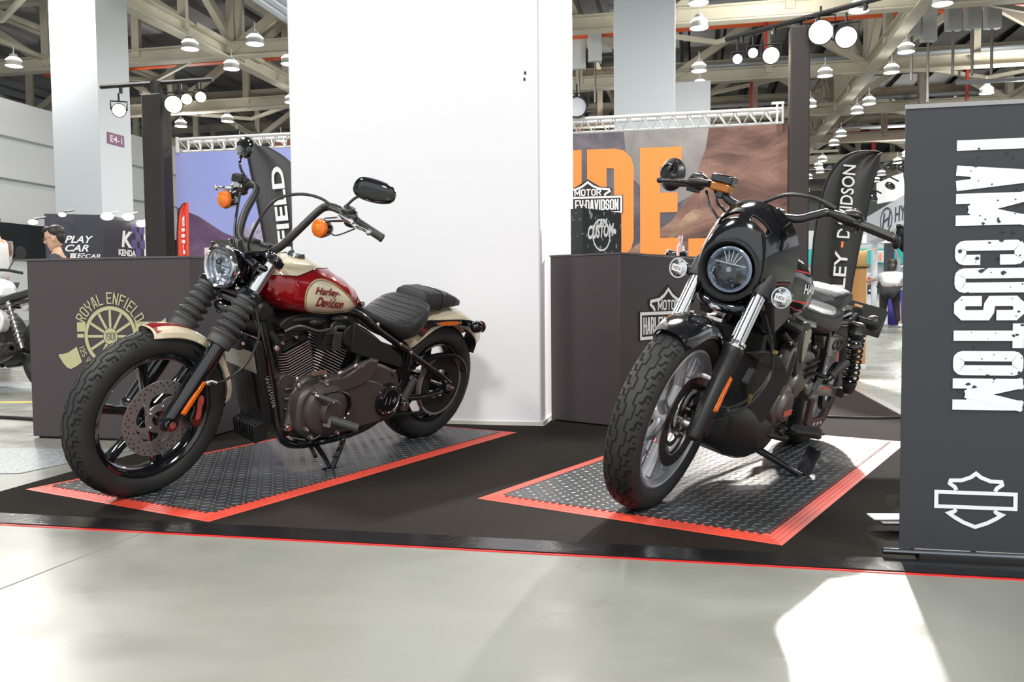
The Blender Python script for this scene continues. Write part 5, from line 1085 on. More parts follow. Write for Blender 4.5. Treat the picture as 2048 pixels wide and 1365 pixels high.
g = G(); g.lathe([(.153, .083), (.168, .083), (.168, .106), (.153, .106)], RC, Y, 64, closed=True, a0=0); p = obj('rubber_belt_edge', g, mat('belt_edge', (.30, .24, .23), .5), wheel)
g = G(); fender(g, RC+V((-.01, 0, .005)), .408, .205, rad(38), rad(146), .085, 36, flare=.02); b.P('rear_fender', g, CRM)
g = G()
for y in (.110, -.110):
    P = [(.26, .655), (.19, .682), (.10, .684), (-.10, .682), (-.185, .668), (-.20, .655), (-.14, .640), (-.05, .648), (.08, .652), (.17, .642), (.23, .60)]; slab(g, P, y-.006, y+.010, 3)
b.P('fender_strut', g, BLK, bev=.003)
g = G(); slab(g, [(.10, .657), (-.04, .657), (-.045, .665), (-.04, .674), (.10, .674), (.105, .665)], .1205, .127, 2); b.P('side_reflector', g, AMB)
g = G()
for x in (.122, -.062): g.bolt((x, .120, .665), Y, .009, .008)
b.P('strut_bolts', g, PAPR)
for sg in (1, -1):
    o = empty('turn_signal', (0, 0, 0)); o.parent = b.o; c_ = V((-.155, .165*sg, .650))
    g = G(); g.ell(c_, (.042, .034, .034), 20, 12); obj('signal_bucket', g, BLK, o); g = G(); g.lathe([(.030, 0), (.032, .005), (0, .012)], c_-X*.034, -X, 20); obj('smoked_lens', g, mat('smoked_lens', (.10, .03, .02), .1), o); g = G(); g.tube([c_-Y*.02*sg, c_+V((.02, -.055*sg, .005))], [.012, .010], 10); obj('stalk', g, BLK, o)
g = G(); g.bar((-.27, .03, .615), (-.285, .03, .585), .06, .03); P = [(.085, 0), (.085, .13), (-.01, .13), (-.01, 0)]; g.prism(P, (-.275, 0, .475), Y, V((-.25, 0, 1)).normalized(), .003); g.bar((-.22, .05, .63), (-.29, .05, .605), .03, .02); o = b.P('plate_bracket', g, SAT, bev=.002)
g = G(); [g.prism([(y, z), (y+.04, z), (y+.04, z+.008), (y, z+.008)], (-.2755, 0, .475), Y, V((-.25, 0, 1)).normalized(), -.0006) for y in (.035,) for z in (.02, .105)]; obj('slots', g, mat('slot_light', (.7, .7, .72), .5), o)
# frame
FR = [(1.262, .050, .80), (1.235, .075, .74), (1.155, .105, .507), (1.100, .115, .30), (1.075, .118, .215), (1.035, .12, .165), (.97, .12, .142), (.86, .12, .135), (.65, .12, .145), (.48, .115, .185), (.40, .11, .26)]
g = G()
for s_ in (1, -1): g.tube([(x, y*s_, z) for x, y, z in FR], .0185, 12, 4)
g.tube([(1.26, 0, .86), (1.22, 0, .70)], .035, 14)
for s_ in (1, -1): g.tube([(1.24, .02*s_, .80), (1.0, .05*s_, .74), (.72, .10*s_, .735), (.58, .125*s_, .662), (.384, .135*s_, .561), (.33, .135*s_, .53), (.33, .12*s_, .40), (.38, .11*s_, .28)], .0175, 12, 4)
b.P('frame', g, BLK)
g = G()
for s_ in (1, -1):
    g.tube([(.37, .128*s_, .555), (.170, .135*s_, .448), (.05, .138*s_, .385), (-.03, .14*s_, .335)], .017, 12, 3); g.tube([(.40, .125*s_, .30), (.2, .138*s_, .285), (.0, .14*s_, .300)], .016, 12, 3)
    g.lathe([(0, -.012), (.034, -.012), (.036, 0), (.034, .012), (0, .012)], (-.005, .145*s_, .318), Y, 20)
g.tube([(.38, -.12, .30), (.38, .12, .30)], .03, 12); b.P('swingarm', g, BLK)
g = G(); g.tube([(0, -.17, .325), (0, .165, .325)], .012, 12); g.lathe([(0, 0), (.022, 0), (.022, .006), (.014, .007), (.014, .020), (.008, .022), (0, .022)], (0, .158, .325), Y, 6); g.bolt((-.045, .150, .315), -X, .008, .01); b.P('rear_axle', g, PAPR)
g = G()
for x, z in ((.60, .685), (.42, .583), (.335, .535)): g.bolt((x, .150, z), Y, .010, .010)
b.P('frame_bolts', g, PAPR)
g = G(); P = [(.19, .462), (.10, .478), (.0, .478), (-.07, .465), (-.13, .43), (-.165, .385), (-.180, .388), (-.145, .445), (-.08, .485), (.0, .500), (.10, .498), (.20, .480)]; slab(g, P, .095, .135, 3); b.P('belt_guard', g, BLK, bev=.003)
g = G(); g.tube([(.42, .10, .36), (.15, .10, .47), (.0, .10, .475)], .008, 6); g.tube([(.40, .10, .20), (.1, .10, .18)], .008, 6); b.P('drive_belt', g, MATT)
# side covers, oil tank
g = G(); slab(g, [(.745, .695), (.70, .672), (.55, .60), (.41, .530), (.388, .505), (.385, .47), (.42, .468), (.55, .505), (.70, .548), (.74, .575)], .075, .150, 3); b.P('side_cover', g, SAT, bev=.012, sub=0)
g = G(); slab(g, [(.45, .47), (.33, .54), (.31, .40), (.35, .25), (.45, .22)], -.09, .10, 3); slab(g, [(.72, .68), (.5, .6), (.4, .5), (.4, .3), (.7, .45)], -.10, .07, 3); b.P('battery_tray', g, MATT, bev=.01)
g = G(); g.lathe([(0, 0), (.045, 0), (.05, .02), (.045, .04), (0, .04)], (.36, .10, .44), Y, 24); g.tube([(.33, .12, .52), (.30, .13, .40), (.33, .12, .30)], .006, 6, 4); b.P('rear_master_cylinder', g, BLK)
# engine
g = G(); slab(g, [(1.035, .36), (.98, .44), (.90, .455), (.80, .45), (.70, .46), (.55, .43), (.42, .36), (.40, .26), (.46, .19), (.62, .165), (.80, .165), (.96, .165), (1.03, .22)], -.13, .125, 4); b.P('crankcase', g, ENG, bev=.012)
pcv = [(1.035, .300), (1.03, .375), (.985, .418), (.91, .415), (.84, .422), (.765, .455), (.70, .490), (.64, .508), (.57, .500), (.50, .477), (.440, .445), (.405, .38), (.39, .30), (.395, .235), (.44, .207), (.55, .192), (.70, .180), (.86, .176), (.96, .186), (1.02, .23)]
g = G(); slab(g, pcv, .10, .178, 3); pc = b.P('primary_cover', g, ENG, bev=.016)
g = G(); slab(g, [(.905, .455), (.80, .462), (.70, .512), (.64, .528), (.60, .505), (.64, .43), (.78, .39), (.90, .40)], .165, .192, 4); slab(g, [(.62, .425), (.50, .37), (.46, .25), (.52, .21), (.74, .205), (.82, .24), (.80, .38), (.72, .42)], .17, .186, 4); g.xf(MX.Identity(4)); b.P('cover_ridge', g, ENG, pc, bev=.010)
g = G(); g.lathe([(0, .235), (.050, .235), (.058, .228), (.060, .212), (.098, .206), (.112, .198), (.120, .178), (.122, .15), (0, .15)], (.885, 0, .315), Y, 56); b.P('alternator_cover', g, ENG, pc)
g = G(); g.lathe([(0, .206), (.055, .206), (.058, .210), (.070, .209), (.080, .203), (.084, .19), (.084, .16), (0, .16)], (.490, 0, .318), Y, 48); dc = b.P('derby_cover', g, BLK, pc)
g = G(); g.lathe([(.0555, .2075), (.0575, .2105), (.0585, .2075)], (.490, 0, .318), Y, 48, closed=True)
for i in range(5): a = rad(90+72*i); g.bolt((.49+cos(a)*.071, .207, .318+sin(a)*.071), Y, .006, .005)
b.P('derby_trim', g, PAPR, dc)
g = G(); g.text('114', (.528, .2078, .300), -X, Z, .074, .036, .0, .12, t=.0008); b.P('displacement_numerals', g, mat('pale_numerals', (.45, .42, .36), .3, .4), dc)
g = G()
for x, z in ((.965, .40), (.905, .435), (.985, .235), (.955, .195), (.80, .195), (.69, .495), (.61, .515), (.475, .455)): g.lathe([(.0, .15), (.013, .15), (.013, .19), (.010, .194), (0, .194)], (x, 0, z), Y, 12)
b.P('cover_bosses', g, ENG, pc)
g = G()
for x, z in ((.965, .40), (.905, .435), (.985, .235), (.955, .195), (.80, .195)): g.bolt((x, .193, z), Y, .008, .008)
for x, z in ((1.03, .455), (1.015, .425), (.865, .452), (1.165, .60)): g.bolt((x, .13, z), Y, .013, .014)
g.lathe([(0, 0), (.020, 0), (.020, .010), (.012, .012), (.012, .022), (0, .022)], (1.045, .125, .235), Y, 6); b.P('engine_bolts', g, PAPR)
g = G(); slab(g, [(.94, .462), (.865, .465), (.862, .475), (.87, .482), (.935, .479), (.945, .470)], .130, .136, 2); b.P('engine_badge', g, mat('coppery_badge', (.45, .28, .23), .3, .6))
for nm, base, an in (('front_cylinder', (.950, 0, .432), 22.5), ('rear_cylinder', (.825, 0, .442), -22.5)):
    ax = V((sin(rad(an)), 0, cos(rad(an)))); bs = V(base); s_ = Y.cross(ax).normalized()
    o = empty(nm, (0, 0, 0)); o.parent = b.o
    g = G(); g.lathe([(.066, -.02), (.066, .17), (0, .17)], bs, ax, 24); obj('cylinder_barrel', g, MATT, o)
    g = G(); cooled(g, bs+ax*.0, ax, .185, .185, 14, .0125, .0040); obj('cooling_fins', g, [MATT, ENL], o)
    g = G()
    for k in range(5): c_ = bs+ax*(.180+k*.009); g.rings([[c_+s_*x*(.094-.003*k)+Y*y*(.092-.004*k)+ax*h for x, y in ((1, .7), (.7, 1), (-.7, 1), (-1, .7), (-1, -.7), (-.7, -1), (.7, -1), (1, -.7))] for h in (0, .006)])
    g.rings([[bs+ax*h+s_*x*w_+Y*y*w_ for x, y in ((1, .7), (.7, 1), (-.7, 1), (-1, .7), (-1, -.7), (-.7, -1), (.7, -1), (1, -.7))] for h, w_ in ((.15, .075), (.215, .08))]); obj('cylinder_head', g, SAT, o, bev=.002)
    g = G(); g.rings([[bs+ax*h+s_*x*w_+Y*y*w_*1.0 for x, y in ((1, .6), (.6, 1), (-.6, 1), (-1, .6), (-1, -.6), (-.6, -1), (.6, -1), (1, -.6))] for h, w_ in ((.212, .090), (.222, .092), (.250, .088), (.262, .072), (.266, .05))])
    g.rings([[bs+ax*h+s_*x*w_+Y*(.02+y*w_*.7) for x, y in ((1, .6), (.6, 1), (-.6, 1), (-1, .6), (-1, -.6), (-.6, -1), (.6, -1), (1, -.6))] for h, w_ in ((.26, .06), (.285, .055), (.29, .04))]); obj('rocker_cover', g, mat('rocker_brown', (.045, .036, .032), .35, .5), o, bev=.004)
    g = G()
    for x, y in ((.07, .085), (-.07, .085), (0, .092)): g.bolt(bs+ax*.218+s_*x+Y*y, Y, .009, .012)
    obj('head_bolts', g, PAPR, o)
# ignition coil with its ribs and leads
g = G(); g.box((.885, .135, .622), (.085, .05, .082))
for k in range(9): g.box((.885, .164, .588+k*.0085), (.09, .010, .0045))
o = b.P('ignition_coil', g, SAT, bev=.002); g = G(); g.box((.862, .172, .622), (.05, .006, .084)); obj('coil_cover', g, mat('coil_grey', (.06, .055, .055), .45, .4), o, bev=.002)
g = G(); g.tube([(.90, .14, .66), (.90, .15, .675), (.97, .16, .672), (1.05, .13, .69), (1.10, .10, .66)], .006, 8, 5); g.tube([(.875, .14, .66), (.875, .14, .69), (.84, .13, .70), (.80, .12, .69)], .006, 8, 5); g.tube([(.855, .14, .66), (.85, .14, .68), (.79, .13, .675)], .010, 8, 5); b.P('spark_leads', g, mat('lead_grey', (.10, .095, .095), .35, .3))
g = G(); slab(g, [(1.12, .70), (1.02, .735), (.78, .735), (.68, .70), (.70, .66), (.9, .655), (1.1, .665)], -.07, .10, 3); g.lathe([(0, 0), (.045, 0), (.05, .02), (.05, .05), (0, .05)], (.745, .09, .635), Y, 24); g.tube([(1.08, .08, .70), (.98, .11, .715), (.90, .11, .70)], .014, 10, 4); g.tube([(.70, .10, .60), (.665, .12, .56), (.67, .12, .50), (.70, .12, .47)], .015, 10, 4)
g.ell((.95, .11, .70), (.04, .03, .02), 12, 8); g.ell((.82, .12, .715), (.05, .03, .016), 12, 8); b.P('intake_and_hoses', g, SAT, bev=.004)
g = G(); slab(g, [(1.18, .62), (1.20, .70), (1.15, .73), (1.10, .70), (1.11, .62)], -.08, .05, 3); g.lathe([(0, 0), (.04, 0), (.045, .015), (.03, .03), (0, .03)], (1.225, .08, .745), Y, 24); g.tube([(1.17, .085, .66), (1.14, .10, .62), (1.12, .10, .56)], .016, 10, 4); b.P('horn_and_brackets', g, SAT, bev=.004)
g = G(); g.tube([(.99, .04, .44), (1.00, .10, .30), (1.02, .10, .22)], .04, 12, 4); slab(g, [(1.08, .46), (1.10, .36), (1.05, .20), (1.0, .18), (.98, .30), (1.0, .44)], -.1, .095, 3)
for k in range(4): g.bar((1.06-.005*k, .10, .40-.045*k), (1.0, .11, .405-.045*k), .01, .012)
b.P('front_cam_cover', g, ENG, bev=.006)
# oil cooler, tag, regulator
def quadbox(g, p, q, t):  # p,q centre line ends, panel facing forward
    pass
ft = lambda z: 1.262+(z-.80)*.365    # front plane of the downtubes
g = G(); d = V((.345, 0, .94)).normalized(); n_ = V((.94, 0, -.345))
c0_, c1_ = V((ft(.26)+.035, 0, .26)), V((ft(.62)+.035, 0, .62)); g.bar(c0_, c1_, .205, .05, n_); o = b.P('oil_cooler_shroud', g, SAT, bev=.012)
g = G(); a_, e_ = c0_.lerp(c1_, .16)+n_*.027, c0_.lerp(c1_, .70)+n_*.027
g.mat(0).bar(a_, e_, .125, .004, n_); g.mat(1)
for k in range(22): q = a_.lerp(e_, (k+.5)/22); g.bar(q+Y*.058+n_*.004, q-Y*.058+n_*.004, .006, .005, n_)
obj('cooler_fins', g, [GRV, SAT], o)
g = G(); p_ = V((1.262, .035, .542)); e1 = V((0, 1, 0)); e2 = V((.30, 0, .954)); g.prism([(-.10, -.046), (.10, -.046), (.10, .046), (-.10, .046)], p_, e1, e2, .0025); tg = b.P('metal_tag_plate', g, mat('dull_aluminium', (.46, .44, .40), .42, .7))
g = G()
for k in range(9): g.prism(cir(.0022, 8), p_+e1*(.0+.012*(k % 3)-.01*(k % 2))+e2*(.02-.018*(k//3))+V((.0029, 0, 0)), e1, e2, .0004)
obj('dark_dots', g, MATT, tg)
g = G(); g.box((1.285, .035, .605), (.03, .06, .05)); g.box((1.275, .05, .635), (.02, .05, .02)); g.tube([(1.30, -.02, .62), (1.30, .06, .64)], .010, 8); o = b.P('hose_junction', g, SAT, bev=.004); g = G(); g.bolt((1.285, .068, .61), Y, .009, .01); g.bolt((1.305, .04, .63), X, .008, .01); g.bolt((1.305, .01, .635), X, .008, .01); obj('junction_bolts', g, PAPR, o)
g = G()
for k in range(9): g.box((1.150, -.058+k*.0175, .212), (.060, .007, .085), MX.Rotation(.25, 3, 'Y'))
g.box((1.130, .01, .215), (.035, .150, .080), MX.Rotation(.25, 3, 'Y')); b.P('finned_regulator', g, SAT, bev=.003)
g = G(); g.box((1.25, -.09, .325), (.05, .05, .07)); g.tube([(1.25, -.11, .34), (1.28, -.13, .33)], .01, 8); b.P('sensor_block', g, SAT, bev=.004); g = G(); g.bolt((1.285, -.12, .33), X, .010, .012); g.bolt((1.26, -.08, .44), X, .008, .02); b.P('sensor_bolts', g, PAPR)
g = G(); q0, q1 = V((1.178, .116, .475)), V((1.125, .127, .335))
for k in range(24):
    q = q0.lerp(q1, k/24); g.bar(q+X*.008*(1 if k % 2 else -.4)+Y*.008, q+X*(.016 if k % 3 else .006)+Y*.008, .001, .003, Y)
b.P('frame_number_marks', g, mat('pale_marks', (.5, .5, .5), .5))
# controls
def peg(b, name, p0, p1, r=.017, ring=True, arm=None, m=RBB):
    o = empty(name, (0, 0, 0)); o.parent = b.o; p0, p1 = V(p0), V(p1); d = (p1-p0).normalized()
    g = G(); n = 9; g.tube([p0, p0.lerp(p1, .04)]+[p0.lerp(p1, .06+.86*k/n) for k in range(n)]+[p1], [r*.8, r]+[r*(1 if k % 2 else .94) for k in range(n)]+[r*.96], 18); obj('rubber_sleeve', g, m, o)
    g = G(); g.tube([p0-d*.018, p0+d*.002], r*.75, 12)
    if arm: g.tube([V(q) for q in arm], .009, 8, 3)
    obj('peg_mount', g, BLK if arm else PAPR, o); return o
o = peg(b, 'footpeg', (.905, .205, .285), (.815, .330, .262), .021, arm=[(.93, .13, .20), (.925, .19, .26), (.905, .205, .285)])
g = G(); g.lathe([(0, 0), (.022, 0), (.022, .016), (0, .018)], (.912, .212, .292), (.3, .3, 1), 16); g.bar((.905, .21, .272), (.89, .24, .27), .03, .04); obj('peg_clevis', g, STL, o)
o = peg(b, 'passenger_peg', (.405, .215, .315), (.375, .235, .425), .019, arm=[(.42, .12, .28), (.41, .18, .285), (.40, .215, .29)]); g = G(); g.box((.402, .225, .288), (.035, .025, .045)); obj('peg_clevis', g, STL, o, bev=.003)
o = peg(b, 'shift_peg', (.965, .215, .393), (.925, .262, .378), .0125); g = G(); g.bolt((.923, .264, .377), (-.6, .75, -.2), .008, .004); obj('peg_bolt', g, PAPR, o)
g = G(); g.tube([(.962, .205, .388), (.93, .20, .392), (.84, .20, .400), (.775, .20, .375), (.755, .20, .325), (.765, .20, .285)], .010, 10, 4, flat=.7); b.P('shift_lever', g, BLK)
g = G(); g.tube([(.83, .185, .478), (.74, .185, .505)], .0055, 8); g.ell((.83, .185, .478), (.014, .012, .014), 12, 8); g.ell((.74, .185, .505), (.013, .012, .013), 12, 8); g.tube([(.83, .185, .478), (.825, .185, .450)], .007, 8); g.bolt((.765, .205, .285), Y, .009, .01); g.bolt((.785, .205, .268), Y, .009, .01); b.P('shift_linkage', g, PAPR)
g = G(); g.tube([(1.0, .125, .18), (.93, .17, .175), (.88, .19, .22), (.90, .195, .27)], .008, 8, 5); g.tube([(1.02, .10, .152), (.9, .145, .15), (.80, .150, .152), (.70, .145, .16)], .012, 8, 3); b.P('lower_rod', g, BLK)
# side stand
F = V((.896, .270, .072)); g = G(); g.tube([(.865, .10, .135), (.868, .15, .125), (.885, .235, .090), F], [.012, .012, .011, .010], 12, 4); g.box(F+V((0, .006, -.006)), (.075, .030, .010), MX.Rotation(-.22, 3, 'X')); g.bar(F+V((-.008, .008, -.002)), F+V((-.040, .020, .125)), .010, .026, (0, 1, 0)); g.ell(F+V((-.042, .020, .127)), (.014, .008, .014), 12, 8); g.tube([F+V((-.022, .01, .055)), F+V((.0, .008, .055))], .006, 8); b.P('side_stand', g, BLK, bev=.002)
g = G(); g.tube([(.885, .12, .125), (.91, .19, .098)], .009, 12); b.P('stand_spring', g, SAT)
g = G()
for k in range(2): z0 = .17+.11*k; g.tube([(.96, -.16, .30), (.75, -.20, z0+.02), (.3, -.21, z0), (-.12, -.21, z0+.03)], .038, 14, 4)
b.P('exhaust_pipe', g, BLK)
# ------------------------------------------------------------ BIKE TWO
b = Bike(PB2, 1.545, 'sport_cruiser_motorcycle', 'black sport cruiser motorcycle with round headlight in a bubble fairing, on the right coral-edged mat')
W = b.wb; FC = V((W, 0, .335)); FY = .1145
GRN = mat('grey_wheel', (.50, .51, .54), .3, .6); OLV = mat('smoke_metal', (.24, .24, .20), .2, .7); DGR = mat('charcoal_plastic', (.032, .031, .033), .5); TITA = mat('taupe_engine', (.22, .20, .18), .4, .6)
wheel = empty('front_wheel', (0, 0, 0)); wheel.parent = b.o
front_tyre(b, FC, wheel, .116)
def yrim(c, r0, w, name, parent, steer, hub=.055):
    g = G(); k = w
    g.lathe([(r0+.008, -.044*k), (r0, -.047*k), (r0-.010, -.040*k), (r0-.018, -.022*k), (r0-.023, 0), (r0-.018, .022*k), (r0-.010, .040*k), (r0, .047*k), (r0+.008, .044*k)], c, Y, 72, closed=True)
    def arm(a0, r1, a1, r2, w0, w1):
        for y in (0,):
            p, q = V(c)+V((cos(a0)*r1, y, sin(a0)*r1)), V(c)+V((cos(a1)*r2, y*1.8, sin(a1)*r2)); d = (q-p).normalized(); s_ = d.cross(Y)
            g.rings([[u+s_*x*w_+Y*z*.016 for x, z in ((1, .4), (.6, 1), (-.6, 1), (-1, .4), (-1, -.4), (-.6, -1), (.6, -1), (1, -.4))] for u, w_ in ((p, w0), (p.lerp(q, .5), (w0+w1)*.42), (q, w1))])
    for i in range(5):
        a = rad(111+72*i); arm(a, .03, a, .115, .022, .019)
        for sg in (-1, 1): arm(a, .105, a+sg*rad(20), r0-.02, .015, .013); arm(a+sg*rad(9), .155, a+sg*rad(3.5), r0-.02, .009, .008)
    g.lathe([(0, -hub), (.028, -hub), (.032, -.03), (.046, -.022), (.046, .022), (.032, .03), (.032, hub), (0, hub)], c, Y, 32)
    return b.P(name, g, GRN, parent, steer=steer)
yrim(FC, .241, 1, 'cast_rim', wheel, True)
rotor(b, FC, wheel, .060, .158, .118, mat('dark_disc', (.16, .14, .13), .28, 1), 7)
for y in (FY, -FY):
    g = G(); g.tube([b.fk(.28, y), b.fk(.70, y)], .0255, 24); b.P('fork_tube', g, CHR, steer=True)
    g = G()
    g.lathe([(.025, .325), (.033, .322), (.034, .312), (.031, .308), (.034, .304), (.033, .298), (.025, .296)], b.fk(0, y), b.ax, 24, closed=True); b.P('fork_collar', g, CHR, steer=True)
    g = G(); g.lathe([(0, -.045), (.014, -.044), (.024, -.036), (.0285, -.02), (.0285, .12), (.031, .18), (.034, .27), (.036, .275), (.036, .298), (0, .298)], b.fk(0, y), b.ax, 28); g.bar(b.fk(.02, y, -.03), b.fk(.02, y, .0), .03, .05, Y); b.P('fork_slider', g, SAT, steer=True)
    g = G(); g.lathe([(.026, .50), (.035, .50), (.037, .51), (.037, .565), (.034, .575), (.026, .575)], b.fk(0, y), b.ax, 28, closed=True); b.P('fork_clamp_sleeve', g, DGR, steer=True)
g = G(); g.tube([FC+Y*-.14, FC+Y*.135], .009, 16); g.lathe([(0, 0), (.016, 0), (.018, .02), (.014, .03), (0, .03)], FC+Y*.060, Y, 20); b.P('front_axle', g, STL, steer=True)
g = G()
for L in (.535, .69):
    P = [b.fk(L, y, f) for y, f in ((-.14, -.03), (-.14, .025), (0, .03), (.14, .025), (.14, -.03), (0, -.08))]; g.rings([[q-b.ax*.016 for q in P], [q+b.ax*.016 for q in P]])
g.tube([b.fk(.52, 0, -.06), b.fk(.70, 0, -.06)], .03, 16); b.P('triple_clamp', g, SAT, steer=True, bev=.004)
reflector(b, .075, .20, FY+.032, -.004)
g = G(); slab(g, [(1.44, .45), (1.41, .43), (1.385, .36), (1.39, .30), (1.42, .28), (1.45, .30), (1.45, .36), (1.47, .42)], .045, .115); b.P('brake_caliper', g, SAT, steer=True, bev=.006)
g = G(); g.lathe([(0, 0), (.014, 0), (.016, .015), (.012, .03), (0, .03)], b.fk(.17, -.035+FY, .02), (.2, -1, 0), 16); g.tube([b.fk(.17, FY, .0), b.fk(.17, FY-.055, .02)], .013, 12); b.P('fender_stay', g, STL, steer=True)
g = G(); fender(g, FC, .360, .150, rad(60), rad(150), .06, 30); g.bar(FC+V((-.20, .074, .27)), FC+V((-.16, .08, .12)), .004, .035, (1, 0, 0)); g.bar(FC+V((-.20, -.074, .27)), FC+V((-.16, -.08, .12)), .004, .035, (1, 0, 0)); b.P('front_fender', g, BLK, steer=True)
g = G(); g.tube([FC+V((-.13, .084, .26)), FC+V((-.15, .086, .17))], .004, 6); b.P('red_fender_mark', g, mat('bright_red', (.75, .02, .02), .3), steer=True)
# brake lines
g = G(); g.tube([b.fk(.10, FY+.01, -.03), (1.38, .15, .40), (1.25, .18, .44), (1.17, .19, .53), (1.19, .17, .62), (1.24, .13, .72)], .0055, 8, 6); g.tube([b.fk(.03, FY, -.04), (1.36, .155, .37), (1.25, .185, .425), (1.175, .195, .52), (1.20, .17, .62)], .0045, 8, 6); b.P('brake_hose', g, SAT, steer=True)
g = G(); g.box((1.195, .19, .60), (.012, .016, .012)); g.box((1.27, .176, .428), (.014, .012, .03)); b.P('hose_clips', g, mat('brass_clip', (.6, .42, .15), .3, .9), steer=True)
# headlight and fairing
HC = V((1.365, 0, .846)); hd = V((1, 0, -.10)).normalized(); e1 = Z.cross(hd).normalized(); e2 = hd.cross(e1)
fa = empty('headlight_fairing', (0, 0, 0)); fa.parent = b.o
def fpt(t, ph, off=0):
    s_ = sin(ph); c_ = cos(ph); up_ = max(s_, 0); dn = max(-s_, 0); sd = abs(c_)
    dep = .055+.075*up_**1.3+.135*sd**1.6; rm = .118+.115*up_**2.2+.052*sd**1.5*(1 if s_ > -.2 else .5)+.0*dn
    r = .104+(rm-.104)*t**.75; x_ = -dep*t**(1.25+.5*up_)
    crest = .014*math.exp(-((ph-pi/2)/.5)**2)*sin(min(t, 1)*pi)
    return HC+hd*(x_)+(e1*c_+e2*s_)*(r+crest+off)
g = G(); n, m = 56, 14; vs = []; O2 = []
for i in range(m+1):
    for j in range(n): vs.append(fpt(i/m, 2*pi*j/n))
for i in range(m+1):
    for j in range(n): vs.append(fpt(i/m, 2*pi*j/n, -.005))
hole = lambda i, j: 5 <= i <= 6 and (9 <= j <= 12 or 15 <= j <= 18)
fs = []; N2 = (m+1)*n
for i in range(m):
    for j in range(n):
        if hole(i, j): continue
        a, b_, c_, d_ = i*n+j, i*n+(j+1) % n, (i+1)*n+(j+1) % n, (i+1)*n+j; fs += [(a, b_, c_, d_), (N2+d_, N2+c_, N2+b_, N2+a)]
for j in range(n): j2 = (j+1) % n; fs += [(N2+j, N2+j2, j2, j), (m*n+j, m*n+j2, N2+m*n+j2, N2+m*n+j)]
g.add(vs, fs); b.P('fairing_shell', g, BLK, fa, steer=True, smooth=60)
g = G(); g.lathe([(.104, .0), (.108, .006), (.098, .008), (.088, -.010), (.086, -.03), (.100, -.03)], HC, hd, 56, closed=True); b.P('fairing_rim', g, SAT, fa, steer=True)
g = G()
for j0, j1 in ((9, 13), (15, 19)):
    P = [fpt(5/m, 2*pi*j/n, .001) for j in range(j0, j1+1)]+[fpt(i/m, 2*pi*j1/n, .001) for i in (6, 7)]+[fpt(7/m, 2*pi*j/n, .001) for j in range(j1-1, j0-1, -1)]+[fpt(6/m, 2*pi*j0/n, .001)]; g.tube(P, .0028, 6, closed=True)
b.P('vent_rims', g, BLK, fa, steer=True)
hl = empty('headlight', (0, 0, 0)); hl.parent = b.o; R = .080
g = G(); g.lathe([(0, -.12), (.05, -.12), (.09, -.07), (.092, -.025), (.086, -.012)], HC, hd, 40); b.P('lamp_bucket', g, SAT, hl, steer=True)
g = G(); g.lathe([(0, -.055), (.03, -.052), (.06, -.03), (.079, -.008)], HC, hd, 40); b.P('reflector_bowl', g, mat('bright_reflector', (.60, .66, .74), .12, .95, bump=(110, 1.0)), hl, steer=True)
g = G(); g.lathe([(.070, -.012), (.074, -.004), (.079, -.008), (.074, -.016)], HC, hd, 56, closed=True, a0=rad(-215), a1=rad(75)); g.lathe([(.066, -.014), (.0675, -.009), (.069, -.014)], HC, hd, 56, closed=True, a0=rad(-215), a1=rad(75)); b.P('halo_ring', g, mat('halo_blue_white', (.75, .85, 1), .2, .2), hl, steer=True)
g = G()
for k in range(5): a = rad(60+15*k); g.bar(HC-hd*.012+(e1*cos(a)+e2*sin(a))*.025, HC-hd*.014+(e1*cos(a)+e2*sin(a))*.064, .0035, .012, hd)
g.bar(HC-hd*.012-e1*.055+e2*.018, HC-hd*.012+e1*.055+e2*.022, .004, .012, hd); b.P('projectors', g, CHR, hl, steer=True)
g = G(); g.prism([(-.022, .010), (.022, .010), (.034, -.030), (.03, -.063), (-.03, -.063), (-.034, -.030)], HC-hd*.010, e1, e2, .004); b.P('dark_baffles', g, mat('baffle', (.05, .055, .065), .3), hl, steer=True)
g = G(); g.lathe([(0, .0), (.009, 0), (.009, .004), (0, .004)], HC-hd*.005+e2*.0, hd, 20); b.P('centre_button', g, mat('pale_button', (.55, .58, .6), .4), hl, steer=True)
g = G(); g.lathe([(0, .016), (.03, .014), (.06, .006), (.080, -.006), (.080, -.009), (.06, .003), (.03, .011), (0, .013)], HC, hd, 48); b.P('lens_glass', g, GLS, hl, steer=True)
g = G(); g.box((1.30, 0, .715), (.06, .16, .035)); g.tube([(1.27, -.12, .75), (1.33, -.05, .72), (1.33, .05, .72), (1.27, .12, .75)], .022, 12, 5); b.P('lower_cowl', g, BLK, steer=True, bev=.006); g = G(); g.ell((1.352, -.01, .71), (.008, .028, .013), 14, 8); b.P('parking_lamp', g, REF, steer=True)
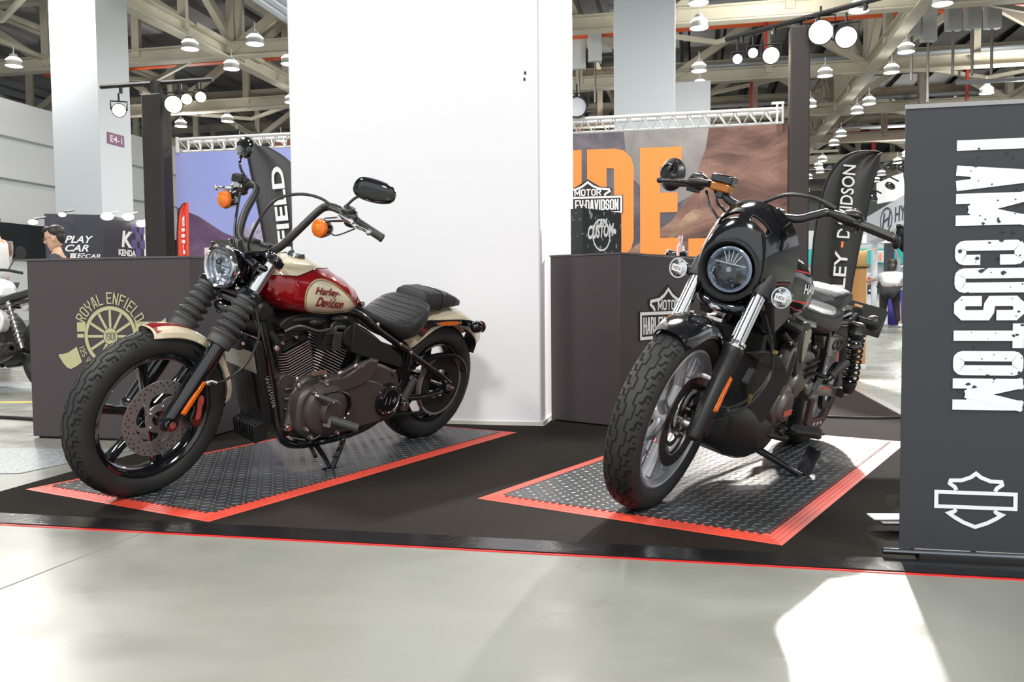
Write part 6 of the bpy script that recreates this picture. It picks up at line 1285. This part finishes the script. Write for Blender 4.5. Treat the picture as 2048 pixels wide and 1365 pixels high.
for sg in (1, -1):
    o = empty('turn_signal', (0, 0, 0)); o.parent = b.o; c_ = V((1.325, .192*sg, .803 if sg > 0 else .798)); nd = V((1, -.12, -.03)).normalized()
    g = G(); g.lathe([(0, -.045), (.016, -.044), (.028, -.028), (.034, -.004), (.036, .006), (.032, .006)], c_, nd, 28); b.P('signal_bucket', g, CHR, o, steer=True)
    g = G(); g.lathe([(0, .012), (.02, .010), (.033, .004)], c_, nd, 28); b.P('clear_signal_lens', g, REF, o, steer=True)
    u = Z.cross(nd).normalized(); v_ = nd.cross(u); g = G(); g.prism([(-.020, -.012), (.020, -.012), (.020, .012), (-.020, .012)], c_+nd*.0125, u, v_, .0008); b.P('white_sticker', g, WHT, o, steer=True)
    g = G(); g.text('HDI', c_+nd*.0135-u*.014-v_*.006, u, v_, .028, .012, .01, t=.0003); b.P('sticker_letters', g, MATT, o, steer=True)
    g = G(); g.tube([c_-nd*.03, c_+V((-.045, -.06*sg, -.005))], [.014, .021], 14); b.P('stalk', g, DGR, o, steer=True)
# bars
half = [(1.19, 0, 1.055), (1.19, .07, 1.055), (1.185, .13, 1.065), (1.178, .18, 1.092), (1.165, .235, 1.108), (1.09, .43, 1.078)]
g = G(); g.tube(catmull([(x, -y, z) for x, y, z in half[:0:-1]], 5)+catmull(half, 5), .0145, 16); b.P('handlebar', g, mat('satin_steel_black', (.06, .06, .062), .25, .6), steer=True)
g = G()
for y in (-.055, .055):
    g.bar((1.20, y, .97), (1.19, y, 1.05), .03, .035, Y); g.lathe([(0, -.018), (.027, -.016), (.027, .016), (0, .018)], (1.19, y, 1.055), Y, 20)
    for s_ in (-1, 1): g.bolt((1.19+.016*s_, y, 1.078), Z, .006, .008)
b.P('bar_riser', g, mat('riser_grey', (.12, .12, .12), .25, .8), steer=True, bev=.004)
for sg in (1, -1):
    a = V((1.165, .235*sg, 1.108)); c_ = V((1.09, .43*sg, 1.078)); d = (c_-a).normalized(); L = lambda t: a.lerp(c_, t)
    fw_ = (X-d*d.x).normalized(); g = G(); n = 12
    g.tube([L(.42), L(.43)]+[L(.45+.5*k/n) for k in range(n+1)]+[L(.97), L(.985)], [.019, .019]+[.0172 if k % 2 else .0162 for k in range(n+1)]+[.019, .018], 20); g.lathe([(.019, -.004), (.024, 0), (.019, .006)], L(.42), d, 20, closed=True); b.P('grip', g, RBB, steer=True)
    g = G(); g.tube([L(.14), L(.18), L(.38), L(.41)], [.018, .028, .027, .018], 14); g.ell(L(.27)+Z*.02, (.032, .034, .018), 14, 8); g.box(L(.28)-Z*.024+fw_*.01, (.045, .04, .022)); g.ell(L(.30)+Z*.036+fw_*-.01, (.012, .014, .008), 10, 6); b.P('switch_housing', g, SAT, steer=True, bev=.003)
    g = G(); l0 = L(.08)+fw_*.035; g.tube([L(.10), l0, l0+d*.03], [.014, .016, .015], 12); g.tube([l0-d*.05, l0, l0+d*.05], [.009, .018, .013], 12); e0 = l0+d*.04; g.tube([e0, L(.42)+fw_*.06, L(.7)+fw_*.052, L(.92)+fw_*.058], [.011, .0095, .008, .0075], 12, 4, flat=.8); g.ell(L(.94)+fw_*.058, (.0115, .0115, .0115), 12, 8); b.P('clutch_lever' if sg > 0 else 'brake_lever', g, SAT, steer=True)
    if sg < 0:
        o = empty('fluid_reservoir', (0, 0, 0)); o.parent = b.o; q = L(.02)+V((.02, .065, -.045))
        g = G(); g.box(q+Z*.043, (.058, .074, .032)); obj_ = b.P('amber_window', g, mat('amber_fluid', (.55, .17, .01), .1, 0, .5, trans=.3), o, steer=True, bev=.006); g = G(); g.box(q+Z*.073, (.064, .082, .030)); g.box(q+Z*.018, (.03, .03, .03)); b.P('reservoir_lid', g, BLK, o, steer=True, bev=.005)
    # mirror
    mc = V((1.075, -.432, 1.108)) if sg < 0 else V((1.05, .485, 1.098)); base = L(.86)-fw_*-.005+Z*.02 if sg < 0 else L(1.0)
    o = empty('mirror', (0, 0, 0)); o.parent = b.o; nd = V((1, -.35 if sg < 0 else .25, -.02)).normalized()
    g = G(); g.tube([base, base+V((.01, .0, .03)), base+V((.02, 0, .058 if sg < 0 else .045)), mc+nd*.02], .0055, 10, 4); g.ell(base, (.014, .016, .016), 12, 8)
    if sg > 0: g.tube([L(.99), base], .012, 10); g.ell(base+V((.01, .01, -.01)), (.02, .016, .024), 12, 8)
    b.P('mirror_stem', g, SAT, o, steer=True)
    g = G(); R = .064; g.lathe([(0, .026), (.022, .024), (.046, .013), (R, -.004), (R, -.010), (0, -.008)], mc, nd, 40); b.P('mirror_shell', g, mat('mirror_black', (.02, .02, .021), .3), o, steer=True)
    g = G(); g.lathe([(R*.5, .0205), (R*.56, .024), (R*.62, .017)], mc, nd, 28, closed=True); g.disc(mc-nd*.0105, -nd, R*.94, .0006, 32); b.P('mirror_ring', g, SAT, o, steer=True)
g = G(); g.tube([(1.185, .20, 1.135), (1.21, .15, 1.145), (1.23, .08, 1.135), (1.235, .02, 1.10), (1.22, -.04, 1.05), (1.22, -.05, .98)], .0065, 8, 6); g.tube([(1.175, .23, 1.125), (1.185, .195, 1.135)], .010, 8); b.P('clutch_cable', g, SAT, steer=True)
g = G(); g.tube([(1.18, -.20, 1.09), (1.20, -.17, 1.05), (1.17, -.15, 1.03), (1.2, -.12, 1.0)], .005, 6, 5); g.tube([(1.17, -.235, 1.08), (1.20, -.20, 1.04), (1.22, -.17, 1.02), (1.22, -.12, .98)], .005, 6, 5); b.P('brake_line', g, SAT, steer=True)
# tank
tank, TS, TT = loft([(1.165, .83, .87, .02, .45), (1.15, .77, .915, .09, .45), (1.10, .725, .938, .128, .42), (1.02, .705, .945, .148, .42), (.94, .690, .932, .166, .40), (.87, .682, .905, .158, .42), (.81, .682, .868, .130, .45), (.775, .70, .81, .07, .5)], 40, .80)
tk = b.P('fuel_tank', tank, BLK)
for side in (1, -1):
    g = G()
    for z0, z1 in ((.885, .868), (.775, .760)): g.ribbon([(lambda q: V((q.x, q.y*side, q.z)))(TS(1.12-.28*i/16, TT(1.12-.28*i/16, z0+(z1-z0)*i/16), .0015)) for i in range(17)], .005, lambda p: V((0, side, .4)).normalized())
    b.P('red_stripe', g, mat('bright_red', (.75, .02, .02), .3), tk)
    g = G(); vs, fs = textmesh('HARLEY', .03, 0); mx_ = max(q[0] for q in vs); my_ = max(q[1] for q in vs)
    def f(u, v):
        x_ = (.985-u/mx_*.15) if side > 0 else (.835+u/mx_*.15); q = TS(x_, TT(x_, .80+v/my_*.036), .0018); q.y *= side; return q
    g.add([f(*q) for q in vs], fs); b.P('white_lettering', g, WHT, tk)
g = G(); g.lathe([(0, .016), (.03, .014), (.04, .004), (.042, 0), (0, 0)], (1.03, .0, .945), Z, 28); b.P('fuel_cap', g, SAT, tk)
def seat2(name, secs, m, e): g, S, T = loft(secs, 36, e); return b.P(name, g, m), S
st, S = seat2('rider_seat', [(.775, .66, .735, .06, .5), (.74, .645, .742, .105, .5), (.67, .635, .735, .135, .5), (.58, .615, .722, .152, .55), (.48, .60, .715, .165, .6), (.40, .60, .725, .165, .65), (.34, .63, .740, .150, .6), (.31, .66, .735, .12, .5), (.295, .69, .72, .06, .5)], LEA, .68)
g = G(); R_ = []
for x in [.70-.33*i/14 for i in range(15)]: sp_ = .95*(1-abs((x-.53)/.18)**3.0*.45); R_.append([S(x, pi/2-sp_*u, .0015) for u in [-1+k/8 for k in range(17)]])
g.add([q for r in R_ for q in r], [(i*17+j, i*17+j+1, (i+1)*17+j+1, (i+1)*17+j) for i in range(14) for j in range(16)]); b.P('grey_seat_panel', g, mat('grey_leather_light', (.20, .205, .21), .45, bump=(300, .3)), st, label='ribbed grey panel on top of the rider seat')
for k in range(5):
    g = G(); x = .62-.05*k
    for u in (1,): g.ribbon([S(x-.018*abs(v), pi/2+v*.62, .0022) for v in [-1+q/8 for q in range(17)]], .002, lambda p: (0, 0, 1))
    b.P('stitched_seam', g, STI, st)
st, S = seat2('passenger_seat', [(.37, .715, .745, .06, .5), (.355, .700, .770, .105, .45), (.30, .700, .790, .125, .45), (.22, .708, .797, .12, .5), (.12, .718, .795, .108, .5), (.04, .73, .780, .085, .5), (.01, .74, .765, .04, .5)], LEA, .6)
g = G(); g.ribbon([S(.35-.33*i/14, pi/2-1.0, .0015) for i in range(15)], .003, (0, .5, .8)); g2 = G(); g2.add([S(.345-.31*i/10, pi/2-.85*u, .0012) for i in range(11) for u in [-1+k/6 for k in range(13)]], [(i*13+j, i*13+j+1, (i+1)*13+j+1, (i+1)*13+j) for i in range(10) for j in range(12)]); b.P('stitched_seam', g, STI, st); b.P('grey_seat_panel', g2, LEG, st)
# rear end
wheel = empty('rear_wheel', (0, 0, 0)); wheel.parent = b.o; rear_tyre(b, wheel, .152); yrim(RC, .205, 1.2, 'cast_rim', wheel, False, .07)
g = G(); fender(g, RC+V((0, 0, .02)), .372, .185, rad(28), rad(140), .07, 30); slab(g, [(.40, .70), (.10, .715), (-.20, .70), (-.28, .66), (-.10, .655), (.2, .665), (.38, .64)], -.075, .075, 3); b.P('rear_fender', g, BLK, bev=.003)
g = G(); P = [(.105, 0), (.105, .135), (.09, .15), (-.09, .15), (-.105, .135), (-.105, 0)]; g.prism(P, (-.37, .055, .565), Y, V((-.25, 0, 1)).normalized(), .004); g.bar((-.20, .02, .66), (-.37, .04, .62), .05, .025); pb = b.P('plate_bracket', g, MATT, bev=.002); g = G(); g.prism([(-.06, .125), (-.02, .125), (-.02, .137), (-.06, .137)], (-.3695, .055, .565), Y, V((-.25, 0, 1)).normalized(), .0048); obj('tan_slot', g, mat('tan_seen_through', (.6, .32, .12), .6), pb)
for sg in (1, -1):
    o = empty('turn_signal', (0, 0, 0)); o.parent = b.o; c_ = V((-.155, .165*sg, .652)); g = G(); g.ell(c_, (.034, .038, .038), 20, 12); obj('signal_bucket', g, SAT, o); g = G(); g.tube([c_+X*.02, c_+V((.11, -.05*sg, .012))], [.016, .013], 12); obj('stalk', g, SAT, o)
    top_, bot_ = V((.105, .165*sg, .650)), V((.02, .185*sg, .355)); o = empty('rear_shock', (0, 0, 0)); o.parent = b.o; d = (bot_-top_).normalized(); u = d.cross(Y).normalized(); v_ = d.cross(u); Ln = (bot_-top_).length
    g = G(); g.tube([top_, top_.lerp(bot_, .3), top_.lerp(bot_, .31), bot_], [.024, .024, .015, .015], 16); g.lathe([(0, -.01), (.022, -.008), (.030, .018), (.042, .030), (.042, .042), (.030, .046)], top_, d, 28); g.lathe([(.03, -.03), (.034, -.02), (.03, .0), (.02, .03), (0, .03)], bot_, d, 24); obj('damper', g, SAT, o)
    g = G(); g.tube([top_.lerp(bot_, .22)+V((0, 0, 0)), top_.lerp(bot_, .34)], .0265, 16); obj('grey_collar', g, mat('shock_grey', (.3, .3, .31), .4), o)
    g = G(); T_ = 8.5; g.tube([top_+d*(.05+(Ln-.075)*k/150)+(u*cos(2*pi*T_*k/150)+v_*sin(2*pi*T_*k/150))*.034 for k in range(151)], .0055, 8); obj('coil_spring', g, BLK, o)
    g = G(); g.bolt(top_+Y*.015*sg, Y*sg, .013, .012); g.tube([top_-Y*.06*sg, top_+Y*.02*sg], .012, 12); obj('mount_bolt', g, SAT, o)
g = G()
for s_ in (1, -1):
    g.tube([(.62, .115*s_, .66), (.40, .13*s_, .665), (.25, .135*s_, .66), (.10, .12*s_, .655), (-.10, .09*s_, .67)], .016, 10, 4); g.tube([(.45, .13*s_, .64), (.41, .14*s_, .42), (.47, .13*s_, .33)], .022, 10, 3); g.tube([(1.10, .07*s_, .80), (.90, .12*s_, .70), (.62, .12*s_, .66)], .018, 10, 3)
g.tube([(1.22, 0, .86), (1.17, 0, .70)], .034, 12); g.tube([(1.17, 0, .74), (1.12, .05, .60), (1.05, .10, .40), (.98, .11, .22)], .02, 10, 4); g.tube([(1.17, 0, .74), (1.12, -.05, .60), (1.05, -.10, .40), (.98, -.11, .22)], .02, 10, 4); b.P('frame', g, BLK)
g = G()
for s_ in (1, -1): slab(g, [(.52, .40), (.40, .395), (.10, .345), (-.03, .335), (-.045, .305), (.02, .29), (.12, .30), (.40, .335), (.52, .35)], .115*s_ if s_ > 0 else -.145, .145*s_ if s_ > 0 else -.115, 3)
g.tube([(.46, -.12, .37), (.46, .12, .37)], .03, 12); b.P('swingarm', g, OLV, bev=.008)
g = G(); slab(g, [(.30, .365), (.18, .350), (.18, .342), (.30, .356)], .1455, .1475, 2); b.P('red_reflector', g, mat('bright_red', (.75, .02, .02), .3))
g = G(); g.box((-.01, .158, .315), (.075, .030, .042)); b.P('axle_block', g, SAT, bev=.004); g = G(); g.tube([(0, -.16, .325), (0, .16, .325)], .011, 12)
for x in (-.028, .008): g.bolt((x, .173, .315), Y, .011, .008)
g.bolt((-.05, .158, .325), -X, .009, .014); b.P('rear_axle', g, PAPR)
g = G(); g.lathe([(.078, .095), (.12, .09), (.12, .112), (.078, .108)], RC, Y, 56, closed=True); b.P('drive_pulley', g, SAT)
g = G(); slab(g, [(.49, .608), (.36, .602), (.20, .598), (.12, .590), (.13, .56), (.19, .525), (.29, .505), (.40, .512), (.45, .55)], .10, .142, 3); sc_ = b.P('side_cover', g, OLV, bev=.008); g = G()
for k in range(2): q = catmull([(.30-.06*k, .143, .58), (.33-.06*k, .143, .56), (.30-.06*k, .143, .54), (.26-.06*k, .143, .56)], 4, True); g.tube(q, .004, 6, closed=True)
obj('cover_emblem', g, SAT, sc_)
# engine
g = G(); slab(g, [(1.08, .62), (1.02, .66), (.80, .66), (.55, .62), (.47, .48), (.48, .32), (.56, .22), (.80, .18), (1.02, .20), (1.10, .36)], -.12, .105, 4); b.P('engine_block', g, MATT, bev=.02)
g = G(); g.lathe([(0, .185), (.055, .185), (.064, .178), (.068, .168), (.085, .163), (.092, .15), (.094, .10), (0, .10)], (.855, 0, .345), Y, 48); ec = b.P('clutch_cover', g, TITA); g = G(); g.lathe([(.0, .190), (.045, .188), (.054, .180), (0, .180)], (.855, 0, .345), Y, 40); obj('cover_cap', g, ENG, ec)
g = G(); g.prism([(-.045, -.012), (.045, -.012), (.045, .012), (-.045, .012)], (.848, .1885, .325), -X, Z, .002); obj('red_badge', g, mat('orange_red_badge', (.7, .13, .07), .35), ec, bev=.003)
g = G(); g.lathe([(0, .165), (.052, .165), (.056, .158), (.060, .15), (.074, .145), (.078, .10), (0, .10)], (.745, 0, .420), Y, 48); c2 = b.P('alternator_cover', g, TITA); g = G(); g.lathe([(0, .172), (.048, .170), (.052, .164), (0, .164)], (.745, 0, .420), Y, 40); obj('cover_cap', g, ENG, c2)
g = G(); slab(g, [(.93, .56), (.90, .60), (.87, .56), (.86, .46), (.88, .40), (.93, .40), (.95, .44)], .11, .165, 3); g2 = G(); slab(g2, [(.922, .55), (.90, .575), (.882, .54), (.880, .47), (.895, .44), (.925, .45)], .160, .167, 3); o = b.P('triangular_cover', g, mat('bright_taupe', (.20, .185, .17), .35, .7), bev=.006); obj('cover_window', g2, MATT, o)
g = G(); slab(g, [(.80, .45), (.78, .52), (.66, .55), (.52, .53), (.48, .46), (.52, .38), (.66, .35)], .09, .135, 4); b.P('gearbox_cover', g, TITA, bev=.012)
g = G()
for k in range(3): slab(g, [(.62-.0*k, .50-.03*k), (.50, .51-.03*k), (.50, .502-.03*k), (.62, .492-.03*k)], .13, .155, 0)
b.P('cover_slats', g, SAT)
g = G(); slab(g, [(.80, .46), (.84, .50), (.885, .60), (.88, .66), (.83, .685), (.775, .665), (.76, .60), (.745, .50)], .10, .165, 4); g2 = G(); slab(g2, [(.815, .53), (.855, .60), (.855, .645), (.825, .665), (.79, .65), (.782, .60), (.785, .53)], .160, .172, 4); o = b.P('horn_cover', g, DGR, bev=.012); obj('horn_cover_inlay', g2, OLV, o, bev=.004)
g = G(); slab(g, [(.79, .45), (.76, .44), (.70, .36), (.68, .26), (.70, .24), (.74, .34)], .12, .15, 3); b.P('belt_cover', g, SAT, bev=.004)
for nm, bs, an in (('front_cylinder', (.95, 0, .50), 30), ('rear_cylinder', (.72, 0, .50), -30)):
    ax = V((sin(rad(an)), 0, cos(rad(an)))); g = G(); cooled(g, bs, ax, .16, .15, 9, .014, .004); b.P('%s_fins' % nm, g, [MATT, SAT]); g = G(); c_ = V(bs)+ax*.13; s_ = Y.cross(ax); g.rings([[c_+ax*h+s_*x*.075+Y*y*.08 for x, y in ((1, .7), (.7, 1), (-.7, 1), (-1, .7), (-1, -.7), (-.7, -1), (.7, -1), (1, -.7))] for h in (0, .07)]); b.P('%s_head' % nm, g, SAT, bev=.006)
g = G(); g.tube([(1.05, .05, .70), (.98, .13, .68), (.90, .145, .66), (.84, .13, .64)], .02, 10, 4); g.tube([(.98, .12, .64), (.92, .15, .60), (.86, .14, .62)], .016, 10, 4); g.tube([(1.13, .04, .69), (1.08, .10, .62), (1.04, .11, .58)], .012, 8, 4); g.ell((.97, .13, .70), (.03, .02, .02), 10, 6); b.P('hoses', g, SAT)
g = G()
for p in ((1.02, .145, .56), (.96, .15, .61), (.70, .14, .60), (.60, .14, .57), (1.0, .13, .69)): g.bolt(p, Y, .009, .01)
b.P('engine_bolts', g, PAPR)
# radiator
g = G(); c_ = V((1.12, 0, .50)); d = V((.16, 0, .96)).normalized(); n_ = V((.96, 0, -.16)).normalized(); g.bar(c_-d*.15, c_+d*.14, .24, .04, n_); rd = b.P('radiator_core', g, MATT); g = G()
for k in range(34): q = c_-d*.14+d*.0082*k+n_*.021; g.bar(q-Y*.11, q+Y*.11, .003, .003, n_)
obj('radiator_fins', g, DGR, rd)
g = G()
for s_ in (1, -1):
    P0 = [(1.185, .10, .560), (1.165, .155, .585), (1.07, .175, .565), (.985, .180, .515), (.955, .180, .45), (1.0, .172, .36), (1.03, .165, .30), (1.09, .14, .29), (1.12, .12, .36), (1.17, .115, .45), (1.13, .12, .53)]
    c3 = V((1.07, .15*s_, .46)); k = len(P0); out = [V((x, y*s_, z)) for x, y, z in P0]; inn = [q-V((0, .03*s_, 0)) for q in out]
    if s_ < 0: out, inn = inn, out
    g.rings([inn, out])
b.P('radiator_shroud', g, DGR, bev=.005, smooth=20)
g = G(); slab(g, [(1.235, .765), (1.10, .765), (1.045, .735), (1.05, .70), (1.14, .655), (1.16, .66)], .10, .150, 2); slab(g, [(1.235, .765), (1.10, .765), (1.045, .735), (1.05, .70), (1.14, .655), (1.16, .66)], -.150, -.10, 2); b.P('tank_shroud', g, mat('taupe_shroud', (.055, .05, .048), .5), bev=.008)
g = G(); Rb = []
for x, zl_, zh_, w_ in ((1.265, .245, .345, .09), (1.25, .205, .365, .120), (1.17, .165, .375, .140), (1.08, .142, .350, .155), (1.0, .134, .325, .162), (.90, .136, .312, .162), (.83, .155, .31, .155), (.81, .185, .29, .135)):
    Rb.append([V((x, y*w_, zl_+(zh_-zl_)*z)) for y, z in ((1, .25), (1, .8), (.85, 1), (-.85, 1), (-1, .8), (-1, .25), (-.75, 0), (.75, 0))])
g.rings(Rb); bp_ = b.P('belly_pan', g, SAT, bev=.01); g = G()
for k in range(6): g.bar((1.262, -.10+.020*k, .25), (1.262, -.10+.020*k, .35), .012, .008, (1, 0, 0))
g.box((.99, .158, .225), (.035, .006, .02)); obj('pan_ribs', g, SAT, bp_, bev=.002)
# controls
o = peg(b, 'footpeg', (.78, .20, .250), (.64, .275, .232), .016, arm=[(.83, .12, .25), (.80, .17, .25), (.78, .20, .25)]); g = G(); g.prism([(0, -.022), (.15, -.022), (.15, .022), (0, .022)], (.80, .215, .262), V((-.88, .47, -.02)).normalized(), V((.47, .88, 0)).normalized(), .008)
for k in range(9): q = V((.79, .22, .272))+V((-.88, .47, -.02))*.015*k; g.bar(q-V((.47, .88, 0))*.02, q+V((.47, .88, 0))*.02, .005, .006)
obj('peg_tread', g, RBB, o)
peg(b, 'passenger_peg', (.43, .20, .445), (.385, .235, .52), .017, arm=[(.45, .13, .44), (.44, .17, .435), (.43, .20, .44)])
g = G(); slab(g, [(.47, .33), (.45, .215), (.38, .190), (.20, .175), (.165, .20), (.17, .25), (.20, .26), (.21, .215), (.40, .23), (.43, .33)], .145, .165, 0); b.P('mounting_bracket', g, mat('brown_bracket', (.08, .06, .05), .4, .5), bev=.003); g = G()
for k in range(3): g.prism([(0, 0), (.022, 0), (.022, .014), (0, .014)], (.35-.05*k, .166, .196-.003*k), -X, Z, .0006)
b.P('bracket_slots', g, mat('slot_light', (.7, .7, .72), .5))
g = G(); g.tube([(.90, .15, .23), (.86, .18, .225), (.80, .19, .215)], .014, 10, 3); g.ell((.79, .19, .213), (.02, .014, .014), 12, 8); g.bolt((.86, .185, .25), Y, .014, .014); b.P('shift_lever', g, SAT)
F = V((.78, .290, .092)); g = G(); g.tube([(.90, .09, .165), (.875, .16, .145), (.80, .27, .10), F], [.014, .014, .012, .011], 12, 4); g.box(F+V((0, .004, -.006)), (.075, .030, .010), MX.Rotation(-.27, 3, 'X')); g.bar(F+V((-.01, .0, .0)), F+V((-.035, .012, .115)), .008, .055, (0, 1, 0)); g.tube([(.89, .12, .165), (.845, .19, .135)], .009, 10); b.P('side_stand', g, BLK, bev=.002)
g = G(); g.tube([(1.0, -.15, .30), (.75, -.18, .20), (.3, -.20, .22), (-.10, -.21, .25)], .045, 14, 4); b.P('exhaust_pipe', g, BLK)
# ------------------------------------------------------------ WHITE ROADSTER far left
o = bpy.data.objects.new('roadster_motorcycle', None); COL.objects.link(o); tag(o, 'white and black roadster motorcycle cut off by the left photo edge, behind the plum counter', 'motorcycle')
q = gnd_ = EYE+(fw+rt*((20-1024)/1720)-up*((775-682.5)/1720))*1; d = q-EYE; q = EYE+d*(-EYE.z/d.z); o.location = (-4.42, 7.42, 0.0); o.rotation_euler = (0, 0, rad(150))
class N: pass
b = N(); b.o = o
def pt(name, g, m, parent=None, **k): return obj(name, g, m, parent or o, **k)
for nm, cx_, R_ in (('front_wheel', .72, .32), ('rear_wheel', -.68, .31)):
    c_ = V((cx_, 0, R_)); wh = empty(nm, (0, 0, 0)); wh.parent = o; g = G(); tyre(g, c_, R_, .12, .10, 48); pt('tire', g, RUB, wh); g = G(); g.lathe([(.22, -.04), (.21, 0), (.22, .04), (.235, .04), (.235, -.04)], c_, Y, 40, closed=True)
    for i in range(10): a = rad(36*i); g.tube([c_, c_+V((cos(a)*.215, .0, sin(a)*.215))], .010, 6)
    pt('cast_rim', g, BLK, wh)
g, S, T = loft([(.36, .78, .88, .05, .5), (.30, .74, .94, .13, .45), (.12, .72, .97, .15, .45), (-.06, .73, .93, .13, .45), (-.16, .75, .86, .06, .5)], 28, .8); tk = pt('fuel_tank', g, mat('white_gloss_paint', (.85, .84, .82), .15, 0, 1))
g = G(); g.ribbon([S(.28-.3*i/10, T(.28-.3*i/10, .79), .002) for i in range(11)], .05, (0, 1, 0)); obj('black_tank_decal', g, BLK, tk); g = G(); g.ribbon([S(.26+.05*i/3, T(.26+.05*i/3, .79), .003) for i in range(4)], .05, (0, 1, 0)); obj('red_tank_decal', g, REDL, tk)
g, S, T = loft([(-.10, .74, .80, .08, .5), (-.25, .70, .80, .13, .5), (-.45, .74, .83, .13, .5), (-.68, .78, .87, .10, .5), (-.74, .80, .84, .04, .5)], 24, .7); pt('seat', g, LEA)
g = G(); slab(g, [(.02, .70), (-.20, .69), (-.30, .60), (-.22, .48), (.0, .50)], .07, .14, 4); pt('side_panel', g, MATS['white_gloss_paint'], bev=.01); g = G(); slab(g, [(-.45, .78), (-.62, .80), (-.86, .76), (-.80, .66), (-.62, .70), (-.5, .66)], -.09, .09, 3); pt('tail_cowl', g, MATS['white_gloss_paint'], bev=.01)
for s_ in (1, -1):
    g = G(); a, c_ = V((-.40, .14*s_, .72)), V((-.58, .15*s_, .36)); d = (c_-a).normalized(); u = d.cross(Y).normalized(); v_ = d.cross(u); g.tube([a, c_], .018, 10); g.tube([a+d*(.04+.32*k/100)+(u*cos(k*.5)+v_*sin(k*.5))*.03 for k in range(101)], .005, 6); g.ell(a, (.03, .03, .03), 10, 6); pt('rear_shock', g, STL)
g = G(); g.lathe([(0, -.18), (.035, -.18), (.055, -.1), (.062, .1), (.055, .2), (.040, .22), (.022, .22), (.022, .16), (0, .16)], (-.36, .21, .30), (-.93, .08, .30), 20); g.tube([(-.20, .20, .26), (-.05, .17, .22), (.2, .1, .22)], .024, 10, 4); pt('exhaust_silencer', g, mat('dark_exhaust', (.05, .045, .042), .3, .6))
g = G(); slab(g, [(.30, .66), (-.05, .64), (-.25, .45), (-.25, .25), (.05, .18), (.30, .25), (.36, .45)], -.12, .12, 3)
for k in range(7): g.box((.10, 0, .50+.022*k), (.30, .27, .008))
pt('engine_block', g, MATT, bev=.01); g = G()
for s_ in (1, -1): g.tube([(.40, .05*s_, .85), (0, .1*s_, .70), (-.40, .12*s_, .72), (-.78, .1*s_, .78)], .015, 8, 4); g.tube([(-.2, .11*s_, .40), (-.68, .12*s_, .31)], .022, 8); g.tube([(.72, .1*s_, .32), (.42, .1*s_, .98)], .022, 10); g.tube([(.42, .1*s_, .6), (.2, .1*s_, .2), (-.2, .1*s_, .2)], .014, 8, 3)
pt('frame', g, BLK); g = G(); g.tube([(.30, .40, 1.00), (.38, .25, 1.03), (.42, 0, 1.0), (.38, -.25, 1.03), (.30, -.40, 1.00)], .014, 10, 4); g.box((.47, 0, .94), (.12, .18, .14)); g.ell((.55, 0, .92), (.07, .09, .09), 16, 10); pt('handlebar', g, SAT)
for s_ in (1, -1): g = G(); c_ = V((.33, .40*s_, 1.19)); g.tube([(.36, .30*s_, 1.03), (.37, .36*s_, 1.12), c_], .006, 8, 3); g.lathe([(0, .01), (.05, .006), (.06, -.004), (0, -.006)], c_, (1, .2, 0), 20); pt('mirror', g, SAT)
g = G(); g.tube([(-.02, .10, .25), (-.10, .22, .12), (-.12, .27, .02)], .014, 8, 3); g.box((-.12, .28, .006), (.08, .05, .012)); pt('side_stand', g, BLK)
g = G(); g.bar((-.8, 0, .6), (-.95, 0, .45), .16, .01); pt('plate_bracket', g, MATT)
o = obj('grey_floor_tiles', (lambda g: (g.prism([(q.x-1.6, q.y-.55), (q.x+.7, q.y-.35), (q.x+.9, q.y+.35), (q.x-1.4, q.y+.5)], (0, 0, .0005), X, Y, .003), g)[1])(G()), mat('grey_plastic_tile', (.33, .36, .37), .35), label='grey grated tiles under the white roadster', cat='mat')
